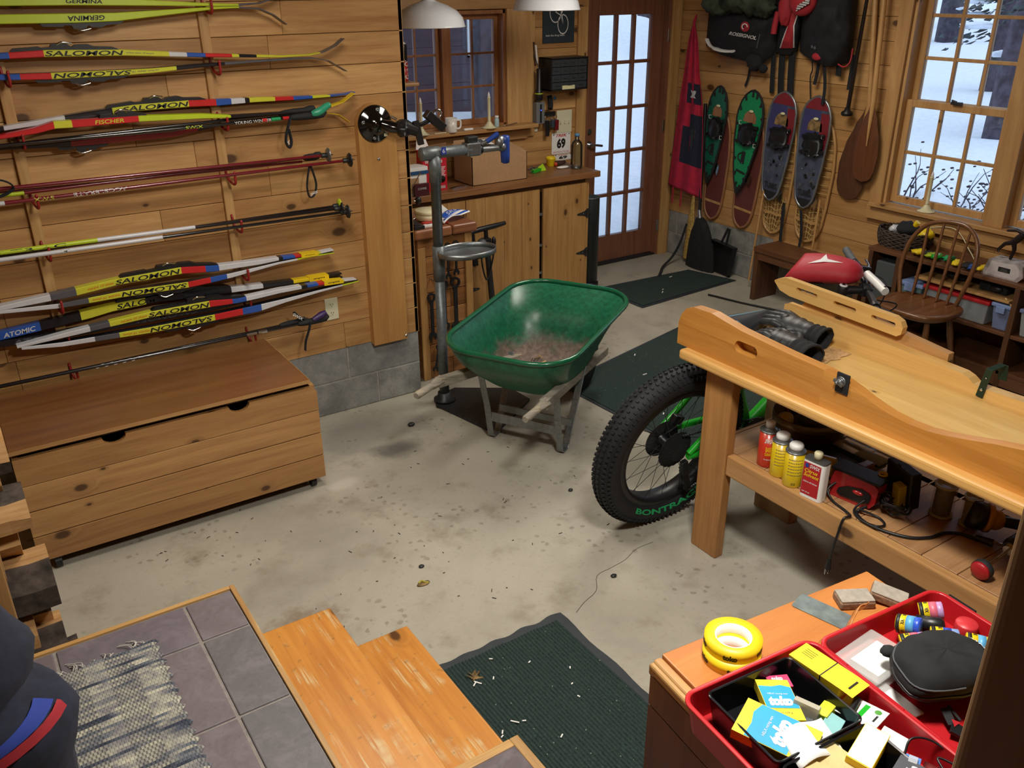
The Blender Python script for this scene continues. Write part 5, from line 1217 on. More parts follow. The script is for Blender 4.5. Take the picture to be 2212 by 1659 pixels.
MB().tube(curve([(3.811, 5.25, CZ+.05), (3.825, 5.25, CZ+.045), (3.825, 5.25, CZ+.025), (3.811, 5.25, CZ+.02)], 5), .0035, M_YEL, 8).build('handle', yc)
sq = MB().beam((3.52, 5.10, CZ+.012), (3.60, 5.13, CZ+.014), .03, .022, M_BGREEN).add([(3.59, 5.11, CZ+.002), (3.66, 5.13, CZ), (3.655, 5.17, CZ+.045), (3.59, 5.145, CZ+.026)], [(0, 1, 2, 3), (3, 2, 1, 0)], plain('lime_plastic', '#a8d42a', .4))
sq.build('scraper', label='lime and green plastic scraper on the counter right of the carton', cat='scraper', bevel=.002)
MB().beam((3.55, 5.20, CZ+.006), (3.62, 5.24, CZ+.006), .012, .01, M_STEEL).beam((3.62, 5.22, CZ+.006), (3.70, 5.26, CZ+.006), .02, .012, M_STEEL).build('hand_tool', label='little steel hand tool lying left of the yellow cup', cat='tool', bevel=.002)
MB().tube([(3.48, 5.08, CZ+.03), (3.51, 5.10, CZ+.05), (3.53, 5.10, CZ+.02), (3.48, 5.08, CZ+.012)], .003, M_STEEL, 6).build('wire_clip', label='bent wire clip poking out behind the carton', cat='clip')
MB().blob((3.84, 5.24, CZ+.016), (.07, .03, .016), plain('rag_brown', '#4b352c', .95, var=.4), 14, 8, .35, 20).build('rag', label='crumpled brown rag on the counter behind the bottle', cat='rag')
MB().blob((3.80, 5.215, CZ+.015), (.014, .014, .015), plain('knob_orange', '#c4462c', .4), 12, 8).build('red_ball', label='small orange-red knob beside the yellow cup', cat='knob')
MB().blob((3.80, 5.13, CZ+.008), (.06, .025, .008), M_PAPER, 12, 6, .35, 20).build('tissue', label='scrunched pale paper lying left of the bottle foot', cat='paper')
# --- on the window sill
def candle(x, y, z, h, lab, cord=False):
    c = thing('electric_candle', (x, y, z), lab, 'candle', 'electric window candles')
    n = 30; m = MB()
    def dish(u, v):
        t = 2*PI*u; r = lerp(.052, .013, v**.8); q = 1+.06*math.sin(t*8)*(1-v); return Vector((x+r*q*math.cos(t), y+r*q*math.sin(t), z+.004+.04*v**1.6))
    m.surf(dish, n, 8, M_CREAM, True, cu=True); m.cyl((x, y, z), (x, y, z+.005), .046, M_CREAM, 20); m.build('base', c)
    MB().lathe([(.013, .04), (.0105, .05), (.0105, h-.03), (.012, h-.028), (.012, h-.022)], (x, y, z), M_CREAM, 16).build('stem', c)
    MB().lathe([(.007, h-.025), (.009, h-.012), (.006, h), (.001, h+.012)], (x, y, z), plain('bulb_glass', '#eceae8', .15), 14).build('bulb', c)
    return c
candle(3.265, 5.255, 1.19, .225, 'cream electric candle on the back sill right of the mug')
candle(2.745, 5.255, 1.19, .225, 'cream electric candle on the back sill behind the clamp crank')
mg = thing('mug', (2.965, 5.25, 1.19), 'white mug with grey speckles on the back window sill', 'mug')
MB().lathe([(0, .003), (.036, 0), (.038, .003), (.039, .092), (.036, .092), (.034, .01), (0, .008)], (2.965, 5.25, 1.19), plain('mug_glaze', '#e2e0da', .3, var=.12, scale=70), 24).build('mug_body', mg)
MB().tube(curve([(3.002, 5.245, 1.265), (3.03, 5.243, 1.262), (3.034, 5.243, 1.235), (3.025, 5.243, 1.213), (3.0, 5.245, 1.21)], 6), .006, M_PAPER, 8).build('handle', mg)
bt2 = thing('pill_bottle', (3.335, 5.27, 1.19), 'small pale blue bottle on the back sill right of the candle', 'bottle')
MB().lathe([(.015, 0), (.017, .003), (.017, .05), (.012, .058), (.012, .062)], (3.335, 5.27, 1.19), plain('pale_blue_plastic', '#a9c4cc', .4), 16).build('bottle_body', bt2); MB().lathe([(.014, .06), (.014, .075), (0, .076)], (3.335, 5.27, 1.19), M_WHITE, 16).build('cap', bt2)
MB().beam((3.39, 5.26, 1.194), (3.50, 5.27, 1.205), .014, .006, M_CHROME).build('pocket_knife', label='bright pocket knife at right end of the back sill', cat='knife', bevel=.002)
MB().beam((3.06, 5.25, 1.198), (3.13, 5.25, 1.198), .02, .014, M_PAPER).build('eraser', label='white rubber block on the back sill right of the mug', cat='eraser', bevel=.004)
MB().beam((2.83, 5.235, 1.194), (2.92, 5.24, 1.194), .008, .006, M_CREAM).build('chalk', label='white chalk stick on the back sill left of the mug', cat='chalk', bevel=.002)
# corbel shelf with spray can by the wall end
MB().box(2.52, 2.70, BY-.20, BY-.02, 1.505, 1.53, M_TRIMX).build('corbel_shelf', label='short pine shelf tip poking past the ski-wall end', cat='shelf', bevel=.01)
sc = thing('spray_can', (2.635, 5.26, 1.53), 'red and black spray can on the little shelf past the wall end', 'spray can')
m = MB().lathe([(.030, 0), (.033, .004), (.033, .12)], (2.635, 5.26, 1.53), plain('can_red', '#b5322b', .3), 22).lathe([(.0331, .12), (.0331, .215), (.030, .22)], (2.635, 5.26, 1.53), M_BLACK, 22)
m.text('Gun Oil', lambda u, v: Vector((2.635+.0335*math.cos(lerp(-.3, -1.6, v)), 5.26+.0335*math.sin(lerp(-.3, -1.6, v)), 1.545+.12*u)), M_WINK, .02); m.build('can_body', sc)
MB().lathe([(.03, .22), (.02, .232), (.012, .236), (.012, .25), (0, .251)], (2.635, 5.26, 1.53), M_WHITE, 18).build('nozzle', sc)

# ================================================================ WALL BETWEEN WINDOW AND DOOR
py = BY-.003
ps = MB().box(3.775, 4.045, py-.006, py, 1.705, 2.14, plain('poster_slate', '#223038', .7)); y = py-.0068
def ringw(cx, cz, r, w_):
    for k in range(28):
        a0, a1 = 2*PI*k/28, 2*PI*(k+1)/28
        ps.add([(cx+r*math.cos(a0)*.72, y, cz+r*math.sin(a0)), (cx+r*math.cos(a1)*.72, y, cz+r*math.sin(a1)), (cx+(r-w_)*math.cos(a1)*.72, y, cz+(r-w_)*math.sin(a1)), (cx+(r-w_)*math.cos(a0)*.72, y, cz+(r-w_)*math.sin(a0))], [(0, 1, 2, 3)], M_WINK)
ringw(3.88, 1.905, .07, .007); ringw(3.945, 1.825, .065, .007)
for a, b in (((3.88, 1.905), (3.92, 1.96)), ((3.92, 1.96), (3.945, 1.825)), ((3.88, 1.905), (3.93, 1.88)), ((3.93, 1.88), (3.945, 1.94)), ((3.92, 1.96), (3.97, 1.955)), ((3.93, 1.88), (3.945, 1.825))): ps.beam((a[0], y, a[1]), (b[0], y, b[1]), .004, .006, M_WINK)
ps.label('kick the drug habit', (3.80, y, 1.745), (.16, 0, 0), (0, 0, .016), M_WINK)
ps.build('bicycle_poster', label='dark poster with white bicycle drawing above the small-parts organizer', cat='poster')
og = thing('parts_organizer', (3.98, 5.2, 1.4), 'black wall organizer with rows of small clear drawers', 'organizer'); ox0, ox1, oy, oz0, oz1 = 3.745, 4.065, BY-.155, 1.40, 1.618
MB().box(ox0, ox1, oy, BY-.004, oz0, oz0+.012, M_BLACK).box(ox0, ox1, oy, BY-.004, oz1-.01, oz1, M_BLACK).box(ox0, ox0+.008, oy, BY-.004, oz0, oz1, M_BLACK).box(ox1-.008, ox1, oy, BY-.004, oz0, oz1, M_BLACK).box(ox0, ox1, BY-.01, BY-.004, oz0, oz1, M_BLACK).build('cabinet_shell', og, bevel=.002)
M_DRAW = hazy('smoky_drawer', '#3b4146', .8, .25); rr = random.Random(6)
rows = [(4, .05), (4, .05), (4, .05), (3, .046)]; z = oz1-.012
for n_, h in rows:
    w_ = (ox1-ox0-.02)/n_
    for i in range(n_):
        a = ox0+.01+i*w_; d = MB().box(a+.001, a+w_-.001, oy+.004, oy+.006, z-h+.003, z-.001, M_DRAW).box(a+.002, a+w_-.002, oy+.006, BY-.02, z-h+.003, z-h+.005, M_DRAW).box(a+w_*.3, a+w_*.7, oy-.004, oy+.004, z-h*.5, z-h*.5+.004, M_DRAW).build('drawer', og)
        if rr.random() < .6: MB().box(a+w_*.2, a+w_*.2+rr.uniform(.01, .04), oy+.0065, oy+.03, z-h+.006, z-h+rr.uniform(.012, .03), rr.choice([M_STEEL, M_PAPER, M_STEELD])).build('small_parts', d)
    z -= h
MB().box(3.84, 3.95, oy-.0005, oy+.001, oz0-.004+.012, oz0+.034, plain('label_cream', '#d9d6a6', .6)).build('paper_label', og)
fl = thing('flashlight', (3.70, 5.28, 1.33), 'black torch with lime ring hanging lens down beside the organizer', 'flashlight')
MB().lathe([(.022, 0), (.0285, .004), (.0285, .045), (.022, .075), (.019, .08), (.018, .21), (.012, .215)], (3.70, 5.29, 1.335), M_BLACK, 20).build('torch_body', fl); MB().lathe([(.0292, .045), (.029, .052)], (3.70, 5.29, 1.335), M_LIME, 20).build('ring', fl)
MB().tube(curve([(3.70, 5.29, 1.55), (3.69, 5.31, 1.60), (3.685, 5.33, 1.64)], 4), .003, M_BLACK, 6).build('lanyard', fl)
sb = thing('wire_brush', (3.69, 5.33, 1.55), 'white-bristled brush on a nail above the black torch', 'brush')
MB().beam((3.70, 5.335, 1.565), (3.685, 5.335, 1.72), .02, .012, M_DARKZ).build('brush_back', sb, bevel=.003); MB().beam((3.705, 5.322, 1.58), (3.692, 5.322, 1.70), .012, .012, M_PAPER).build('bristles', sb)
cg = thing('battery_charger', (3.715, 5.31, 1.16), 'grey plug-in charger with blue lamp below the torch', 'charger')
MB().box(3.68, 3.75, BY-.075, BY-.012, 1.175, 1.325, plain('charger_grey', '#6f7275', .4)).build('charger_case', cg, bevel=.006); MB().box(3.708, 3.722, BY-.078, BY-.074, 1.185, 1.31, M_BLACK).build('front_strip', cg)
NTb = NT('led_blue'); NTb.col(hx('#2540ff')); NTb.set(Emission_Color=hx('#3050ff'), Emission_Strength=4.0)
MB().lathe([(.004, 0), (.002, .002)], (3.715, BY-.078, 1.27), NTb.m, 10, axis=(0, -1, 0)).build('indicator_lamp', cg)
ot = MB().box(3.665, 3.735, BY-.008, BY-.002, 1.115, 1.23, M_SWITCH); ot.box(3.692, 3.694, BY-.0088, BY-.0078, 1.135, 1.148, M_INK).box(3.706, 3.708, BY-.0088, BY-.0078, 1.135, 1.148, M_INK)
ot.build('outlet', label='ivory outlet plate behind the grey charger', cat='outlet', bevel=.002)
sw = thing('switch_plate', (3.97, BY, 1.08), 'ivory triple switch plate left of the French door', 'switch'); MB().box(3.905, 4.042, BY-.008, BY-.002, 1.085, 1.245, M_SWITCH).build('plate', sw, bevel=.003)
for x in (3.938, 3.974, 4.01): MB().box(x-.005, x+.005, BY-.018, BY-.008, 1.150, 1.175, M_SWITCH).build('toggle', sw, bevel=.002)
kr = thing('key_rack', (3.82, 5.34, 1.23), 'small black key rack with hooks beside the switch plate', 'key rack'); MB().box(3.765, 3.885, BY-.02, BY-.003, 1.215, 1.245, M_BLACK).build('rack_bar', kr, bevel=.003)
for x in (3.785, 3.81, 3.84, 3.87): MB().tube(curve([(x, BY-.02, 1.225), (x, BY-.035, 1.215), (x, BY-.04, 1.228)], 4), .002, M_CHROME, 6).build('hook', kr)
def keys(x, lab, fob, L, nk, seed):
    r = random.Random(seed); k_ = thing('key_ring', (x, BY-.035, 1.21-L), lab, 'keys', 'keys on the rack')
    MB().tube([(x+.013*math.cos(t), BY-.036, 1.206+.013*math.sin(t)) for t in [2*PI*i/14 for i in range(14)]], .0016, M_CHROME, 6, closed=True).build('ring', k_)
    for q in range(nk):
        a = r.uniform(-.5, .5); c = Vector((x, BY-.036-q*.003, 1.193)); d = Vector((math.sin(a), 0, -math.cos(a)))
        MB().beam(c, c+d*.022, .02, .002, M_STEEL, up=(0, 1, 0)).beam(c+d*.022, c+d*.052, .008, .002, M_STEEL, up=(0, 1, 0)).build('key', k_)
    MB().beam((x+.004, BY-.05, 1.19), (x+.002, BY-.05, 1.19-L), .03, .012, fob, up=(0, 1, 0)).build('fob', k_, bevel=.004)
keys(3.79, 'leftmost key ring on the rack with long black strap', M_BLACK, .11, 2, 1); keys(3.835, 'key ring with dark blue-grey pouch in the middle of the rack', plain('fob_slate', '#2d3a42', .6), .055, 3, 2); keys(3.872, 'rightmost keys on the rack with dark round fob', M_DARKRED, .075, 3, 3)
MB().lathe([(.0, 0), (.010, .001), (.012, .004), (.008, .007), (0, .008)], (3.885, BY-.004, 1.335), plain('tag_blue', '#2f83c4', .4), 14, axis=(0, -1, 0)).build('blue_tag', label='small blue disc pinned under the organizer', cat='tag')
MB().tube(curve([(3.82, 5.33, 1.36), (3.825, 5.32, 1.30), (3.815, 5.31, 1.27)], 4), [.018]*9, M_CHARC, 8).build('black_strap', label='black strap bundle hanging between organizer and key rack', cat='strap')
# --- pendant lamps
def pendant(x, y, z, lab):
    p = thing('pendant_lamp', (x, y, z), lab, 'lamp', 'white enamel pendant lamps')
    sh = MB().lathe([(.203, 0), (.207, .003), (.203, .008), (.192, .05), (.16, .085), (.11, .112), (.06, .13), (.035, .14), (.033, .2), (.03, .22)], (x, y, z), M_ENAMEL, 44, cap=False).build('lamp_shade', p)
    q = sh.modifiers.new('s', 'SOLIDIFY'); q.thickness = .002
    MB().cyl((x, y, z+.2), (x, y, z+.26), .022, M_ENAMEL).build('socket_cap', p); MB().cyl((x, y, z+.25), (x, y, ZT), .005, M_BLACK, 8).build('cord', p)
    MB().lathe([(.012, .13), (.03, .09), (.032, .06), (.018, .035), (0, .03)], (x, y, z), plain('frosted_bulb', '#f0efec', .3), 16).build('bulb', p)
pendant(2.545, 4.72, 1.868, 'white enamel pendant lamp in front of the back window'); pendant(3.355, 4.72, 1.94, 'white enamel pendant lamp nearer the French door')
# --- floor pump, hanging brush, waste tube
fp = thing('floor_pump', (2.97, 4.82, 0), 'black floor pump with T-handle against the cabinet doors', 'pump'); P0 = Vector((2.99, 4.80, .06)); P1 = Vector((2.945, 4.80, .56))
MB().tube([P0, P1], [.021, .019], M_STEELD, 16).build('barrel', fp); MB().tube([P1, P1+Vector((-.004, 0, .075))], .014, M_BLACK, 12).tube([P1+Vector((-.15, -.005, .065)), P1+Vector((-.05, 0, .078)), P1+Vector((.06, 0, .085)), P1+Vector((.15, .005, .092))], [.013, .018, .018, .013], M_BLACK, 12).build('handle', fp)
MB().box(2.915, 2.97, 4.775, 4.825, .50, .575, M_BLACK).lathe([(.0, .02), (.03, .02), (.032, 0), (.028, -.02)], (2.895, 4.775, .55), M_BLACK, 20, axis=(-.2, -.7, .6)).build('gauge_head', fp, bevel=.004)
MB().tube(curve([(2.90, 4.78, .53), (2.89, 4.77, .42), (2.93, 4.775, .30), (2.98, 4.775, .45), (2.985, 4.775, .56)], 8), .006, M_BLACK, 8).build('hose', fp); MB().blob((2.985, 4.772, .55), (.015, .016, .035), M_BLACK, 10, 8).build('pump_chuck', fp)
MB().box(2.90, 3.08, 4.70, 4.88, .0, .022, M_BLACK).lathe([(.045, .02), (.03, .06)], (2.99, 4.80, 0), M_BLACK, 16).build('foot_plate', fp, bevel=.008)
hb = thing('counter_brush', (2.917, CY, .36), 'black hanging brush with tape band on the cabinet door', 'brush'); MB().beam((2.905, CY-.012, .66), (2.92, CY-.012, .45), .026, .016, M_BLACK, up=(0, 1, 0)).build('brush_handle', hb, bevel=.004)
MB().beam((2.92, CY-.013, .45), (2.928, CY-.013, .36), .036, .024, M_BLACKM, up=(0, 1, 0)).build('brush_head', hb, bevel=.004); MB().beam((2.918, CY-.013, .462), (2.919, CY-.013, .45), .029, .02, M_CREAM, up=(0, 1, 0)).build('tape_band', hb)
wt = thing('waste_bin', (3.99, 5.05, 0), 'tall slim grey metal tube bin beside the cabinet end', 'bin')
q = MB().lathe([(.066, .012), (.069, 0), (.069, .66), (.072, .662), (.072, .67), (.066, .67), (.066, .02)], (3.99, 5.04, 0), plain('bin_grey', '#5c646a', .4, .5), 28).build('bin_body', wt); MB().lathe([(.078, 0), (.078, .02), (.069, .03)], (3.99, 5.04, 0), M_BLACK, 28).build('bin_foot', wt)
# ================================================================ RIGHT WALL: APRON, PACKS, SNOWSHOES, PADDLES
def WP(y, z, x): 
    k = x/5.07; return Vector((x, y*k, 2.1-(2.1-z)*k))
M_APR = plain('apron_red', '#b3213f', .9, var=.15, scale=20, bump=.15); M_APN = plain('apron_navy', '#1b2033', .9)
ap = thing('apron', (4.98, 5.1, .5), 'long crimson shop apron with navy patch pockets beside the French door', 'apron')
rows = [(1.81, 5.225, 5.208), (1.70, 5.26, 5.165), (1.58, 5.275, 5.14), (1.465, 5.285, 5.12), (1.30, 5.305, 5.075), (1.2, 5.315, 5.05), (1.0, 5.335, 5.03), (.8, 5.355, 5.015), (.62, 5.375, 5.0), (.55, 5.378, 4.99)]
def apf(u, v, dx=0.0):
    t = v*(len(rows)-1); i = min(int(t), len(rows)-2); a, b = rows[i], rows[i+1]; f = t-i
    z, y0, y1 = (lerp(p, q, f) for p, q in zip(a, b)); y = lerp(y0, y1, u); z -= .03*u*(v**3)-.02*v*(1-u)
    x = 4.985+.022*math.sin(u*15+v*2)*min(1, (.35+.65*(1-v)))*(.3+v)-.01*math.sin(u*PI)-dx
    return WP(y, z, x)
q = MB().surf(apf, 44, 36, M_APR).build('apron_body', ap); q.modifiers.new('s', 'SOLIDIFY').thickness = .003
MB().surf(lambda u, v: apf(lerp(.30, 1.0, u), lerp(.395, .525, v)-.0, .005), 14, 8, M_APN).surf(lambda u, v: apf(lerp(.55, .62, u)+.16*(v-.5), lerp(.43, .48, v), .007), 3, 6, M_WINK).surf(lambda u, v: apf(lerp(.52, .66, 1-u)-.14*(v-.5), lerp(.43, .48, v), .007), 3, 6, M_WINK).build('badge_patch', ap)
MB().surf(lambda u, v: apf(lerp(.24, .98, u), lerp(.64, .80, v), .005), 16, 10, M_APN).surf(lambda u, v: apf(lerp(.5, .98, u), lerp(.585, .645, v), .0055), 10, 6, M_APN).surf(lambda u, v: apf(.62+(u-.5)*.24*(1-v), lerp(.645, .74, v), .007), 5, 6, M_STEELD).build('front_pocket', ap)
MB().tube(curve([apf(.0, .0), apf(.5, 0)+Vector((.02, -.0, .05)), apf(1, 0)], 6), .006, M_APR, 8).build('neck_loop', ap)
for u in (.15, .4): MB().beam(apf(u, .99), apf(u, .99)+Vector((.0, .0, -.14)), .012, .004, M_APR).build('tie_string', ap)
def outline(prof, B, Tp, n=26):
    """closed outline from a half-width profile along an axis B (bottom) -> Tp (top), each (y, z)"""
    B, Tp = Vector(B), Vector(Tp); d = Tp-B; s = Vector((-d.y, d.x)).normalized(); 
    def hw(t):
        for (t0, w0), (t1, w1) in zip(prof, prof[1:]):
            if t0 <= t <= t1:
                f = (t-t0)/(t1-t0); f = f*f*(3-2*f) if .12 < t0 < .8 else f; return lerp(w0, w1, f)
        return 0
    ts = [.5-.5*math.cos(PI*i/n) for i in range(n+1)]
    return [tuple(B+d*t+s*hw(t)) for t in ts]+[tuple(B+d*t-s*hw(t)) for t in ts[::-1][1:-1]], (lambda t, k: B+d*t+s*hw(t)*k), (lambda t, k: B+d*t+s*k)
PG = [(0, .004), (.05, .022), (.12, .045), (.3, .082), (.55, .112), (.75, .122), (.86, .108), (.94, .075), (.985, .035), (1, 0)]
PBL = [(0, .01), (.03, .045), (.08, .072), (.2, .092), (.45, .112), (.7, .124), (.84, .118), (.93, .088), (.98, .045), (1, .0)]
M_SGR = plain('snowshoe_green', '#118a55', .4, var=.05); M_SGD = plain('snowshoe_dark_green', '#17604a', .4); M_SBL = plain('snowshoe_slate', '#454d60', .5, var=.3, scale=16); M_SBU = plain('snowshoe_blue', '#3a3a6b', .45); M_SRD = plain('snowshoe_red', '#7a222c', .45)
M_ALU = plain('alloy_frame', '#9aa0a6', .3, .8)
def mshoe(kind, B, Tp, x, lab, sc=1.0, deck=None):
    pr = [(t, w*sc) for t, w in (PG if kind == 'g' else PBL)]; deck = deck or (M_SGR if kind == 'g' else M_SBL)
    ol, P, Q = outline(pr, B, Tp); V = lambda p, dx=0.0: WP(p[0], p[1], x-dx)
    t_ = thing('snowshoe', V(B), lab, 'snowshoe', 'snowshoes on the wall')
    fr = M_BLACKM if kind == 'g' else M_ALU
    pts = [V(p) for p in ol]; MB().tube(pts, .0085, fr, 8, closed=True).build('frame', t_)
    m = MB(); n = len(ol); c = [V(p, .004) for p in ol]; d = [V(p, .0) for p in ol]
    m.add(c, [tuple(range(n))], deck).add(d, [tuple(range(n))[::-1]], deck)
    if kind == 'g':
        for i in range(0, n, 3): m.beam(V(ol[i], .003), V(tuple(Vector(ol[i]).lerp(Vector(P(.5, 0)), .12)), .006), .018, .004, M_BLACKM, up=(1, 0, 0))
    else:
        tp = [V(P(t, k), .006) for t, k in ((.80, -.9), (.80, .5), (.9, .8), (.97, .7), (.995, 0), (.95, -.8))]
        m.add([V(P(t, 1-0.02*q), .006) for q, t in enumerate((.55, .62, .7, .78, .86))]+[V(P(t, .35), .006) for t in (.86, .78, .7, .62, .55)], [tuple(range(10))], M_SRD)
        m.add([V(P(t, k), .0058) for t, k in ((.62, -.95), (.62, .3), (.88, .3), (.88, -.95))], [(0, 1, 2, 3)], M_SBU)
        m.add([V(P(t, k), .0062) for t, k in ((.885, -.97), (.885, .98), (.94, .95), (.975, .9), (.99, .4), (.995, -.2), (.975, -.9), (.94, -.96))], [tuple(range(8))], M_SRD)
        rr = random.Random(int(B[0]*100))
        for q in range(14):
            a = P(rr.uniform(.14, .4), rr.uniform(-.7, .7)); L = rr.uniform(.01, .03); m.beam(V(a, .005), V((a[0]+rr.uniform(-L, L), a[1]+L), .005), rr.uniform(.008, .02), .003, M_SKIG if q % 2 else M_BLACKM, up=(1, 0, 0))
        o = V(P(.11, -.75), .0068); e = V(P(.11, .75), .0068); h = V(P(.165, -.75), .0068); m.label('TUBBS', o, e-o, h-o, M_BLACKM, .03)
        m.add([V(P(t, k), .0064) for t, k in ((.01, -.8), (.085, -.97), (.085, .97), (.01, .8))], [(0, 1, 2, 3)], M_BLACKM)
    m.build('deck', t_)
    lo, hi = (.42, .70) if kind == 'g' else (.42, .66)
    cx = V(P(.72 if kind == 'g' else .68, 0), .01)
    w0 = .062*sc; TOE = [(V(Q(.70, -w0), .006)), V(Q(.70, w0), .006), V(Q(.765, w0*.9), .006), V(Q(.80, w0*.5), .006), V(Q(.805, 0), .006), V(Q(.80, -w0*.5), .006), V(Q(.765, -w0*.9), .006)]
    MB().add(TOE, [tuple(range(7))], M_RUST if kind == 'g' else M_LEAFY).blob(V(P(.805, 0), .012), (.006, .022, .010), M_CREAM, 10, 6).build('toe_opening', t_)
    bd = MB(); bb = V(P(.58, 0), .028); bd.blob(bb, (.03, .078*sc, .075), M_BLACK, 16, 12, .35, 14, seed=B[0], sq=.8)
    bd.beam(V(Q(.50, -.095*sc), .02), V(Q(.53, .095*sc), .03), .02, .012, M_BLACK, up=(1, 0, 0)); bd.beam(V(Q(.64, -.09*sc), .02), V(Q(.67, .09*sc), .025), .022, .012, M_BLACK, up=(1, 0, 0)); bd.build('binding', t_, bevel=.002)
    for k, tt in ((1, .5), (-1, .68)) if kind == 'g' else ((.9, .66),):
        o = V(Q(tt, .085*sc*k), .034); MB().tube([o+Vector((0, -.010, -.012)), o+Vector((0, .010, -.012)), o+Vector((0, .010, .012)), o+Vector((0, -.010, .012))], .0025, M_WINK if kind == 'g' else M_STEEL, 6).build('buckle', t_)
    hp = MB(); n_ = 0
    for a, b in ((.28, -.05), (.28, .05), (.24, 0)): hp.lathe([(.005, 0), (.004, .004)], V(Q(a+.07, b*sc), .004), M_STEEL, 8, axis=(-1, 0, 0))
    if kind == 'g': hp.beam(V(Q(.30, 0), .005), V(Q(.42, 0), .005), .034, .004, M_BLACKM, up=(1, 0, 0)).tube([V(Q(.36+.045*math.cos(a), .05*sc*math.sin(a)), .006) for a in [PI*k/10 for k in range(10, 21)]], .005, M_BLACKM, 6).beam(V(Q(.225, -.045*sc), .005), V(Q(.21, .045*sc), .005), .016, .003, M_BLACKM, up=(1, 0, 0))
    hp.build('heel_plate', t_)
    ck = MB(); c0 = V(P(.16 if kind == 'g' else .05, 1.15), -.012); teeth = [(0, 0), (.012, -.03), (.02, -.012), (.034, -.045), (.044, -.02), (.052, .02), (.04, .05), (.012, .06)]
    ck.prism(teeth, lambda a, b, d: c0+Vector((d, -a, b)), -.001, .001, M_CHROME); ck.build('crampon', t_)
mshoe('g', (4.945, .655), (4.885, 1.38), 5.03, 'narrow-looking green snowshoe nearest the red apron', .80, M_SGD); mshoe('g', (4.632, .63), (4.553, 1.378), 5.015, 'bright green snowshoe, second from the apron')
mshoe('b', (4.318, .64), (4.272, 1.395), 5.02, 'slate-blue snowshoe with red edge, third from the apron'); mshoe('b', (4.012, .64), (3.99, 1.39), 5.02, 'slate-blue snowshoe nearest the canoe paddles')
M_WEB = plain('rawhide', '#b59a5f', .7); M_WEBR = plain('varnished_deck', '#63302a', .6)
def wshoe(B, Tp, lab, hw, red, seed, tilt=0):
    pr = [(0, .0), (.02, .045*hw/.11), (.07, .078*hw/.11), (.16, .1*hw/.11), (.35, hw*.98), (.6, hw), (.8, hw*.85), (.93, hw*.5), (1, 0)]
    ol, P, Q = outline(pr, B, Tp); x = 5.062; V = lambda p, dx=0.0: WP(p[0], p[1], x-dx); t_ = thing('snowshoe', V(B), lab, 'snowshoe', 'snowshoes on the wall')
    MB().tube([V(p) for p in ol], .0105, M_RUST if red else M_PADDLE2, 8, closed=True).build('frame', t_)
    m = MB()
    if red:
        n = len(ol); m.add([V(Vector(p).lerp(P(.5, 0), .02), .004) for p in ol], [tuple(range(n))], M_WEBR); m.add([V(Vector(p).lerp(P(.5, 0), .02), .001) for p in ol], [tuple(range(n))[::-1]], M_WEBR); m.build('deck', t_)
    else:
        r = random.Random(seed)
        for k in range(-3, 4):
            q = k/3.4; pp = [V(P(t, q*(.9+.1*math.sin(t*40+k))), .004) for t in [.03+.3*i/9 for i in range(10)]]; m.tube(pp, .0032, M_WEB, 6)
        for i in range(7):
            t = .03+.045*i; pp = [V(P(t+.012*math.sin(k*1.7+i), k/4), .006) for k in range(-4, 5)]; m.tube(pp, .0032, M_WEB, 6)
        for i in range(8):
            t = .4+.07*i; m.tube([V(P(t, -.97), .004), V(P(t+.03, .97), .004)], .003, M_WEB, 6)
        m.build('webbing', t_)
    MB().beam(V(P(.17, -1), .0), V(P(.17, 1), .0), .02, .014, M_PADDLE2, up=(1, 0, 0)).build('crossbar', t_, bevel=.003)
wshoe((4.875, .385), (4.82, 1.2), 'reddish decked wooden snowshoe behind the first green one', .10, True, 1); wshoe((4.565, .38), (4.49, 1.2), 'reddish decked wooden snowshoe behind the bright green one', .105, True, 2)
wshoe((4.262, .405), (4.22, 1.25), 'webbed wooden snowshoe behind the third shoe from the apron', .115, False, 3); wshoe((3.955, .41), (3.90, 1.25), 'webbed wooden snowshoe behind the shoe nearest the paddles', .125, False, 4)
def strap(pts, w_, lab, mat=None, r_=.25):
    MB().tube(curve([WP(*p) for p in pts], 4), w_, mat or M_CHARC, 8, flat=r_).build('strap', label=lab, cat='strap', group='pack straps hanging on the wall')
# packs
M_PACK = plain('pack_black', '#17191e', .85, var=.3, scale=14, bump=.3); M_CAMO = plain('olive_cloth', '#3b4636', .9, var=.6, scale=9, bump=.3); M_PRED = plain('pack_red', '#a3242e', .75)
def pack(pts_top, pts_bot, x, depth, mat, seed, lumps=.06):
    """soft bag: upper and lower outline given left to right as (y, z); bulges into the room"""
    n = len(pts_top)
    def out(u, tab):
        t = u*(n-1); i = min(int(t), n-2); f = t-i; return lerp(tab[i][0], tab[i+1][0], f), lerp(tab[i][1], tab[i+1][1], f)
    def fn(u, v):
        a, b = out(u, pts_top), out(u, pts_bot); y, z = lerp(b[0], a[0], v), lerp(b[1], a[1], v)
        e = max(0, math.sin(PI*u))**.45*max(0, math.sin(PI*min(1, .04+v*.96)))**.45
        nz = noise.noise(Vector((y*5+seed, z*6, seed)))*lumps*e+.02*noise.noise(Vector((y*16, z*16, seed)))*e
        return WP(y, z, x-depth*e-nz)
    return fn
f1 = pack([(5.07, 2.08), (4.9, 2.2), (4.7, 2.22), (4.5, 2.2), (4.37, 2.08)], [(5.075, 1.66), (4.93, 1.60), (4.72, 1.575), (4.52, 1.56), (4.39, 1.64)], 5.06, .17, M_PACK, 3)
p1 = thing('backpack', (4.95, 4.7, 1.58), 'large black sports bag with white lettering over the green snowshoes', 'backpack')
MB().surf(f1, 40, 34, M_PACK).build('bag_body', p1)
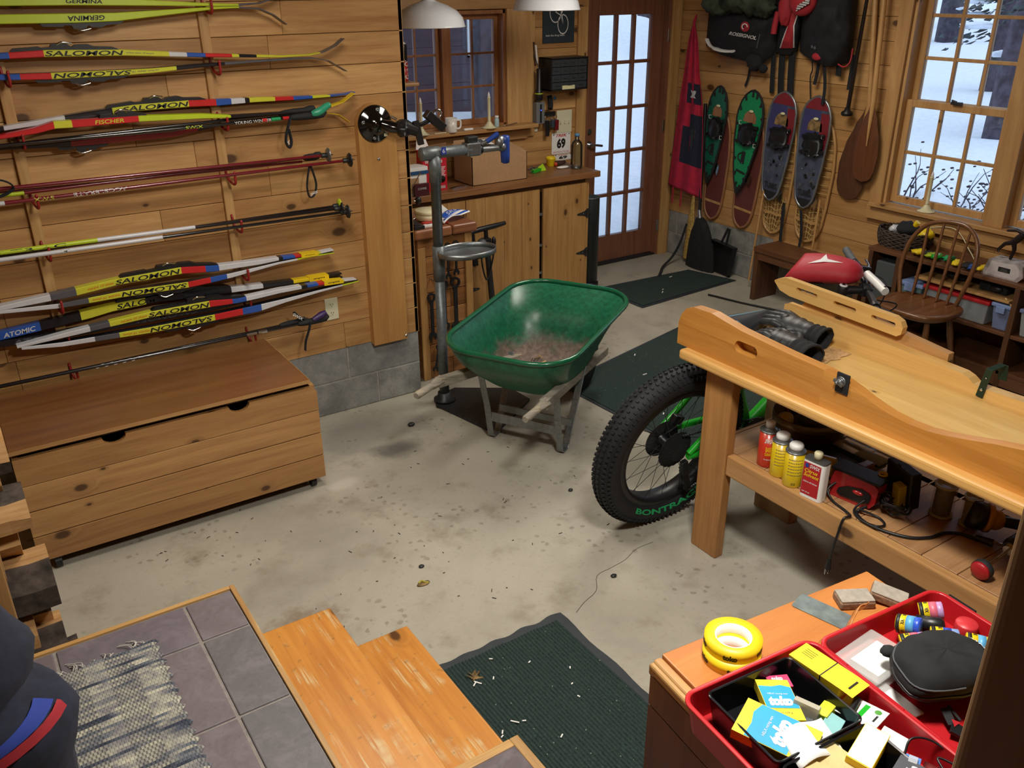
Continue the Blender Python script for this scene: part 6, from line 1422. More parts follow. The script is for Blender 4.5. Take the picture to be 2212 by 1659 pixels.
m = MB(); m.text('ROSSIGNOL', lambda u, v: f1(lerp(.345, .665, u), lerp(.232, .27, v)+.02*(1-u)*.3)+Vector((-.006, 0, 0)), M_WINK, .03, .05)
n = 20; 
m.add([f1(.515+.052*math.cos(2*PI*k/n), .345+.052*math.sin(2*PI*k/n))+Vector((-.005, 0, 0)) for k in range(n)], [tuple(range(n))], M_PRED)
m.tube([f1(.515+.03*math.cos(a), .345+.03*math.sin(a))+Vector((-.008, 0, 0)) for a in [2*PI*k/12 for k in range(9)]], .004, M_WINK, 5)
m.build('logo_print', p1)
MB().tube(curve([WP(5.07, 1.70, 4.93), WP(5.03, 1.655, 4.90), WP(4.94, 1.63, 4.88), WP(4.86, 1.625, 4.88), WP(4.80, 1.628, 4.88)], 5), [.016]*8+[.026]*13, M_WINK, 8, flat=.35).build('reflective_strap', p1)
MB().tube([f1(.70, .30)+Vector((-.006, 0, 0)), f1(.68, .15)+Vector((-.006, 0, 0))], .004, M_STEEL, 6).build('zip', p1)
cl = MB(); 
for c, r_, s_ in (((4.98, 1.95), (.10, .12, .08), 1), ((4.80, 2.0), (.12, .16, .11), 2), ((4.63, 1.98), (.11, .13, .10), 3), ((4.56, 1.94), (.08, .09, .07), 4)): cl.blob(WP(c[0], c[1], 4.88), r_, M_CAMO, 18, 12, .35, 9, seed=s_)
cl.build('cloth_bundle', label='olive camouflage cloth bundled on top of the black bag', cat='cloth')
MB().blob(WP(4.58, 1.57, 4.98), (.05, .07, .06), M_CHARC, 14, 10, .35, 14).blob(WP(4.50, 1.53, 4.98), (.03, .035, .03), M_CHARC, 10, 8, .3, 14).build('cord_tangle', label='tangle of black cord dangling under the lettered bag', cat='cord')
f2 = pack([(4.40, 1.98), (4.33, 2.15), (4.25, 2.15), (4.19, 2.0)], [(4.41, 1.65), (4.36, 1.63), (4.27, 1.635), (4.215, 1.66)], 5.06, .15, M_PACK, 8, .02)
p2 = thing('backpack', (4.95, 4.3, 1.62), 'slim black pack with red and white hourglass panel between two bags', 'backpack'); MB().surf(f2, 22, 26, M_PACK).build('bag_body', p2)
def hour(u, v, k): w_ = lerp(.13, .34, abs(v-.62)*1.5)*k; return f2(.55+(u-.5)*2*w_*.75, lerp(.08, .52, v))+Vector((-.006-.002*(1.2-k), 0, 0))
MB().surf(lambda u, v: hour(u, v, 1.15), 8, 14, M_WINK).surf(lambda u, v: hour(u, v, .9)+Vector((-.003, 0, 0)), 8, 14, M_PRED).build('hourglass_panel', p2)
MB().blob(WP(4.36, 1.93, 4.90), (.04, .05, .11), M_PRED, 14, 10, .3, 12).tube(curve([WP(4.42, 1.9, 4.90), WP(4.435, 1.82, 4.90), WP(4.44, 1.76, 4.90)], 4), .02, M_PRED, 8).build('red_cloth', label='red cloth and strap draped over the slim pack', cat='cloth')
f3 = pack([(4.24, 2.0), (4.08, 2.16), (3.9, 2.16), (3.80, 2.0)], [(4.20, 1.66), (4.08, 1.60), (3.93, 1.575), (3.78, 1.62)], 5.06, .24, M_PACK, 13)
p3 = thing('backpack', (4.9, 4.0, 1.58), 'big plain black rucksack right of the hourglass pack', 'backpack'); MB().surf(f3, 30, 30, M_PACK).build('bag_body', p3)
MB().blob(f3(.42, .04)+Vector((-.015, 0, .02)), (.012, .04, .024), M_PRED, 12, 8).build('red_tag', p3); MB().lathe([(.012, 0), (.01, .003)], f3(.28, .16), M_SKIG, 12, axis=(-1, 0, 0)).lathe([(.012, 0), (.01, .003)], f3(.34, .16), M_SKIG, 12, axis=(-1, 0, 0)).build('badge', p3)
MB().tube(curve([WP(3.88, 1.60, 4.93), WP(3.83, 1.585, 4.95), WP(3.79, 1.62, 4.97), WP(3.785, 1.70, 4.98)], 5), .005, M_PRED, 6).build('piping', p3)
hl = thing('helmet_cover', (4.85, 4.22, 1.86), 'red cover with black-and-white checks hung above the slim pack', 'cover')
MB().blob(WP(4.22, 1.97, 4.84), (.06, .10, .09), M_PRED, 18, 12).build('shell', hl)
def checks(m, fn, nu, nv, mat=None):
    for i in range(nu):
        for j in range(nv):
            if (i+j) % 2 == 0: m.add([fn(i/nu, j/nv), fn((i+1)/nu, j/nv), fn((i+1)/nu, (j+1)/nv), fn(i/nu, (j+1)/nv)], [(0, 1, 2, 3)], mat or M_WINK)
def hf(u, v): y = lerp(4.27, 4.17, u); return WP(y, 1.905+.035*v+.05*u, 4.775+.02*abs(u-.5))
m = MB().surf(lambda u, v: hf(u, v)+Vector((.002, 0, 0)), 6, 6, M_BLACKM); checks(m, hf, 9, 5); m.build('check_panel', hl)
for pts, w_, lb in (([(4.42, 1.66, 5.03), (4.41, 1.5, 5.04), (4.40, 1.375, 5.05)], .02, 'leftmost of three wide black straps below the slim pack'), ([(4.345, 1.65, 5.02), (4.335, 1.5, 5.04), (4.32, 1.37, 5.05)], .026, 'middle of three wide black straps below the slim pack'), ([(4.26, 1.66, 5.02), (4.25, 1.5, 5.04), (4.235, 1.36, 5.05)], .028, 'rightmost of three wide black straps below the slim pack'),
    ([(4.09, 1.62, 5.0), (4.075, 1.55, 5.03), (4.085, 1.5, 5.05), (4.06, 1.36, 5.055)], .005, 'thin twisted cord under the plain rucksack'), ([(3.99, 1.6, 4.98), (3.965, 1.5, 5.0), (3.955, 1.42, 5.0), (3.96, 1.34, 5.0)], .013, 'knotted black strap above the shoe nearest the paddles'), ([(4.03, 1.60, 5.0), (4.035, 1.52, 5.02), (4.045, 1.46, 5.02)], .014, 'short strap end left of the knotted strap'),
    ([(3.87, 1.60, 5.0), (3.865, 1.53, 5.02)], .022, 'wide webbing end under the right corner of the rucksack'), ([(3.77, 1.66, 5.0), (3.775, 1.5, 5.03), (3.775, 1.45, 5.03)], .012, 'long strap end beside the round-knobbed staff'), ([(4.62, 1.56, 5.03), (4.63, 1.46, 5.05), (4.65, 1.40, 5.055)], .01, 'black cord trailing under the lettered bag'),
    ([(4.175, .63, 5.02), (4.17, .45, 5.01), (4.165, .30, 5.0), (4.16, .16, 4.99)], .014, 'black strap hanging low between the two webbed snowshoes'), ([(4.02, .62, 5.02), (3.99, .45, 5.01), (4.0, .28, 5.0), (3.99, .14, 4.99)], .012, 'black strap hanging from the shoe nearest the paddles')): strap(pts, w_, lb)
MB().tube([WP(4.37, .70, 5.02), WP(4.42, .0, 4.92)], .008, M_PADDLE2, 8).build('wooden_stick', label='thin pale stick leaning beside the red decked snowshoe', cat='stick')
MB().tube([WP(3.87, .72, 5.02), WP(3.89, .02, 4.95)], .008, M_PADDLE2, 8).build('wooden_stick', label='thin pale stick over the webbed snowshoe by the paddles', cat='stick')
# staff with knob, two paddles, oar shaft
s_ = thing('staff', (5.0, 3.75, 1.29), 'long black staff with round knob at its lower end', 'staff')
MB().tube([WP(3.727, 2.15, 4.99), WP(3.755, 1.33, 5.0)], [.010, .014], M_GRAPH, 12).build('shaft', s_); MB().lathe([(.014, .05), (.02, .03), (.036, .018), (.038, .006), (.03, -.004), (0, -.006)], WP(3.757, 1.295, 5.0), M_BLACK, 20).build('knob', s_)
def paddle(lab, B, Tp, shaft_top, hw, x, mat, smat, pr, sx=.016):
    t_ = thing('canoe_paddle', WP(B[0], B[1], x), lab, 'paddle', 'canoe paddles by the window'); ol, P, Q = outline(pr, B, Tp, 20); V = lambda p, dx: WP(p[0], p[1], x-dx)
    n = len(ol); m = MB(); a = [V(p, .006) for p in ol]; b = [V(p, -.002) for p in ol]; mid = [V(Vector(p).lerp(P(.5, 0), .35), .012) for p in ol]
    m.add(a+mid, [(k, (k+1) % n, n+(k+1) % n, n+k) for k in range(n)], mat, True).add(mid, [tuple(range(n))], mat).add(b, [tuple(range(n))[::-1]], mat).add(a+b, [(k, n+k, n+(k+1) % n, (k+1) % n) for k in range(n)], mat); m.build('blade', t_)
    MB().tube([V(P(.45, 0), .016), V(P(.75, 0), .016), V(P(1, 0), .014), WP(shaft_top[0], shaft_top[1], x-.012)], [.004, .012, sx, sx], smat, 12).build('shaft', t_)
PRW = [(0, .0), (.02, .045), (.06, .07), (.15, .088), (.35, .1), (.55, .088), (.75, .058), (.92, .022), (1, .014)]
paddle('pale-shafted canoe paddle with reddish blade, left of the window casing', (3.575, .895), (3.575, 1.40), (3.625, 2.2), .1, 5.01, M_PADDLE, M_PADDLE2, [(t, w_*.92) for t, w_ in PRW])
paddle('darker canoe paddle mostly behind the pale-shafted one', (3.672, .765), (3.60, 1.38), (3.70, 2.2), .1, 5.055, wood('paddle_umber', '#5c3a25', '#47291a', 'Z', 1.3, .0, .35, .06, coat=.2), M_PADDLE2, [(t, w_*1.15) for t, w_ in PRW])
# broom corner
br = thing('broom', (4.97, 4.82, 0), 'black-bristled push broom standing head down in the corner', 'broom'); m = MB()
prof = [(0, 5.00, 4.70), (.06, 4.995, 4.705), (.18, 4.985, 4.72), (.28, 4.965, 4.76), (.34, 4.945, 4.79), (.385, 4.93, 4.83), (.40, 4.915, 4.87)]
vs = []; n = 28
for z, a, b in prof:
    for k in range(n):
        t = 2*PI*k/n; q = 1+(.05*math.sin(k*9.7) if z < .3 else 0); vs.append((4.97+.045*math.sin(t)*q*(1 if z < .3 else .8), (a+b)/2+math.cos(t)*(a-b)/2*q, z+.002))
m.add(vs, [(i*n+k, i*n+(k+1) % n, (i+1)*n+(k+1) % n, (i+1)*n+k) for i in range(len(prof)-1) for k in range(n)], plain('broom_black', '#1a1a1b', .9, var=.4, scale=60, bump=.5), True).add(vs[-n:], [tuple(range(n))], M_BLACKM).add(vs[:n], [tuple(range(n))[::-1]], M_BLACKM); m.build('bristles', br)
MB().tube([(4.97, 4.89, .40), (4.975, 4.91, .46)], [.018, .014], M_STEEL, 12).build('ferrule', br); MB().tube([(4.975, 4.905, .44), (5.03, 4.99, 1.25)], .0125, M_BLACK, 10).build('broom_handle', br)
b2 = thing('corn_broom', (4.99, 5.03, 0), 'narrow tan corn broom behind the black broom', 'broom'); m = MB(); prof = [(.04, .05), (.15, .048), (.35, .036), (.48, .02), (.56, .012)]
m.tube([(4.995, 5.02-.03*z, z) for z, w_ in prof], [w_ for z, w_ in prof], plain('straw', '#b4924c', .85, var=.3, scale=60, bump=.4), 14, flat=.45); m.build('straw_head', b2); MB().tube([(4.995, 5.0, .54), (5.03, 5.05, 1.3)], .011, M_PADDLE2, 8).build('broom_handle', b2)
MB().tube(curve([(4.93, 4.99, .34), (4.90, 5.02, .18), (4.86, 5.06, .06), (4.74, 5.02, .02), (4.62, 4.92, .015), (4.55, 4.86, .012)], 5), .012, M_CHARC, 8, flat=.5).build('webbing_strap', label='black webbing strap trailing on the floor by the broom', cat='strap')
dp = thing('dustpan', (4.97, 4.65, 0), 'black dustpan standing upright right of the broom', 'dustpan'); M_ = Matrix.Translation((4.985, 4.655, .012)) @ Matrix.Rotation(math.radians(6), 4, 'X') @ Matrix.Rotation(math.radians(7), 4, 'Y')
m = MB(M_).box(-.0, .004, -.115, .115, 0, .24, M_BLACK).box(-.05, 0, .11, .116, .02, .24, M_BLACK).box(-.05, 0, -.116, -.11, .02, .24, M_BLACK).box(-.055, .004, -.116, .116, .236, .242, M_BLACK); m.build('pan', dp, bevel=.004)
MB(M_).beam((-.025, .03, .24), (-.02, .005, .36), .018, .014, M_BLACK).beam((-.025, -.02, .24), (-.02, -.012, .36), .016, .014, M_BLACK).build('handle', dp, bevel=.003)

# ================================================================ LOW BENCH, SHELF UNIT, CHAIR
be = thing('low_bench', (4.87, 3.6, 0), 'dark-stained plank bench under the snowshoes', 'bench')
MB().box(4.735, 4.985, 3.0, 4.115, .355, .392, M_DARKY).build('seat_plank', be, bevel=.003); MB().box(4.745, 4.98, 4.075, 4.112, 0, .355, M_DARKZ).build('end_panel', be, bevel=.002); MB().box(4.745, 4.98, 3.24, 3.277, 0, .355, M_DARKZ).build('end_panel', be, bevel=.002)
MB().box(4.745, 4.765, 3.277, 4.075, .30, .355, M_DARKY).build('apron_rail', be, bevel=.002)
MB().tube(curve([(4.55, 4.33, .008), (4.62, 4.05, .008), (4.73, 3.7, .008), (4.72, 3.4, .008)], 6), .007, M_BLACK, 6).build('cable', label='black cable on the concrete under the low bench', cat='cable')
SX, SB = 4.715, 5.055
su = thing('shelf_unit', (4.88, 2.5, 0), 'brown open shelving unit below the right-hand windows', 'shelf unit')
MB().box(SX, SB, 1.3, 3.20, .585, .608, M_DARKY).build('top_board', su, bevel=.003); MB().box(SX, SB, 1.3, 3.18, .09, .112, M_DARKY).box(SX+.003, SX+.02, 1.3, 3.18, .02, .09, M_DARKY).build('bottom_board', su, bevel=.002)
MB().box(SX+.005, SB, 1.3, 2.99, .305, .325, M_DARKY).build('middle_shelf', su, bevel=.002)
for y in (3.16, 2.97, 2.25, 1.5): MB().box(SX, SB, y-.0, y+.03, .0, .585, M_DARKZ).build('upright', su, bevel=.002)
MB().box(SB, SB+.008, 1.3, 3.19, .02, .6, M_DARKY).build('back_panel', su)
MB().box(SX+.01, SB-.05, 2.30, 2.87, .488, .502, M_PADDLE2).build('thin_shelf', su, bevel=.003)
def bin_(lab, x0, x1, y0, y1, z0, z1, body, lid, latch=None):
    b = thing('storage_bin', ((x0+x1)/2, (y0+y1)/2, z0), lab, 'bin', 'plastic bins on the shelves'); m = MB(); a = .012
    vs = [(x0+a, y0+a, z0), (x1-a, y0+a, z0), (x1-a, y1-a, z0), (x0+a, y1-a, z0), (x0, y0, z1), (x1, y0, z1), (x1, y1, z1), (x0, y1, z1)]
    m.add(vs, [(3, 2, 1, 0), (0, 1, 5, 4), (1, 2, 6, 5), (2, 3, 7, 6), (3, 0, 4, 7)], body); m.build('tub', b, bevel=.006)
    MB().box(x0-.008, x1+.008, y0-.008, y1+.008, z1, z1+.022, lid).build('lid', b, bevel=.006)
    if latch: MB().box(x0-.018, x0-.006, lerp(y0, y1, .25), lerp(y0, y1, .75), z1-.028, z1+.008, latch).build('latch', b, bevel=.003)
M_CLR = hazy('clear_bin', '#b9c0c4', .55); M_CLRB = hazy('clear_blue_bin', '#8d9cc6', .6); M_BLID = plain('bin_lid_blue', '#7e93c0', .35); M_RLID = plain('bin_lid_red', '#b6262b', .35)
bin_('long clear bin with red lid behind the chair', 4.735, 4.98, 2.41, 2.80, .326, .445, M_CLR, M_RLID); bin_('tall bluish clear bin with blue lid right of the red-lidded one', 4.735, 4.98, 2.285, 2.385, .326, .455, M_CLRB, M_BLID, M_BLID); bin_('small blue-grey bin with pale blue lid at left of the red-lidded bin', 4.735, 4.95, 2.815, 2.955, .326, .43, hazy('teal_bin', '#6f8f94', .7), M_BLID, M_BLID)
bin_('clear bin at the right edge, past the shelf divider', 4.735, 4.95, 1.95, 2.23, .326, .46, M_CLR, M_CLRB)
MB().box(4.80, 4.95, 2.36, 2.52, .503, .555, M_CHARC).blob((4.80, 2.42, .53), (.02, .04, .02), M_BLACK, 12, 8).build('camera_case', label='dark object on the thin pale shelf under the trophy', cat='case', bevel=.006)
MB().blob((4.85, 2.68, .535), (.05, .07, .03), M_CHARC, 14, 8, .3, 16).build('dark_gloves', label='dark bundle at the back of the thin pale shelf', cat='gloves')
MB().tube([(4.76, 2.34, .505), (4.73, 2.27, .47)], .006, M_PADDLE2, 6).build('wooden_rod', label='pale rod sticking out at right end of the thin shelf', cat='rod')
MB().box(4.735, 4.95, 3.005, 3.14, .115, .53, hazy('grey_panel', '#4d5254', .92)).build('grey_panel_bin', label='grey translucent bin in the narrow left bay of the shelving', cat='bin', bevel=.006)
MB().blob((4.80, 2.02, .21), (.09, .16, .10), M_CHARC, 18, 12, .2, 9).tube([(4.72, 2.1, .29), (4.73, 2.0, .30), (4.74, 1.94, .27)], .004, M_STEEL, 6).build('dark_bag', label='dark grey bag on the bottom shelf at right edge', cat='bag')
# basket with clothes
bs = thing('wicker_basket', (4.90, 3.11, .608), 'oval dark wicker basket of gloves on the shelving unit', 'basket'); M_WICK = plain('wicker', '#3f322a', .8, var=.4, scale=40)
m = MB()
for k in range(9):
    z = .612+k*.0115; q = 1+.10*math.sin(k/8*PI*.7); m.tube([(4.895+(.115*q)*math.cos(t), 3.085+(.15*q)*math.sin(t), z+.004*math.sin(t*18+k*PI)) for t in [2*PI*i/72 for i in range(72)]], .0065, M_WICK, 6, closed=True)
for i in range(26):
    t = 2*PI*i/26; m.tube([(4.895+.112*math.cos(t), 3.085+.147*math.sin(t), .61), (4.895+.127*math.cos(t), 3.085+.165*math.sin(t), .712)], .004, M_WICK, 5)
m.lathe([(.0, 0), (1, 0)], (0, 0, 0), M_WICK, 24, M=Matrix.Translation((4.895, 3.085, .612)) @ Matrix.Diagonal((.11, .145, 1, 1))); m.build('woven_body', bs)
MB().blob((4.87, 3.06, .72), (.06, .07, .045), M_CHARC, 16, 10, .4, 16).build('dark_glove', label='black knitted glove heaped in the wicker basket', cat='glove')
MB().blob((4.90, 2.96, .71), (.045, .06, .03), M_YEL, 14, 9, .4, 20).tube(curve([(4.88, 3.03, .72), (4.87, 3.01, .76), (4.87, 3.0, .775)], 4), .016, M_YEL, 8).build('yellow_glove', label='yellow glove hanging over the right rim of the basket', cat='glove'); MB().blob((4.83, 3.12, .715), (.03, .03, .025), M_SKIW, 12, 8, .4, 22).build('striped_cloth', label='grey striped cloth in the basket, left of the black glove', cat='cloth')
def glovey(lab, x, y, cols, s, seed):
    m = MB(); r = random.Random(seed)
    for i, c in enumerate(cols): m.blob((x+r.uniform(-.02, .02), y+(.5-i/max(1, len(cols)-1))*s*1.6 if len(cols) > 1 else y, .622+r.uniform(0, .012)), (.045, s*.75, .016), c, 14, 8, .55, 22, seed=i+seed)
    m.build('sports_glove', label=lab, cat='glove', group='bright gloves on the shelf top')
glovey('black and fluorescent yellow glove right of the basket', 4.79, 2.86, [M_YEL, M_BLACKM, M_LIME], .05, 1); glovey('bright green glove lying right of the black and yellow one', 4.775, 2.755, [M_BGREEN, M_TEAL], .04, 5)
glovey('yellow and navy glove seen between the chair spindles', 4.77, 2.615, [M_YEL, M_BLACKM], .045, 9); glovey('little yellow and blue glove nearest the trophy', 4.765, 2.53, [M_SKIB, M_YEL], .03, 13)
candle(5.075, 3.09, .792, .235, 'cream electric candle on the right-hand window sill')
MB().tube(curve([(5.055, 3.06, .70), (5.03, 2.86, .74), (4.95, 2.7, .66), (4.87, 2.60, .615)], 8), .003, M_CREAM, 6).build('lamp_cord', label='thin cream cord draping from the sill behind the chair', cat='cord')
# trophy: skier on a stone block
tr = thing('trophy', (4.82, 2.36, .608), 'bronze skier trophy on a rough white stone block', 'trophy'); M_STONE = plain('trophy_stone', '#a59d9c', .8, var=.25, scale=30, bump=.6)
M_ = Matrix.Translation((4.80, 2.385, .608)); r = random.Random(3); m = MB(M_); ol = [(-.115, 0), (.09, 0), (.115, .03), (.10, .085), (.07, .10), (-.04, .092), (-.085, .095), (-.10, .05)]
m.prism([(-a, b) for a, b in ol], lambda a, b, d: Vector((d, a, b)), -.05, .06, M_STONE); m.add([(-.0505, -a*.8, b*.82+.008) for a, b in ol], [tuple(range(8))], plain('cut_stone', '#c4bdbd', .6, var=.08)); m.build('stone_base', tr, bevel=.006)
m = MB().box(4.7475, 4.7485, 2.345, 2.41, .645, .67, M_INK)
for i in range(3): m.box(4.747, 4.7476, 2.355+i*.003, 2.40-i*.003, .649+i*.006, .6515+i*.006, M_STEEL)
m.build('name_plate', tr)
M_BRZ = plain('bronze', '#2b211f', .45, .5); z0 = .708; K = .9; sk = MB()
def S_(y, z): return Vector((4.80, 2.385-y*K, z0+z*K))
HIP, SH, HD = S_(.0, .105), S_(.05, .165), S_(.08, .185)
sk.tube([HIP, HIP.lerp(SH, .5), SH], [.017, .02, .018], M_BRZ, 10).blob(HD+Vector((0, -.004, .005)), (.011, .013, .014), M_BRZ, 12, 8).tube([SH, HD], .008, M_BRZ, 8)
sk.tube([HIP, S_(.012, .06), S_(.0, .0)], [.015, .011, .008], M_BRZ, 8).tube([HIP, S_(-.05, .085), S_(-.085, .04), S_(-.075, .03)], [.015, .011, .008, .009], M_BRZ, 8)
sk.tube([SH, S_(.085, .13), S_(.13, .15)], [.010, .009, .007], M_BRZ, 8).tube([SH, S_(.0, .178), S_(-.055, .165)], [.010, .009, .006], M_BRZ, 8); sk.build('skier_figure', tr)
MB().tube([S_(.128, .15), S_(.085, .0)], .0022, M_PADDLE2, 6).build('tiny_pole', tr)
# Windsor chair
cr_ = thing('windsor_chair', (4.48, 2.66, 0), 'brown bow-back Windsor chair in front of the shelving', 'chair'); Zs = .435
seat = [(4.335, 2.86), (4.46, 2.875), (4.585, 2.86), (4.65, 2.77), (4.655, 2.62), (4.635, 2.50), (4.56, 2.455), (4.44, 2.45), (4.345, 2.48), (4.30, 2.55), (4.29, 2.67), (4.30, 2.79)]
so = curve([(x, y, 0) for x, y in seat], 5, True); m = MB(); n = len(so); c = Vector((4.475, 2.665, 0))
rings = [(.94, -.038), (1.0, -.024), (1.0, -.008), (.97, 0), (.8, -.006), (.5, -.012), (.001, -.013)]
vs = []
for k, z in rings: vs += [(c+(p-c)*k)+Vector((0, 0, Zs+z)) for p in so]
m.add(vs, [(i*n+k, i*n+(k+1) % n, (i+1)*n+(k+1) % n, (i+1)*n+k) for i in range(len(rings)-1) for k in range(n)], M_CHAIR, True).add(vs[:n], [tuple(range(n))[::-1]], M_CHAIR); m.build('seat', cr_)
bow = [(4.60, 2.865, Zs-.02), (4.625, 2.905, .56), (4.655, 2.90, .70), (4.68, 2.85, .80), (4.695, 2.78, .845), (4.70, 2.69, .862), (4.70, 2.60, .855), (4.69, 2.53, .80), (4.665, 2.495, .70), (4.64, 2.50, .58), (4.62, 2.535, Zs-.02)]
bw = curve(bow, 6); MB().tube(bw, .0125, M_CHAIR, 10).build('bow_back', cr_)
for y0, y1, zt_, xt in ((2.79, 2.82, .825, 4.688), (2.715, 2.735, .855, 4.698), (2.64, 2.65, .862, 4.70), (2.575, 2.575, .838, 4.696)): MB().tube([(4.605, y0, Zs-.005), (4.65, lerp(y0, y1, .4), .6), (xt, y1, zt_)], [.008, .0105, .007], M_CHAIR, 8).build('spindle', cr_)
LEGS = [((4.36, 2.80), (4.30, 2.84)), ((4.57, 2.80), (4.635, 2.86)), ((4.37, 2.53), (4.31, 2.47)), ((4.57, 2.53), (4.635, 2.47))]; MIDS = []
for (a, b), (c_, d) in LEGS:
    A, B = Vector((a, b, Zs-.03)), Vector((c_, d, 0)); prof = [.013, .016, .019, .015, .020, .014, .010]
    MB().tube([A.lerp(B, i/6) for i in range(7)], prof, M_CHAIR, 12).build('leg', cr_); MIDS.append(A.lerp(B, .55))
for i, j in ((0, 1), (2, 3)): MB().tube([MIDS[i], MIDS[i].lerp(MIDS[j], .5), MIDS[j]], [.008, .012, .008], M_CHAIR, 8).build('stretcher', cr_)
MB().tube([MIDS[0].lerp(MIDS[1], .5), MIDS[2].lerp(MIDS[3], .5)], .009, M_CHAIR, 8).build('stretcher', cr_); MB().tube([MIDS[0], MIDS[2]], .008, M_CHAIR, 8).build('stretcher', cr_)
# ================================================================ FAT BIKE (leaning towards the ski bench)
LEAN = math.radians(9.0)
TB = Matrix.Translation((2.275, 2.36, 0)) @ Matrix.Rotation(math.radians(-1.5), 4, 'Z') @ Matrix.Rotation(LEAN, 4, 'X')
bk = thing('fat_bike', (2.8, 2.33, 0), 'green fat-tyre bike leaning behind the end of the ski bench', 'bicycle')
WR, TR_ = .318, .054
def wheel(cx, lab=None, rear=False, MT=TB):
    C_ = Vector((cx, 0, .372)); m = MB(MT); n = 72
    def tor(u, v):
        a = 2*PI*u; b = 2*PI*v; r = WR+TR_*math.cos(b); return C_+Vector((r*math.cos(a), TR_*1.02*math.sin(b), r*math.sin(a)))
    m.surf(tor, n, 18, M_TIRE, True, cu=True, cv=True)
    rr = random.Random(1)
    for i in range(92):
        a = 2*PI*i/92
        for j, b in enumerate((-62, -38, -13, 13, 38, 62)):
            aa = a+(PI/92 if j % 2 else 0); bb = math.radians(b); d = Vector((math.cos(bb)*math.cos(aa), math.sin(bb), math.cos(bb)*math.sin(aa)))
            p = C_+Vector((WR*math.cos(aa), 0, WR*math.sin(aa)))+d*TR_; tg = Vector((-math.sin(aa), 0, math.cos(aa)))
            m.beam(p-d*.002, p+d*.0065, .012, .009, M_TIRE, up=tg)
    w = m.build('tyre', bk)
    rim = MB(MT)
    MM = Matrix.Translation(C_) @ Matrix.Rotation(math.radians(90), 4, 'X')
    rim.lathe([(.278, -.036), (.262, -.039), (.250, -.034), (.247, 0), (.250, .034), (.262, .039), (.278, .036)], (0, 0, 0), M_BLACK, 60, M=MM, cap=False)
    if rear:
        def tx(u, v): a = math.radians(lerp(236, 318, u)); r = lerp(.310, .287, v); q = math.sqrt(max(0, 1-((r-WR)/TR_)**2)); return C_+Vector((r*math.cos(a), -(TR_*1.02*q+.0012), r*math.sin(a)))
        rim.text('BONTRAGER', tx, M_TEAL, .03)
    rim.build('rim', bk)
    sp = MB(MT)
    for k in range(32):
        a = 2*PI*k/32; s = 1 if k % 2 else -1; h = a+(.55 if (k//2) % 2 else -.55)
        sp.tube([C_+Vector((.028*math.cos(h), .045*s, .028*math.sin(h))), C_+Vector((.250*math.cos(a), .012*s, .250*math.sin(a)))], .0012, M_BLACK, 5)
    sp.build('spokes', bk); MB(MT).lathe([(.028, -.06), (.03, -.045), (.018, -.04), (.018, .04), (.03, .045), (.028, .06)], C_, M_BLACK, 18, axis=(0, 1, 0)).build('hub', bk)
    return C_
RA = wheel(.0, rear=True)
# frame
def tb(pts, r, mat=None, n=14): return MB(TB).tube([Vector(p) for p in pts], r, mat or M_BGREEN, n)
BBp, SC_, HT, HB = (.44, 0, .315), (.30, 0, .70), (.845, 0, .845), (.885, 0, .73)
tb([HB, (.66, 0, .52), BBp], [.030, .034, .036]).build('down_tube', bk)
tb(curve([BBp, (.40, 0, .42), (.33, 0, .56), (.30, 0, .70)], 5), [.026]*16).build('seat_tube', bk)
tb([(.30, 0, .655), (.55, 0, .74), (.84, 0, .82)], [.020, .023, .026]).build('top_tube', bk)
tb([(.83, 0, .885), HT, HB, (.893, 0, .705)], [.030, .029, .029, .032]).build('head_tube', bk)
for s in (-1, 1):
    tb(curve([(.42, .045*s, .335), (.33, .085*s, .355), (.15, .092*s, .368), (.02, .092*s, .372)], 5), [.016]*16).build('chainstay', bk)
    tb(curve([(.295, .03*s, .655), (.22, .085*s, .60), (.12, .092*s, .48), (.02, .092*s, .385)], 5), [.014]*16).build('seatstay', bk)
m = MB(TB); 
m.beam((.55, -.0355, .42), (.585, -.0355, .455), .003, .035, M_STEEL, up=(0, 0, 1)); m.build('frame_sticker', bk)
tb([(.305, 0, .68), (.275, 0, .86)], .0145, M_BLACK).build('seatpost', bk); tb([(.30, -.0, .705), (.297, 0, .725)], .021, M_BLACK).build('seat_clamp', bk)
# saddle
def sad(u, v):
    t = u; x = lerp(.12, .40, t); w = .072*(1-t)**.9+.016+.012*math.sin(t*PI); w *= (.75+.25*min(1, t*8)); a = PI*v
    return TB @ Vector((x, math.cos(a)*w, .895+.022*(math.sin(a))**.6-.03*(1-math.sin(a))*(1-t*.5)+.018*(t-.5)**2*4*(.6 if t < .5 else .2)-.012))
MB().surf(sad, 26, 15, plain('saddle_shell', '#24282e', .35)).surf(lambda u, v: sad(lerp(.05, .95, u), lerp(.34, .38, v))+Vector((0, -.002, .002)), 20, 3, plain('saddle_line', '#6f8fa0', .4)).surf(lambda u, v: sad(lerp(.25, .32, u), lerp(.55, .9, v))+Vector((0, -.002, .002)), 4, 8, plain('saddle_line', '#6f8fa0', .4)).build('saddle', bk).modifiers.new('s', 'SOLIDIFY').thickness = .006
tb([(.19, -.022, .865), (.33, -.022, .865)], .0035, M_STEEL, 8).tube([(.19, .022, .865), (.33, .022, .865)], .0035, M_STEEL, 8).build('saddle_rail', bk)
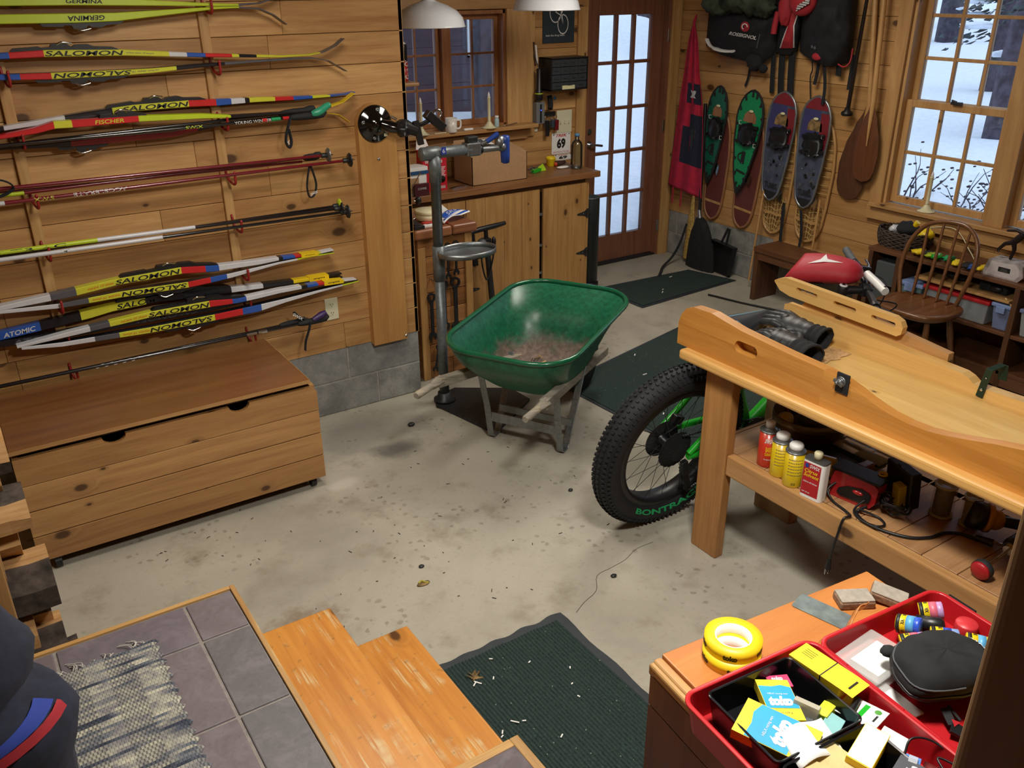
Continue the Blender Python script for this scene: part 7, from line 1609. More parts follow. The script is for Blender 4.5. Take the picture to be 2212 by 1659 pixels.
# drivetrain on the near side
m = MB(TB)
for k in range(9):
    r = .036+.0058*k; y = -.062+.0036*k
    pr = []
    for q in range(40): a = 2*PI*q/40; pr.append((RA.x+(r+(.004 if q % 2 else 0))*math.cos(a), RA.z+(r+(.004 if q % 2 else 0))*math.sin(a)))
    m.prism(pr, XZ, y-.001, y+.001, M_BLACKM)
m.build('cassette', bk)
m = MB(TB).beam((RA.x+.01, -.085, .345), (RA.x+.03, -.085, .27), .022, .03, M_BLACK).beam((RA.x+.03, -.082, .27), (RA.x+.075, -.078, .19), .016, .03, M_BLACK).lathe([(.024, -.003), (.024, .003)], (RA.x+.035, -.078, .265), M_BLACKM, 14, axis=(0, 1, 0)).lathe([(.024, -.003), (.024, .003)], (RA.x+.075, -.076, .19), M_BLACKM, 14, axis=(0, 1, 0)); m.build('rear_derailleur', bk, bevel=.003)
pts = [(RA.x+.01, -.05, .372+.075), (.44, -.045, .405), (.50, -.045, .39), (.53, -.045, .33), (.50, -.045, .25), (.44, -.045, .225), (RA.x+.085, -.075, .17), (RA.x+.06, -.077, .205), (RA.x+.02, -.078, .25), (RA.x+.02, -.06, .30)]
m = MB(TB)
for a, b in zip(pts, pts[1:]):
    A, B = Vector(a), Vector(b); L = (B-A).length; k = max(1, int(L/.012))
    for i in range(k): m.beam(A.lerp(B, (i+.1)/k), A.lerp(B, (i+.75)/k), .006, .007, M_STEELD, up=(0, 1, 0))
m.build('chain', bk, kind='stuff')
pr = [(BBp[0]+(.085+(.004 if q % 2 else 0))*math.cos(2*PI*q/64), BBp[2]+(.085+(.004 if q % 2 else 0))*math.sin(2*PI*q/64)) for q in range(64)]
MB(TB).prism(pr, XZ, -.047, -.043, M_BLACK).build('chainring', bk)
MB(TB).beam((BBp[0], -.075, BBp[2]), (BBp[0]+.14, -.085, BBp[2]-.09), .014, .026, M_BLACK).box(BBp[0]+.10, BBp[0]+.19, -.19, -.095, BBp[2]-.105, BBp[2]-.085, M_BLACK).build('crank_arm', bk, bevel=.003); MB(TB).beam((BBp[0], .075, BBp[2]), (BBp[0]-.14, .085, BBp[2]+.09), .014, .026, M_BLACK).build('crank_arm', bk, bevel=.003)
MB(TB).lathe([(.085, -.001), (.085, .001), (.06, .0012)], (RA.x, .05, RA.z), M_STEELD, 30, axis=(0, 1, 0)).build('brake_disc', bk)
MB(TB).beam((RA.x+.05, .06, RA.z+.08), (RA.x+.10, .06, RA.z+.06), .03, .04, M_BLACK).build('brake_caliper', bk, bevel=.004)
# fork, stem and turned bar
ST = TB @ Matrix.Translation((.83, 0, .90)) @ Matrix.Rotation(math.radians(-40), 4, 'Z') @ Matrix.Translation((-.83, 0, -.90))
TBF = ST
for s in (-1, 1): MB(ST).tube([(.885, .035*s, .70), (.90, .07*s, .66), (.98, .073*s, .50), (1.06, .073*s, .372)], [.02, .022, .02, .014], plain('fork_orange', '#c8401f', .35), 12).build('fork_leg', bk)
FW = wheel(1.06, MT=ST)
MB(ST).lathe([(.021, .0), (.0225, .004), (.0225, .05), (.020, .053), (0, .054)], (.833, 0, .885), M_BLACK, 18).build('steerer_spacers', bk); MB(ST).lathe([(.018, 0), (.016, .004), (.006, .005)], (.831, 0, .939), M_WINK, 18).lathe([(.008, .0052), (.007, .0056)], (.831, 0, .939), M_INK, 12).build('top_cap', bk)
MB(ST).tube([(.835, 0, .918), (.92, 0, .932)], [.020, .017], M_BLACK, 14).box(.905, .945, -.03, .03, .912, .952, M_BLACK).build('stem', bk, bevel=.005)
bar = curve([(.90, -.36, .955), (.915, -.24, .955), (.925, -.10, .945), (.928, 0, .932), (.925, .10, .945), (.915, .24, .955), (.90, .36, .955)], 5)
MB(ST).tube(bar, .0135, M_BLACK, 12).build('handlebar', bk)
for s in (-1, 1):
    MB(ST).tube([(.9, .37*s, .955), (.905, .30*s, .955), (.913, .24*s, .955)], [.0165, .0165, .016], plain('grip_grey', '#4b4e52', .7, bump=.3, scale=90), 12).build('grip', bk)
    MB(ST).tube([(.916, .215*s, .955), (.916, .19*s, .955)], .019, M_BLACK, 12).beam((.93, .20*s, .945), (.985, .225*s, .935), .016, .02, M_BLACK).tube(curve([(.955, .215*s, .94), (.985, .26*s, .935), (.985, .33*s, .935)], 4), .005, M_CHROME, 8).build('brake_lever', bk, bevel=.002)
MB(ST).tube([(.93, .07, .975), (.955, -.015, .975)], .017, M_WHITE, 14).tube([(.955, -.015, .975), (.975, -.085, .972)], [.0175, .0165], M_WHITE, 14).lathe([(.006, 0), (.005, .002)], (.972, -.075, .990), M_INK, 10).build('bar_light', label='white cylindrical lamp clamped across the green bike handlebar', cat='lamp')
for a, b in (((.94, .15, .95), (.90, .05, .78)), ((.94, -.13, .95), (.91, -.03, .76))): MB(ST).tube(curve([a, (1.03, a[1]*.8, .93), (1.01, b[1], .84), b], 6), .003, M_BLACK, 6).build('cable', bk)
# red pouch hanging by the bar
po = thing('handlebar_mitt', (3.1, 2.3, .88), 'red handlebar mitt with white arrow and checkered black opening', 'mitt'); PC = Vector((3.13, 2.30, .955)); ux = Vector((.32, -.94, .08)).normalized(); uz = Vector((-.25, -.0, .97)).normalized(); uy = uz.cross(ux).normalized()
def mit(u, v):
    """u round the section, v from the open left end to the closed right end"""
    a = 2*PI*u; r = lerp(1.0, .62, v**2)*(1 if v < .8 else math.sqrt(max(.0, 1-((v-.8)/.2)**2))*.9+.1); x = lerp(-.155, .15, v)+.05*(math.sin(a) < 0)*(1-v)*0
    return PC+ux*(x+.045*math.sin(a)*(1-v))+uy*math.cos(a)*.095*r+uz*(math.sin(a)*.060*r+.012*math.sin(v*PI))
M_MIT = plain('mitt_red', '#a81c2c', .6, bump=.2, scale=60); q = MB().surf(mit, 32, 20, M_MIT, True, cu=True).build('shell', po); q.modifiers.new('s', 'SOLIDIFY').thickness = .004
def low(u, v): a = math.radians(lerp(205, 335, u)); p = mit(a/(2*PI), lerp(.0, .55, v)); return p+(p-(PC+ux*((p-PC).dot(ux))))*.02-uz*.003
MB().surf(low, 14, 10, M_BLACKM).add([mit(k/24, .01) for k in range(24)], [tuple(range(24))], M_BLACKM).build('lining', po)
def frontp(u, v): return PC-ux*.150+uy*lerp(.075, -.06, u)+uz*lerp(-.042, .012, v)
m = MB(); checks(m, lambda u, v: low(lerp(.0, .45, u), lerp(.06, .75, v))-uz*.003+ (low(lerp(.0, .45, u), .3)-PC)*.02, 6, 10); m.build('check_print', po)
def topm(u, v): a = math.radians(lerp(150, 40, v)); p = mit(a/(2*PI), lerp(.12, .72, u)); return p+uz*.003
MB().add([topm(*p) for p in ((.12, .25), (.38, .42), (.42, .72), (.55, .46), (.98, .42), (.5, .33), (.4, .30))], [(0, 1, 6), (1, 2, 3), (1, 3, 5, 6), (3, 4, 5)], M_WINK).build('arrow_print', po)

# ================================================================ SKI BENCH
sbn = thing('ski_bench', (2.48, 1.4, 0), 'big pine ski-waxing bench with shaped side boards and lower shelf', 'workbench')
MB().box(2.195, 2.79, .45, 2.215, .802, .842, M_BENCHY).build('bench_top', sbn, bevel=.012, seg=3)
for y0, y1 in ((1.985, 2.12), (.50, .63)):
    for x0, x1 in ((2.255, 2.30), (2.70, 2.745)): MB().box(x0, x1, y0, y1, 0, .802, M_LEG).build('leg', sbn, bevel=.005)
    MB().box(2.30, 2.70, (y0+y1)/2-.02, (y0+y1)/2+.02, .70, .80, M_LEG).build('cross_rail', sbn, bevel=.004)
MB().box(2.262, 2.30, .63, 1.985, .385, .470, M_SHELFF).build('shelf_front_rail', sbn, bevel=.006); MB().box(2.70, 2.74, .63, 1.985, .385, .470, M_SHELFF).build('shelf_back_rail', sbn, bevel=.004)
m = MB(); y = .56; rr = random.Random(5)
while y < 2.10: w_ = rr.choice([.135, .14, .12]); m.box(2.302, 2.95, y+.001, min(2.11, y+w_)-.001, .452, .470, M_SHELFY); y += w_
m.build('shelf_boards', sbn, bevel=.0015, seg=1)
near = [(2.262, .842), (2.262, .92), (2.250, .962), (2.228, .990), (2.19, 1.006), (2.10, 1.010), (1.96, .989), (1.75, .975), (1.62, .970), (1.57, .966), (1.52, .958), (1.47, .945), (1.43, .932), (1.39, .922), (1.35, .914), (1.29, .909), (1.23, .911), (1.17, .921), (1.10, .938), (1.03, .956), (.96, .970), (.80, .985), (.5, .99), (.5, .842)]
hc = (1.925, .928); hl_, hr = .030, .022
# split the outline at the slot centre height so the slot is a real opening
R_ = [(hc[0]+hl_+hr*math.cos(math.radians(a)), hc[1]+hr*math.sin(math.radians(a))) for a in range(0, 91, 15)]+[(hc[0]-hl_+hr*math.cos(math.radians(a)), hc[1]+hr*math.sin(math.radians(a))) for a in range(90, 181, 15)]
L_ = [(hc[0]-hl_+hr*math.cos(math.radians(a)), hc[1]+hr*math.sin(math.radians(a))) for a in range(180, 271, 15)]+[(hc[0]+hl_+hr*math.cos(math.radians(a)), hc[1]+hr*math.sin(math.radians(a))) for a in range(270, 361, 15)]
ys = 1.60
mt = MB(); xa, xb = 2.232, 2.272
top = [(2.262, hc[1])]+[p for p in near if p[0] > ys and p[1] > hc[1]]+[(ys, .9695), (ys, hc[1])]
mt.prism(top+R_[::-1], YZ, xa, xb, M_BENCHF); mt.prism([(ys, hc[1]), (ys, .842), (2.262, .842), (2.262, hc[1])]+L_[::-1], YZ, xa, xb, M_BENCHF)
mt.prism([(ys, .842), (ys, .9695)]+[p for p in near if p[0] < ys], YZ, xa, xb, M_BENCHF)
mt.build('near_side_board', sbn)
MB().box(2.273, 2.276, 1.86, 1.99, .88, .975, M_BENCHP).label('5.8', (2.2725, 1.925, .918), (0, -.035, 0), (0, 0, .016), M_INK).build('slot_backing', sbn)
far = [(2.16, .842), (2.16, .935), (1.45, .912), (1.41, .910), (1.385, .902), (1.365, .889), (1.34, .884), (1.29, .886), (1.2, .888), (.5, .888), (.5, .842)]
MB().prism(far, YZ, 2.70, 2.745, M_BENCHP).build('far_side_board', sbn, bevel=.002)
MB().box(2.272, 2.70, .5, 2.14, .842, .852, M_BENCHT).build('inlay_board', sbn, bevel=.001)
MB().beam((2.42, 1.615, .8526), (2.40, 1.545, .8526), .012, .001, M_STEEL).build('small_plate', sbn)
# slotted gauge board lying on the far side
gb = thing('slotted_board', (2.75, 1.85, .93), 'pale slotted board with rounded ends on the far bench edge', 'board')
def strip(y0, y1, z0, z1, slots, x0, x1, slope, mat):
    """a board standing on edge with rounded slots cut through; slots: (y_centre, half_length)"""
    m = MB(); zc = (z0+z1)/2+.004; r = .0085
    base = lambda a, b, d: Vector((d, a, b+slope*(a-y0)))
    up = [(y1, zc), (y1-.0, z0+.55*(z1-z0)+.006), (y1-.02, z1-.012), (y1-.055, z1), (y0+.04, z1), (y0+.012, z1-.010), (y0, z1-.03), (y0, zc)]
    lo = [(y0, zc), (y0+.004, z0+.012), (y0+.02, z0), (y1-.08, z0), (y1-.03, z0+.01), (y1, zc)]
    for (yc, hl) in sorted(slots):
        up += [(yc-hl-r*math.cos(t), zc+r*math.sin(t)) for t in [PI/2*k/4 for k in range(5)]]+[(yc+hl+r*math.sin(t), zc+r*math.cos(t)) for t in [PI/2*k/4 for k in range(5)]]
    for (yc, hl) in sorted(slots, reverse=True):
        lo += [(yc+hl+r*math.cos(t), zc-r*math.sin(t)) for t in [PI/2*k/4 for k in range(5)]]+[(yc-hl-r*math.sin(t), zc-r*math.cos(t)) for t in [PI/2*k/4 for k in range(5)]]
    m.prism(up, base, x0, x1, mat); m.prism(lo, base, x0, x1, mat); return m
strip(1.655, 2.235, .951, 1.018, [(2.075, .042), (1.90, .042), (1.735, .042)], 2.715, 2.742, .03, M_BENCHP).build('gauge_board', gb)
MB().prism([(2.12, .925), (2.06, 1.0), (1.9, .995), (1.68, .96), (1.49, .94), (1.49, .912)], YZ, 2.744, 2.775, M_SHELFF).build('wedge_board', gb, bevel=.002)
cp = thing('corner_clamp', (2.69, 1.32, .85), 'dark green metal bracket hooked over far edge of bench', 'bracket'); M_BRK = plain('bracket_green', '#1c3326', .4, .3)
MB().beam((2.695, 1.335, .855), (2.697, 1.322, .955), .024, .003, M_BRK, up=(1, 0, 0)).beam((2.697, 1.322, .955), (2.75, 1.31, .965), .024, .003, M_BRK).beam((2.752, 1.308, .965), (2.757, 1.305, .91), .03, .003, M_BRK, up=(1, 0, 0)).build('strap_plate', cp, bevel=.001)
MB().lathe([(.006, 0), (.004, .002)], (2.692, 1.331, .882), M_CHROME, 10, axis=(-1, 0, 0)).lathe([(.003, 0), (.002, .0015)], (2.693, 1.325, .925), M_CHROME, 8, axis=(-1, 0, 0)).build('rivet', cp)
wn = thing('wing_bolt', (2.22, 1.525, .94), 'wing nut on black square plate on bench side board', 'bolt'); MB().box(2.226, 2.232, 1.50, 1.547, .918, .985, M_BLACKM).build('square_plate', wn, bevel=.002)
MB().lathe([(.017, 0), (.017, .004), (.010, .005), (.010, .012), (.005, .013), (.005, .028), (0, .029)], (2.226, 1.527, .958), M_STEEL, 18, axis=(-1, 0, 0)).beam((2.212, 1.545, .962), (2.21, 1.51, .952), .006, .013, M_STEEL).build('wing_nut', wn, bevel=.002)
# ---- gloves on the bench
def glove(lab, wrist, tip, up, seed, thumb, cuff=.055):
    """padded ski glove: cuff, palm, four fingers side by side and a thumb leaving the side of the palm"""
    W_, Tq = Vector(wrist), Vector(tip); d = (Tq-W_).normalized(); u = Vector(up); s = d.cross(u).normalized(); u = s.cross(d)
    L = (Tq-W_).length; g = thing('ski_glove', W_.lerp(Tq, .5)-Vector((0, 0, .03)), lab, 'glove', 'black ski gloves on the bench'); M_GL = plain('glove_leather', '#25282b', .45, var=.2, scale=50, bump=.3); M_GK = plain('glove_cuff', '#191b1d', .9, var=.2, scale=60, bump=.4)
    m = MB(); fr = plain('glove_leather', '#25282b', .45)
    def palm(a, v):
        t = 2*PI*a; x = lerp(.0, .56, v)*L; w = lerp(.040, .052, min(1, v*1.6)); h = lerp(.036, .028, v); wr = 1+.05*math.sin(v*22+t*2)
        return W_+d*x+s*math.cos(t)*w*wr+u*math.sin(t)*h*wr
    m.surf(palm, 22, 12, M_GL, True, cu=True); m.blob(W_+d*L*.56, (.03, .03, .03), M_GL, 12, 8)
    for k, (o, ln) in enumerate(((-.039, .86), (-.013, .97), (.013, 1.0), (.038, .88))):
        a = W_+d*L*.5+s*o; b = W_+d*L*(.5+.47*ln)*1.0+s*o*1.15-u*.014; mid = a.lerp(b, .5)+u*.008
        m.tube(curve([a, a.lerp(mid, .6)+u*.004, mid, mid.lerp(b, .6), b], 3), [.017, .0172, .0168, .0165, .0175, .0165, .016, .0165, .017, .016, .0155, .014, .009], M_GL, 12)
        m.blob(b, (.010, .010, .010), M_GL, 8, 6)
    a = W_+d*L*.22+s*.036*thumb; b = a+s*.040*thumb+d*.045; c_ = b+d*.045+s*.008*thumb-u*.01
    m.tube(curve([a, b, c_], 5), [.018, .019, .019, .018, .0175, .018, .018, .0175, .016, .013, .008], M_GL, 12); m.build('glove_hand', g)
    c = MB()
    def cuf(a_, v):
        t = 2*PI*a_; x = lerp(.012, -cuff, v); w = .042+.010*v+.004*math.sin(v*16)+.002*math.sin(t*7+seed); h = .037+.008*v+.003*math.sin(v*16)
        return W_+d*x+s*math.cos(t)*w+u*math.sin(t)*h
    c.surf(cuf, 26, 14, M_GK, True, cu=True); q = c.build('glove_cuff', g); q.modifiers.new('s', 'SOLIDIFY').thickness = .006
    return g
glove('black ski glove nearest the bench edge, cuff opening towards the camera', (2.455, 1.875, .895), (2.50, 2.09, .90), (0, 0, 1), 1, 1, .075)
glove('black ski glove behind, crossing under the other glove', (2.60, 1.93, .90), (2.59, 2.16, .925), (-.2, 0, 1), 2, -1, .05)
MB().surf(lambda u, v: Vector((lerp(2.40, 2.66, u)+.012*noise.noise(Vector((u*8, v*8, 1))), lerp(1.80, 2.10, v)+.012*noise.noise(Vector((u*8, v*8, 5))), .8535+.004*abs(noise.noise(Vector((u*20, v*20, 2)))))), 30, 30, plain('fuzz', '#c09a6a', .98, var=.2, scale=90, bump=.5)).build('fleece_scrap', label='tan fuzzy pad under the black gloves on the bench', cat='pad')
# ================================================================ UNDER-BENCH SHELF
SZ = .471
def can(x, y, r, h, body, lab, txts=(), cap='wide', name='wax_can', ang=225, bands=()):
    c = thing(name, (x, y, SZ), lab, 'can', 'solvent cans under the bench'); P = (x, y, SZ)
    m = MB().lathe([(r*.96, 0), (r, .003), (r, h-.003)], P, body, 30)
    for z0, z1, mm in bands: m.lathe([(r*1.003, z0), (r*1.003, z1)], P, mm, 30)
    for t, z0, z1, w_, mm, sl in txts:
        def fn(u, v): a = math.radians(ang)+(u-.5)*w_; return Vector((x+math.cos(a)*(r+.0007), y+math.sin(a)*(r+.0007), SZ+lerp(z0, z1, v)))
        m.text(t, fn, mm, .02, sl)
    m.build('can_body', c); MB().lathe([(r, h-.003), (r*1.05, h), (r*1.05, h+.004), (r*.9, h+.004), (r*.6, h+.010), (r*.45, h+.014)], P, M_STEEL, 30).build('can_top', c)
    if cap == 'wide': MB().lathe([(r*.72, h+.006), (r*.74, h+.024), (r*.6, h+.030), (0, h+.031)], P, M_WHITE, 24).build('cap', c)
    else: MB().lathe([(r*.48, h+.010), (r*.50, h+.034), (r*.42, h+.037), (0, h+.038)], P, M_WHITE, 20).build('cap', c)
M_CANR = plain('can_scarlet', '#b8321f', .3, Coat_Weight=.4); M_CANY = plain('can_yellow', '#d2b41a', .3, Coat_Weight=.4)
can(2.335, 1.86, .034, .140, M_CANR, 'red can with white cap at left end of the under-bench cans', [('swix', .10, .125, .85, M_WINK, .2), ('BASE', .065, .085, .6, M_YEL, 0), ('CLEANER', .05, .062, .7, M_YEL, 0), ('for racing skis', .030, .038, .8, M_WINK, 0)], 'narrow')
fine = [('wax remover for base care', z, z+.005, 1.5, M_SKIG, 0) for z in (.108, .096, .084, .072, .060, .048)]
can(2.318, 1.785, .034, .135, M_CANY, 'yellow can with white cap next to the red one', fine); can(2.302, 1.712, .034, .132, M_CANY, 'yellow can with white cap beside the flat solvent tin', fine+[('|||||', .01, .02, .4, M_INK, 0)])
ft = thing('solvent_tin', (2.29, 1.605, SZ), 'flat white and red solvent tin with ivory cap under the bench', 'can'); TF = Matrix.Translation((2.292, 1.612, SZ)) @ Matrix.Rotation(math.radians(6), 4, 'Z')
m = MB(TF).prism(rrect(-.022, .022, -.042, .042, .012, 5), XY, 0, .142, M_PAPER)
m.box(-.0228, -.0222, -.030, .036, .012, .135, plain('tin_red', '#b01f27', .3)); 
for t, z0, z1, a, b, mm in (('SWIX', .117, .131, .012, -.026, M_WINK), ('Citrus', .098, .112, .03, -.02, M_YEL), ('Solvent', .082, .096, .03, -.026, M_YEL), ('cleans ski bases', .06, .066, .03, -.024, M_WINK), ('net 16 oz', .02, .026, .03, .0, M_WINK)): m.label(t, (-.0232, a, z0), (0, b-a, 0), (0, 0, z1-z0), mm, .02, .08)
m.box(-.0233, -.0228, .017, .03, .116, .131, M_BLUE); m.build('tin_body', ft, bevel=.001)
MB(TF).prism(rrect(-.022, .022, -.042, .042, .012, 5), XY, .142, .148, M_STEEL).build('tin_top', ft, bevel=.002); MB(TF).lathe([(.014, .148), (.015, .172), (.012, .176), (0, .177)], (0, 0, 0), M_CREAM, 18).build('cap', ft)
MB().lathe([(.026, 0), (.028, .01), (.028, .05), (.02, .06), (.015, .062), (.015, .075), (0, .076)], (2.37, 1.79, SZ), M_WHITE, 20).build('white_bottle', label='small white bottle half hidden behind the yellow cans', cat='bottle')
MB().lathe([(.0, -.085), (.036, -.085), (.037, -.08), (.037, .08), (.03, .085), (0, .085)], (2.43, 1.735, SZ+.038), M_CANY, 26, axis=(.35, -.9, 0)).build('wax_can', label='yellow can lying on its side behind the upright cans', cat='can')
# round tin with odds and ends
tn = thing('round_tin', (2.62, 1.93, SZ), 'wide round brown tin holding a tape roll and plastic bag', 'tin'); RT = .135; M_TIN = plain('tin_brown', '#4b3527', .4, .4); PT = (2.60, 1.895, SZ)
MB().lathe([(RT*.97, 0), (RT, .004), (RT, .095)], PT, M_TIN, 40, cap=False).lathe([(RT, .095), (RT*1.02, .097), (RT*1.02, .122), (RT*.985, .124), (RT*.98, .004), (0, .004)], PT, plain('tin_rim', '#7f7260', .35, .5), 40, cap=False).build('tin_body', tn)
tr_ = thing('tape_roll', (2.52, 1.945, .49), 'small yellowish tape roll inside the round brown tin', 'tape'); MB().lathe([(.014, 0), (.03, 0), (.031, .003), (.031, .02), (.03, .023), (.014, .023), (.014, 0)], (2.525, 1.945, SZ+.085), M_CREAM, 24, axis=(-.35, -.1, .9)).build('tape', tr_); MB().lathe([(.012, .001), (.014, .001), (.014, .022), (.012, .022)], (2.525, 1.945, SZ+.085), M_YEL, 20, axis=(-.35, -.1, .9)).build('core', tr_)
MB().blob((2.64, 1.88, SZ+.09), (.075, .075, .06), hazy('crinkled_bag', '#77796f', .6, .2), 22, 14, .35, 16).build('plastic_bag', label='crumpled clear plastic bag stuffed in the brown tin', cat='bag')
MB().tube(curve([(2.56, 1.97, SZ+.08), (2.58, 1.99, SZ+.16), (2.60, 1.985, SZ+.13), (2.61, 1.97, SZ+.08)], 5), .012, M_DARKRED, 8, flat=.4).build('ribbon', label='maroon strap poking out of the brown tin', cat='strap')
MB().box(2.69, 2.75, 1.99, 2.18, .0, .62, M_CARD).build('carton', label='brown carton standing behind the round tin under the bench', cat='box', bevel=.002)
# blister tray, iron, charger, brushes, cords, drill
bl = thing('blister_tray', (2.68, 1.68, SZ), 'clear crinkled plastic tray behind the red waxing iron', 'tray')
def bt_(u, v): x = lerp(2.575, 2.675, v); y = lerp(1.77, 1.56, u); e = min(u, 1-u, v, 1-v)*7; return Vector((x, y, SZ+.05+min(1, e)*.028+.003*noise.noise(Vector((u*12, v*9, 1)))))
MB().surf(bt_, 24, 14, hazy('clear_plastic', '#c9ccc8', .28, .08)).build('tray_shell', bl).modifiers.new('s', 'SOLIDIFY').thickness = .0015
MB().tube([bt_(0, 0), bt_(1, 0), bt_(1, 1), bt_(0, 1)], .004, M_BLACK, 6, closed=True).build('tray_rim', bl); MB().box(2.59, 2.66, 1.585, 1.68, SZ+.012, SZ+.045, plain('olive_card', '#77713a', .6)).build('card_insert', bl)
MB().box(2.46, 2.59, 1.60, 1.75, SZ, SZ+.045, M_BLACK).box(2.50, 2.56, 1.565, 1.60, SZ+.01, SZ+.07, M_DARKRED).build('black_case', label='black and maroon case between yellow can and blister tray', cat='case', bevel=.005)
ir = thing('waxing_iron', (2.40, 1.51, SZ), 'red electric waxing iron with black thumb grip under the bench', 'iron'); TI = Matrix.Translation((2.395, 1.515, SZ)) @ Matrix.Rotation(math.radians(8), 4, 'Z')
sh = [(.09, 0), (.095, .03), (.09, .09), (.08, .10), (-.055, .108), (-.075, .10), (-.07, .06), (-.085, .02), (-.075, .004), (-.06, 0)]
m = MB(TI).prism([(-.08, .0), (-.085, .06), (-.075, .095), (-.06, .102), (.07, .098), (.085, .085), (.08, .03), (.065, .008), (.03, 0), (-.05, 0)], lambda a, b, d: Vector((d, -a, b)), -.028, .03, plain('iron_red', '#ab2327', .25, Coat_Weight=.6)); m.build('iron_body', ir, bevel=.010, seg=3)
gp = [(-.055, .026), (-.05, .042), (-.02, .06), (.03, .070), (.058, .064), (.066, .05), (.062, .03), (.04, .018), (-.04, .016)]
MB(TI).prism(gp, lambda a, b, d: Vector((d, -a, b)), -.034, -.026, M_BLACK).build('grip_opening', ir, bevel=.003); MB(TI).blob((-.035, -.02, .052), (.006, .02, .008), plain('iron_red', '#ab2327', .25), 12, 8).build('dial', ir)
MB(TI).box(-.03, .05, -.09, .09, .100, .108, M_BLACK).build('sole_plate', ir, bevel=.003)
chg = thing('battery_charger', (2.49, 1.42, SZ), 'black and yellow battery charger standing on the shelf', 'charger'); TC = Matrix.Translation((2.50, 1.41, SZ)) @ Matrix.Rotation(math.radians(-20), 4, 'Z') @ Matrix.Rotation(math.radians(-6), 4, 'Y')
MB(TC).box(-.02, .02, -.065, .065, .02, .155, M_BLACK).box(-.02, -.012, .0, .012, .15, .165, M_BLACK).build('charger_case', chg, bevel=.004)
MB(TC).box(-.05, -.02, -.05, -.012, .03, .11, plain('dull_yellow', '#b7a92a', .5)).build('yellow_panel', chg, bevel=.004)
m = MB(TC); y0 = .033; Z0 = .03
m.lathe([(.015, 0), (.015, .10), (.012, .10), (.012, .02)], (-.055, y0, Z0-.01), M_YEL, 18); m.build('yellow_sleeve', chg)
def cord(lab, pts, r, cat='cord', **k): return MB().tube(curve(pts, 8), r, M_BLACK, 8).build('power_cord', label=lab, cat=cat)
rr = random.Random(9); loop = []
for k in range(26): a = k*1.15; R1_ = .045+.018*math.sin(k*1.7); loop.append((2.42+R1_*math.cos(a)*.8, 1.385+R1_*math.sin(a), SZ+.012+.05*abs(math.sin(k*.9))))
MB().tube(curve(loop, 6), .0036, M_BLACK, 6).build('cable_coil', label='tangled coil of black cable round the yellow charger', cat='cable')
cord('thick black cord with plug running right along the shelf', [(2.35, 1.44, SZ+.03), (2.335, 1.46, SZ+.008), (2.315, 1.445, SZ+.005), (2.30, 1.40, SZ+.005), (2.31, 1.335, SZ+.005), (2.345, 1.27, SZ+.005), (2.40, 1.235, SZ+.005), (2.46, 1.225, SZ+.005), (2.50, 1.19, SZ+.005), (2.51, 1.14, SZ+.006)], .0055)
pg = MB().tube([(2.508, 1.15, SZ+.013), (2.52, 1.10, SZ+.013)], [.008, .013], M_BLACK, 10).beam((2.52, 1.10, SZ+.018), (2.53, 1.075, SZ+.018), .003, .008, M_CHROME).beam((2.528, 1.105, SZ+.010), (2.538, 1.08, SZ+.010), .003, .008, M_CHROME); pg.build('plug', [o for o in ALL if o.get('label', '').startswith('thick black cord')][0])
c2 = cord('black iron cord drooping over the shelf edge with hanging plug', [(2.37, 1.57, SZ+.06), (2.335, 1.585, SZ+.03), (2.32, 1.55, SZ+.006), (2.305, 1.49, SZ+.006), (2.29, 1.455, SZ+.006), (2.262, 1.46, SZ+.003), (2.248, 1.462, SZ-.05), (2.246, 1.47, SZ-.12), (2.246, 1.475, SZ-.165)], .0042)
MB().tube([(2.246, 1.475, SZ-.16), (2.246, 1.476, SZ-.20)], [.006, .011], M_BLACK, 10).beam((2.24, 1.478, SZ-.20), (2.24, 1.478, SZ-.222), .003, .007, M_CHROME).beam((2.252, 1.474, SZ-.20), (2.252, 1.474, SZ-.222), .003, .007, M_CHROME).build('plug', c2)
cord('second loop of black cord lying in front of the charger', [(2.33, 1.45, SZ+.02), (2.36, 1.40, SZ+.006), (2.34, 1.36, SZ+.006), (2.31, 1.37, SZ+.006), (2.30, 1.42, SZ+.006), (2.33, 1.47, SZ+.012), (2.40, 1.45, SZ+.05), (2.42, 1.40, SZ+.06)], .004)
def rbrush(lab, x, y, r, h, core):
    b = thing('roto_brush', (x, y, SZ), lab, 'brush', 'roto brushes in clear sleeves'); P = (x, y, SZ)
    MB().lathe([(r*.8, .008), (r*.8, h-.012)], P, core, 24).build('bristles', b)
    MB().lathe([(r, 0), (r, h)], P, hazy('sleeve_plastic', '#cfc9ae', .22, .15), 30, cap=False).build('clear_sleeve', b); MB().lathe([(r*.8, h-.006), (r*1.02, h-.004), (r*1.02, h+.004), (r*.85, h+.004), (r*.85, h-.002), (0, h-.003)], P, hazy('sleeve_cap', '#b9b49a', .8), 30).lathe([(r*1.04, 0), (r*1.04, .008)], P, hazy('sleeve_cap', '#b9b49a', .8), 30).build('end_ring', b)
rbrush('blue-black roto brush in clear sleeve, left of the two', 2.555, 1.30, .036, .115, plain('blue_bristle', '#232a3d', .9, var=.5, scale=80, bump=.6)); rbrush('brown horsehair roto brush in clear sleeve beside the drill', 2.575, 1.215, .029, .105, plain('brown_bristle', '#665637', .9, var=.5, scale=80, bump=.6))
dr = thing('cordless_drill', (2.52, 1.0, SZ), 'black and yellow drill lying down with red roto-brush handle fitted', 'drill'); M_DRY = plain('drill_yellow', '#c18d2d', .45)
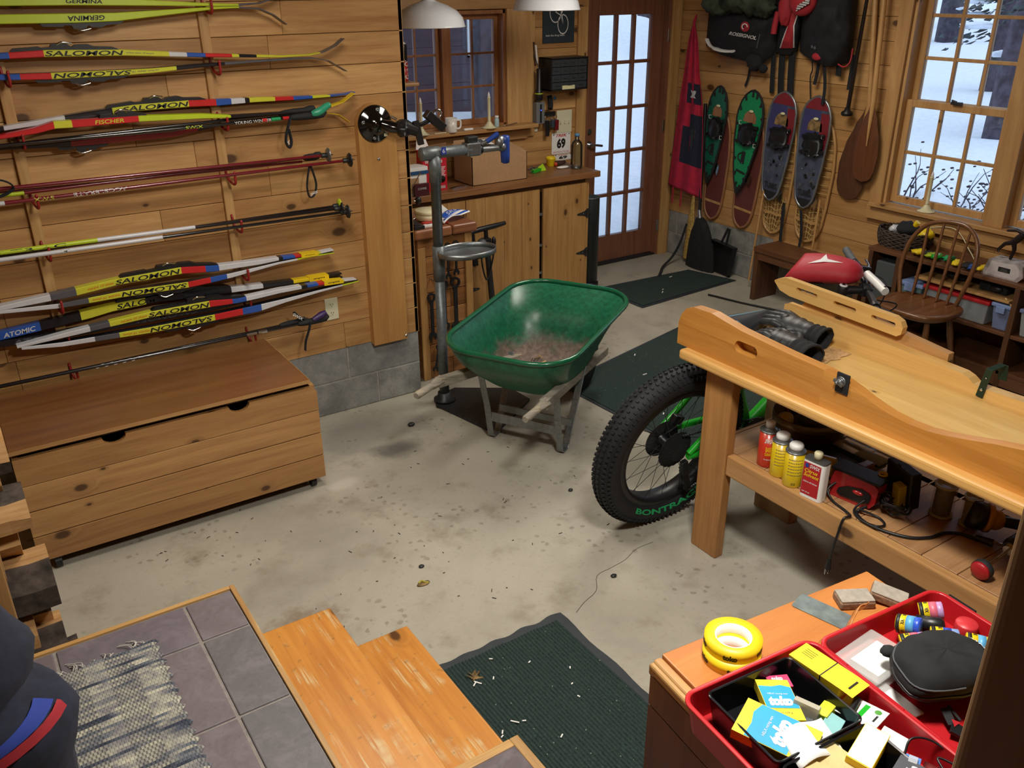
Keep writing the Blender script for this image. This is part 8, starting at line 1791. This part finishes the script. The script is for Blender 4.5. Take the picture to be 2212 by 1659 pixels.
MB().lathe([(.0, 0), (.028, 0), (.046, .008), (.049, .03), (.047, .05), (.0, .052)], (2.575, 1.165, SZ+.054), M_BLACK, 22, axis=(-.55, .65, .15)).lathe([(.047, -.012), (.049, 0), (.044, .004)], (2.575, 1.165, SZ+.054), M_DRY, 22, axis=(-.55, .65, .15)).blob((2.59, 1.145, SZ+.052), (.036, .034, .034), M_DRY, 14, 10).build('battery_pack', dr)
MB().tube([(2.605, 1.125, SZ+.05), (2.63, 1.085, SZ+.05), (2.645, 1.05, SZ+.05)], [.018, .018, .022], M_BLACK, 14).build('pistol_grip', dr); MB().tube([(2.70, .99, SZ+.05), (2.62, 1.03, SZ+.05), (2.57, 1.03, SZ+.05)], [.03, .034, .03], M_DRY, 16).build('motor_housing', dr)
MB().tube([(2.57, 1.03, SZ+.05), (2.55, 1.03, SZ+.05), (2.49, 1.03, SZ+.05), (2.475, 1.03, SZ+.05)], [.026, .031, .03, .022], M_BLACK, 20).build('chuck', dr); MB().tube([(2.478, 1.03, SZ+.05), (2.465, 1.03, SZ+.048)], [.02, .016], M_CHROME, 16).tube([(2.47, 1.03, SZ+.048), (2.345, 1.03, SZ+.034)], .006, M_CHROME, 10).build('spindle', dr)
ax_ = Vector((-.92, .03, -.1)).normalized(); MB().lathe([(.026, 0), (.031, .004), (.031, .022), (.0, .022)], (2.35, 1.03, SZ+.034), M_BLACKM, 22, axis=ax_).lathe([(.030, .022), (.027, .030), (.015, .034), (0, .035)], (2.35, 1.03, SZ+.034), M_RED, 22, axis=ax_).build('brush_cap', dr)
# ================================================================ TOOL CHEST WITH WAX BOX
TZ = .752; AX0, AX1, AY0, AY1 = 1.072, 1.735, .25, 1.075
tc_ = thing('tool_chest', (1.4, .65, 0), 'waist-high wooden wax chest with orange veneered top at lower right', 'chest'); YW = math.radians(-4.5)
TT = Matrix.Translation((1.072, 1.092, 0)) @ Matrix.Rotation(math.radians(-5.5), 4, 'Z'); CW, CD = .66, .80      # local: x right, -y towards camera
MB(TT).box(.012, CW-.012, -CD+.012, -.012, .03, TZ-.045, M_TBOXZ).build('carcass', tc_)
m = MB(TT)
for z0, z1 in ((.03, .225), (.228, .42), (.423, .62), (.623, TZ-.045)): m.box(.0, .012, -CD, -.001, z0, z1, M_TBOXZ)
m.build('left_boards', tc_, bevel=.002)
MB(TT).box(.012, CW, -.012, 0, .03, TZ-.045, M_TBOXZ).build('back_board', tc_)
MB(TT).box(.028, CW, -CD, -.002, TZ-.022, TZ, M_TBOX).build('top_panel', tc_, bevel=.003)
m = MB(TT).box(-.006, .027, -CD, -.0, TZ-.04, TZ-.012, M_STRIP).box(.004, .028, -CD, -.0, TZ-.045, TZ-.006, M_TRIMY); m.build('edge_moulding', tc_, bevel=.008, seg=3)
MB(TT).box(.0, CW, -.004, .006, TZ-.05, TZ-.022, M_STRIP).build('back_moulding', tc_, bevel=.004)
for x, y in ((.06, -.07), (CW-.06, -.07), (.06, -CD+.07), (CW-.06, -CD+.07)): MB(TT).cyl((x-.012, y, .022), (x+.012, y, .022), .022, M_BLACK, 16).build('caster', tc_)
# tape rolls
def roll(z, dx, dy, lab, rot):
    r = thing('tape_roll', (1.222+dx, 1.0+dy, z), lab, 'tape', 'yellow tape rolls on the wax chest'); P = (1.222+dx, 1.0+dy, z); R_o, R_i, h = .0625, .0385, .0245
    m = MB().lathe([(R_i+.0015, 0), (R_o, 0), (R_o, h), (R_i+.0015, h)], P, M_YEL, 48, cap=False)
    for k in range(5):
        a0 = rot+k*1.26
        def fn(u, v): a = a0+u*.5; return Vector((P[0]+math.cos(a)*(R_o+.0006), P[1]+math.sin(a)*(R_o+.0006), z+lerp(.005, .0195, v)))
        m.text('toko', fn, M_INK, .06)
    m.build('tape', r); MB().lathe([(R_i-.0008, 0), (R_i+.0015, 0), (R_i+.0015, h+.0004), (R_i-.0008, h+.0004), (R_i-.0008, 0)], P, M_PAPER, 48).build('core', r)
roll(TZ, -.004, -.004, 'yellow tape roll underneath, flat on the chest top', 3.75); roll(TZ+.0247, .006, .004, 'yellow tape roll stacked on top of the other', 3.55)
# scraper, corks, torn veneer
MB().prism([(x, y) for x, y in rrect(-.03, .03, -.065, .065, .008, 3)], lambda a, b, d: Matrix.Translation((1.508, .985, TZ)) @ Matrix.Rotation(math.radians(14), 4, 'Z') @ Vector((a, b, d)), .0005, .0022, plain('scraper_steel', '#8d9a9a', .4, .6, var=.2, scale=30)).build('metal_scraper', label='grey steel plate scraper lying on the chest top', cat='scraper')
M_CORK = plain('cork', '#8a6f58', .9, var=.25, scale=120, bump=.4); M_FELT = plain('felt_face', '#9d9488', .95, var=.12, scale=60)
def cork(lab, M_):
    c = thing('cork_block', M_ @ Vector((0, 0, 0)), lab, 'cork', 'cork blocks on the wax chest'); MB(M_).box(-.042, .042, -.026, .026, 0, .020, M_CORK).build('cork_body', c, bevel=.004); MB(M_).box(-.040, .040, -.024, .024, .020, .024, M_FELT).build('felt_face', c, bevel=.002)
cork('cork block with grey felt face left of the other one', Matrix.Translation((1.595, .965, TZ)) @ Matrix.Rotation(math.radians(-30), 4, 'Z'))
cork('cork block tilted against the red box rim', Matrix.Translation((1.668, .925, TZ+.004)) @ Matrix.Rotation(math.radians(-62), 4, 'Z') @ Matrix.Rotation(math.radians(8), 4, 'Y'))
def spl(u, v): p = Vector((1.37, .905, TZ+.001)).lerp(Vector((1.545, .905, TZ+.045)), u); return p+Vector((0, -.012*v+.008*math.sin(u*9), .018*v*(.5+u)+.004*math.sin(u*31)))
MB().surf(spl, 22, 4, M_TBOX).surf(lambda u, v: spl(lerp(.45, .8, u), lerp(.2, .9, v))+Vector((0, -.001, .001)), 10, 4, M_LOG).build('veneer_splinter', label='long torn veneer splinter beside the red wax box', cat='splinter').modifiers.new('s', 'SOLIDIFY').thickness = .002
# ---- red wax box, base and lid lying open
TR2 = Matrix.Translation((.992, .918, TZ+.001)) @ Matrix.Rotation(math.radians(-5.0), 4, 'Z')
wx = thing('wax_box', (1.35, .65, TZ), 'open red plastic wax case full of ski-wax tubs and boxes', 'case')
def tray(x0, x1, y0, y1, z0, h, mat, r=.03, th=.004, lip=.006):
    """open tray: outer wall, rounded rim, inner wall and floor"""
    o0 = rrect(x0+.008, x1-.008, y0+.008, y1-.008, r, 6); o1 = rrect(x0, x1, y0, y1, r, 6); l1 = rrect(x0-lip, x1+lip, y0-lip, y1+lip, r+lip, 6); i1 = rrect(x0+th, x1-th, y0+th, y1-th, r-th, 6); i0 = rrect(x0+.008+th, x1-.008-th, y0+.008+th, y1-.008-th, r-th, 6)
    rings = [(o0, z0), (o1, z0+h-.008), (l1, z0+h-.007), (l1, z0+h-.001), (o1, z0+h), (i1, z0+h-.001), (i0, z0+.005)]; n = len(o0); vs = []
    for pl, z in rings: vs += [(a, b, z) for a, b in pl]
    m = MB(TR2); m.add(vs, [(i*n+k, i*n+(k+1) % n, (i+1)*n+(k+1) % n, (i+1)*n+k) for i in range(len(rings)-1) for k in range(n)], mat); m.add(vs[:n], [tuple(range(n))[::-1]], mat); m.add(vs[-n:], [tuple(range(n))], mat); return m
M_CASE = plain('case_red', '#b01b22', .32, var=.05, scale=15); BH = .072
tray(0, .345, -.56, 0, 0, BH, M_CASE).build('base_half', wx, bevel=.0015); tray(.362, .735, -.56, -.005, 0, BH*.85, M_CASE).build('lid_half', wx, bevel=.0015)
m = MB(TR2)
for y in (-.06, -.2, -.34, -.48): m.cyl((.353, y-.03, BH-.008), (.353, y+.03, BH-.008), .005, M_CASE, 10)
m.build('hinge', wx)
MB(TR2).box(.744, .754, -.10, -.03, .022, .056, M_BLACK).box(.752, .756, -.09, -.04, .03, .05, M_BLACKM).build('latch', wx, bevel=.002)
m = MB(TR2); sq_ = rrect(.0, .055, -.36, -.235, .02, 6)
m.prism([(a-.002, b) for a, b in sq_], XY, .0, BH*.98, M_CASE); m.build('handle_well', wx, bevel=.003)
MB(TR2).prism(rrect(.008, .047, -.352, -.243, .016, 6), XY, BH*.98-.001, BH*.98+.0005, plain('case_red_dark', '#7d1218', .4)).build('handle_recess', wx)
# black insert tray
bt3 = thing('insert_tray', (1.18, .7, TZ), 'black plastic insert tray inside the red case base', 'tray'); M_TRK = plain('tray_black', '#121316', .22, var=.15, scale=120)
t1 = tray(.045, .262, -.215, -.02, .008, BH-.004, M_TRK, .014, .003, .002); t1.build('front_compartment', bt3); t2 = tray(.045, .262, -.50, -.222, .008, BH-.006, M_TRK, .014, .003, .002); t2.build('rear_compartment', bt3)
def crate(name, lab, c, size, rz, mat, cat='box', tilt=(0, 0), extra=None, group=None, top=None):
    """printed carton; c = centre of its base in case coordinates"""
    M_ = TR2 @ Matrix.Translation(c) @ Matrix.Rotation(math.radians(rz), 4, 'Z') @ Matrix.Rotation(math.radians(tilt[0]), 4, 'X') @ Matrix.Rotation(math.radians(tilt[1]), 4, 'Y')
    sx, sy, sz = size; m = MB(M_).box(-sx/2, sx/2, -sy/2, sy/2, 0, sz, mat)
    if extra: extra(m, sx, sy, sz)
    o = m.build(name, label=lab, cat=cat, group=group, bevel=.0012); return o
M_SKYB = plain('print_sky', '#2f9fd6', .4, var=.04)
def toko(m, sx, sy, sz):
    z = sz+.0006
    m.add([(-sx/2+.001, -sy*.22, z), (sx/2-.001, -sy*.22, z), (sx/2-.001, sy*.30, z), (sx*.2, sy*.36, z), (-sx*.1, sy*.32, z), (-sx/2+.001, sy*.34, z)], [tuple(range(6))], M_SKYB)
    m.label('toko', (-sx*.36, -sy*.17, z+.0006), (sx*.72, 0, 0), (0, sy*.24, 0), M_WINK, .07, .1); m.label('HELX racing wax', (-sx*.3, sy*.10, z+.0006), (sx*.6, 0, 0), (0, sy*.05, 0), M_WINK)
    m.label('warm 120 g', (-sx*.3, -sy*.36, z+.0006), (sx*.5, 0, 0), (0, sy*.05, 0), M_SKIG)
M_YB = plain('wax_yellow', '#edd23a', .35, var=.03)
crate('wax_carton', 'blue and yellow printed wax carton at left in the black tray', (.10, -.155, .052), (.088, .145, .022), 28, M_YB, extra=toko, tilt=(3, -4), group='printed wax cartons'); crate('wax_carton', 'blue and yellow wax carton lying behind the left one', (.166, -.095, .045), (.066, .120, .02), -28, M_YB, extra=toko, tilt=(-6, 2), group='printed wax cartons')
def ycard(m, sx, sy, sz):
    m.box(-sx/2-.0006, sx/2+.0006, -sy*.14, -sy*.12, -.0005, sz+.0006, M_STEELD)
    for i in range(4): m.box(-sx*.05+i*.006, -sx*.03+i*.006, sy*.18, sy*.40, sz, sz+.0006, M_INK)
    m.add([(-sx/2, -sy/2-.03, sz-.002), (sx/2, -sy/2-.03, sz-.002), (sx/2, -sy/2+.001, sz), (-sx/2, -sy/2+.001, sz)], [(0, 1, 2, 3)], M_YELW); m.box(-sx*.25, sx*.25, -sy/2-.014, -sy/2-.010, sz-.003, sz+.0008, M_INK); m.label('F3', (-sx/2-.0008, sy*.1, sz*.2), (0, -sy*.16, 0), (0, 0, sz*.6), M_INK, .02)
crate('wax_packet', 'plain bright yellow packet standing by the case hinge', (.298, -.075, .035), (.058, .120, .045), 8, M_YELW, extra=ycard, tilt=(0, 0))
def blist(m, sx, sy, sz): m.tube([(-.02, .01, sz+.006), (.022, .018, sz+.006)], .007, M_BLACK, 10).box(-.018, .024, -.008, .002, sz, sz+.0007, M_BGREEN).lathe([(.007, 0), (.0068, .0005)], (.018, -.026, sz), plain('dot_green', '#4b8f3a', .4), 14).box(-.012, .008, -.032, -.028, sz, sz+.0007, M_INK)
crate('brush_card', 'white hanging card with black brush below the yellow packet', (.292, -.185, .052), (.062, .085, .002), 14, M_PAPER, cat='card', extra=blist, tilt=(-6, 0)); crate('white_card', 'blank white card at the right wall of the case base', (.290, -.262, .050), (.052, .05, .002), 20, M_PAPER, cat='card', tilt=(4, 6))
crate('wax_block', 'pink block wax in clear case, top of the black tray', (.213, -.047, .040), (.046, .034, .012), -22, plain('wax_pink', '#d1456f', .35), cat='wax', extra=lambda m, sx, sy, sz: m.label('toko', (-sx*.3, sy*.05, sz+.0006), (sx*.5, 0, 0), (0, sy*.35, 0), M_WINK, .05)); crate('wax_block', 'turquoise block wax in clear wrapper at right of the black tray', (.218, -.178, .035), (.06, .034, .016), 24, plain('wax_turquoise', '#8fc3c4', .3), cat='wax', tilt=(12, 0)); crate('wax_block', 'yellow-green block wax behind the turquoise one', (.238, -.150, .037), (.044, .026, .018), 18, plain('wax_lime', '#cdd235', .35), cat='wax', tilt=(-10, 0)); crate('wax_block', 'grey translucent wax bars standing on edge mid tray', (.195, -.135, .040), (.016, .05, .034), 25, hazy('wax_grey', '#b8b3a0', .85), cat='wax', tilt=(0, 12)); crate('knife', 'dark blade handle leaning under the grey wax bars', (.165, -.172, .045), (.016, .06, .012), -50, M_STEELD, cat='tool', tilt=(10, 0))
MB(TR2).surf(lambda u, v: Vector((lerp(.075, .185, u)+.02*v, lerp(-.24, -.165, v), .068+.010*math.sin(u*5)+.004*v)), 12, 6, M_PAPER).build('wax_paper', label='glaring white paper sheet between the wax cartons', cat='paper').modifiers.new('s', 'SOLIDIFY').thickness = .001
M_KRAFT = plain('kraft_paper', '#cbb27c', .7, var=.08)
for i, (a, lb) in enumerate((((.115, -.30), 'tan paper sleeve standing at lower left of black tray'), ((.155, -.285), 'second tan paper sleeve leaning right of the first'))): crate('paper_sleeve', lb, (a[0], a[1], .05), (.075, .135, .010), 38-22*i, M_KRAFT, cat='paper', tilt=(6, -8+6*i), group='tan paper sleeves')
crate('wax_carton', 'white-topped yellow carton across the tray divider', (.218, -.262, .048), (.10, .046, .028), 22, M_YELW, extra=lambda m, sx, sy, sz: m.box(-sx*.48, sx*.48, -sy*.48, sy*.48, sz, sz+.0008, M_PAPER), tilt=(4, 0))
crate('wax_carton', 'yellow and grey printed carton at the bottom edge of the case', (.20, -.355, .046), (.13, .058, .030), 20, M_YELW, extra=lambda m, sx, sy, sz: (m.box(sx*.14, sx*.5, -sy*.5, sy*.5, sz, sz+.0008, M_SKIG), m.label('toko', (sx*.20, -sy*.2, sz+.0016), (sx*.22, 0, 0), (0, sy*.4, 0), M_WINK, .05)), tilt=(3, 0)); crate('wax_tube', 'little blue and clear wax holder beside the printed carton', (.262, -.325, .050), (.03, .026, .022), 30, plain('holder_blue', '#5b86c9', .2), cat='holder', extra=lambda m, sx, sy, sz: m.box(-sx*.3, sx*.3, -sy*.3, sy*.3, sz, sz+.006, hazy('clear_lid', '#d5dbe2', .5)))
MB(TR2).tube(curve([(.275, -.30, .055), (.30, -.29, .075), (.335, -.31, .07), (.345, -.36, .06), (.335, -.42, .05), (.30, -.40, .055), (.31, -.34, .07), (.34, -.40, .065)], 8), .0022, M_BLACK, 6).build('thin_cable', label='thin black cable looping over the case base wall', cat='cable'); MB(TR2).blob((.305, -.37, .03), (.028, .05, .025), plain('maroon_foil', '#6a2a2a', .3, var=.5, scale=60), 14, 9, .3, 30).build('foil_bag', label='maroon foil packet low by the case wall under the cable', cat='packet')
# lid half: clear box, pouch, tubs
cl_ = thing('clear_box', (1.47, .80, TZ), 'flat clear plastic box at the left end of the lid half', 'box'); mm_ = TR2 @ Matrix.Translation((.455, -.085, .012)) @ Matrix.Rotation(math.radians(8), 4, 'Z')
MB(mm_).box(-.07, .07, -.05, .06, 0, .03, hazy('clear_box_plastic', '#dfe3e0', .35, .12)).build('box_shell', cl_, bevel=.004); MB(mm_).box(-.05, .045, -.035, .03, .001, .029, M_PAPER).build('paper_inside', cl_)
MB(TR2).box(.372, .44, -.22, -.06, .006, .010, M_PAPER).build('white_sheet', label='white instruction sheet on the floor of the lid half', cat='paper')
def tub(lab, x, y, ax, body, cap, z=.034, r=.021, L=.05):
    M_ = TR2 @ Matrix.Translation((x, y, z)) @ Vector(ax).to_track_quat('Z', 'Y').to_matrix().to_4x4(); t = thing('wax_tub', M_ @ Vector((0, 0, 0)), lab, 'wax tub', 'kick-wax tubs in the lid half')
    m = MB().lathe([(0, -L/2), (r*.95, -L/2), (r, -L/2+.003), (r, .0)], (0, 0, 0), M_YEL, 24, M=M_).lathe([(r*1.002, -.004), (r*1.002, .012)], (0, 0, 0), body, 24, M=M_).lathe([(r*1.01, -L/2+.001), (r*1.01, -L/2+.009)], (0, 0, 0), M_STEELD, 24, M=M_)
    for k in range(6):
        a0 = k*1.05; m.text('VX', lambda u, v: M_ @ Vector(((r+.0006)*math.cos(a0+u*.5), (r+.0006)*math.sin(a0+u*.5), lerp(-.014, -.006, v))), M_INK, .03)
    m.build('tub_body', t); MB().lathe([(r*.9, .012), (r*.97, .014), (r*.97, L/2-.002), (r*.85, L/2), (0, L/2)], (0, 0, 0), cap, 24, M=M_).build('cap', t)
M_LIL = plain('cap_lilac', '#b78fc0', .35); M_CB = plain('cap_blue2', '#2c55c4', .35); M_PK = plain('band_pink', '#d1687c', .4); M_SB = plain('band_sky', '#5aa5d6', .4)
tub('wax tub with lilac cap, leftmost of the row above the pouch', .552, -.095, (.75, -.55, .25), M_PK, M_LIL, .046); tub('wax tub with royal blue cap behind the lilac-capped one', .588, -.055, (.35, -.75, .2), M_SB, M_CB, .050); tub('pink-banded wax tub with pale violet cap nearest the latch', .672, -.045, (.7, -.65, .25), M_PK, M_LIL, .048)
tub('wax tub with powder blue cap in the middle of the lid', .62, -.12, (.65, -.7, .1), plain('band_royal', '#2747b0', .4), plain('cap_powder', '#7c97c9', .35), .050, .022, .056); tub('yellow-labelled wax tub lying right of the pouch', .672, -.165, (.6, -.75, .0), M_SB, M_YEL, .044); tub('yellow wax tub with pink band at the right wall of lid', .712, -.205, (.8, -.5, .1), M_PK, M_YEL, .044); tub('yellow wax tub with white cap, lowest of the group', .652, -.245, (.75, -.6, .1), M_SB, M_WHITE, .044); tub('wax tub with peach cap half under the pouch', .62, -.19, (.4, -.8, .1), M_SB, plain('cap_peach', '#c9a08e', .4), .032)
MB(TR2).lathe([(.022, 0), (.024, .002), (.024, .04), (.022, .043), (0, .044)], (.70, -.115, .012), plain('cap_scarlet', '#c33036', .4), 24).build('red_jar', label='round red-lidded jar standing among the wax tubs', cat='jar'); MB(TR2).lathe([(0, -.03), (.017, -.03), (.018, .02), (.012, .028), (0, .03)], (.640, -.07, .042), M_BLACK, 20, axis=(.6, -.75, .1)).build('black_tube', label='black and silver tube between the blue and violet caps', cat='tube'); MB(TR2).lathe([(.016, -.02), (.018, 0), (.016, .022), (0, .024)], (.595, -.118, .03), M_STEEL, 18, axis=(.5, -.8, .1)).build('grey_cap', label='small grey rounded bottle left of the powder blue tub', cat='bottle')  # last piece is a loose grey cap, only categorised as a bottle
# pouch
pu = thing('belt_pouch', (1.45, .68, .80), 'black zipped belt pouch lying across the open wax case', 'pouch'); M_PU = plain('pouch_nylon', '#17191b', .9, var=.35, scale=22, bump=.4); MP = TR2 @ Matrix.Translation((.515, -.185, .062)) @ Matrix.Rotation(math.radians(-16), 4, 'Z') @ Matrix.Rotation(math.radians(6), 4, 'X')
def pch(u, v):
    a = 2*PI*u; b = PI*(v-.5); cx = math.copysign(abs(math.cos(a))**.75, math.cos(a)); cy = math.copysign(abs(math.sin(a))**.8, math.sin(a)); k = max(0, math.cos(b))**.55; z = math.sin(b)
    w = .105*(1-.16*cy); n_ = 1+.09*noise.noise(Vector((cx*2, cy*2, z*2+5))); return MP @ Vector((cx*w*k*n_, cy*.075*k*n_, z*.045*n_+.012))
MB().surf(pch, 44, 22, M_PU, True, cu=True).build('pouch_body', pu)
MB().tube([pch(i/40, .47)+Vector((0, 0, -.001)) for i in range(19, 34)], .0035, M_BLACK, 6).build('zip', pu); MB().tube([pch(i/40, .60)+Vector((0, 0, .001)) for i in range(14, 31)], .002, plain('piping_grey', '#4a4d50', .7), 6).build('piping', pu)
m = MB()
def ptx(u, v): return pch(lerp(-.02, .10, u), lerp(.64, .70, 1-v))+(MP.to_3x3() @ Vector((.0, 0, .002)))
m.text('ULTIMATE', lambda u, v: pch(lerp(.055, -.10, 1-u), lerp(.79, .72, v))+(MP.to_3x3() @ Vector((0, 0, .002))), M_WINK, .04, .1); m.build('lettering', pu)
c0 = MP @ Vector((-.035, -.075, -.02)); MB().beam(c0, c0+Vector((-.015, -.03, -.012)), .018, .004, M_BLACKM).beam(c0+Vector((.012, 0, 0)), c0+Vector((.008, -.032, -.012)), .006, .004, M_BLACKM).beam(c0+Vector((-.022, -.03, -.012)), c0+Vector((-.010, -.055, -.018)), .03, .008, M_BLACK).build('buckle_strap', pu, bevel=.001); MB().add([c0+Vector(p) for p in ((-.008, -.022, -.006), (-.02, -.036, -.008), (.0, -.036, -.008))], [(0, 1, 2)], M_RED).build('red_triangle', pu)
c1 = MP @ Vector((-.085, .055, .012)); MB().blob(c1, (.018, .014, .010), M_PU, 12, 8, .2, 30).build('strap_loop', pu)
crate('yellow_leaflet', 'yellow wax leaflet with black clip at the bottom of the lid', (.49, -.36, .010), (.12, .10, .006), 20, M_YELW, cat='leaflet', extra=lambda m, sx, sy, sz: m.beam((-.03, .01, sz+.004), (.02, .0, sz+.004), .012, .006, M_BLACK)); crate('clear_sleeve', 'greenish clear plastic sleeve in the lid right of the pouch strap', (.60, -.33, .016), (.13, .16, .008), 12, hazy('sleeve_green', '#b9bd94', .55), cat='sleeve')
# ================================================================ CAMERA AND LIGHT
def camera():
    yaw, pit, rol = (math.radians(a) for a in (33.17, 24.6, -.42))
    f = Vector((math.sin(yaw)*math.cos(pit), math.cos(yaw)*math.cos(pit), -math.sin(pit)))
    r = Vector((math.cos(yaw), -math.sin(yaw), 0)); u = r.cross(f)
    r2 = r*math.cos(rol)+u*math.sin(rol); u2 = u*math.cos(rol)-r*math.sin(rol)
    cd = bpy.data.cameras.new('camera'); cd.sensor_width = 36; cd.lens = 1900/2212*36; cd.clip_start = .02
    o = bpy.data.objects.new('camera', cd); COL.objects.link(o)
    M = Matrix((r2, u2, -f)).transposed().to_4x4(); M.translation = (0, 0, 2.1); o.matrix_world = M
    SC.camera = o
camera()
def light(name, kind, loc, energy, color, size=.2, target=None, spot=None, blend=.6):
    ld = bpy.data.lights.new(name, kind); ld.energy = energy; ld.color = color
    if kind == 'AREA': ld.shape = 'DISK'; ld.size = size
    else: ld.shadow_soft_size = size
    if spot: ld.spot_size = math.radians(spot); ld.spot_blend = blend
    o = bpy.data.objects.new(name, ld); COL.objects.link(o); o.location = loc
    if target: o.rotation_euler = (Vector(target)-Vector(loc)).to_track_quat('-Z', 'Y').to_euler()
    return o
WARM = (1.0, .93, .82); NEUT = (1.0, .96, .88)
light('bench_lamp', 'AREA', (1.2, 1.0, 2.45), 50, NEUT, .35)
light('room_lamp', 'AREA', (1.0, 2.6, 2.48), 24, WARM, .6)
light('shop_lamp', 'AREA', (3.4, 3.4, 2.48), 34, WARM, .9)
w = bpy.data.worlds.new('overcast'); SC.world = w; w.use_nodes = True
nt = w.node_tree; bg = nt.nodes['Background']
tc = nt.nodes.new('ShaderNodeTexCoord'); sx = nt.nodes.new('ShaderNodeSeparateXYZ'); nt.links.new(tc.outputs['Generated'], sx.inputs[0])
rp = nt.nodes.new('ShaderNodeValToRGB'); rp.color_ramp.elements[0].color = (.55, .68, 1, 1); rp.color_ramp.elements[1].color = (.78, .88, 1, 1)
nt.links.new(sx.outputs[2], rp.inputs[0]); nt.links.new(rp.outputs[0], bg.inputs[0]); bg.inputs[1].default_value = 1.7
vs = SC.view_settings; vs.view_transform = 'Standard'; vs.look = 'None'; vs.gamma = 1; vs.exposure = 0; vs.use_curve_mapping = False
SC.display_settings.display_device = 'sRGB'
SC.cycles.use_denoising = True; SC.cycles.max_bounces = 8; SC.cycles.transparent_max_bounces = 16
SC.cycles.sample_clamp_indirect = 6; SC.cycles.caustics_reflective = False; SC.cycles.caustics_refractive = False
for o in ALL:
    if '_o' in o: del o['_o']
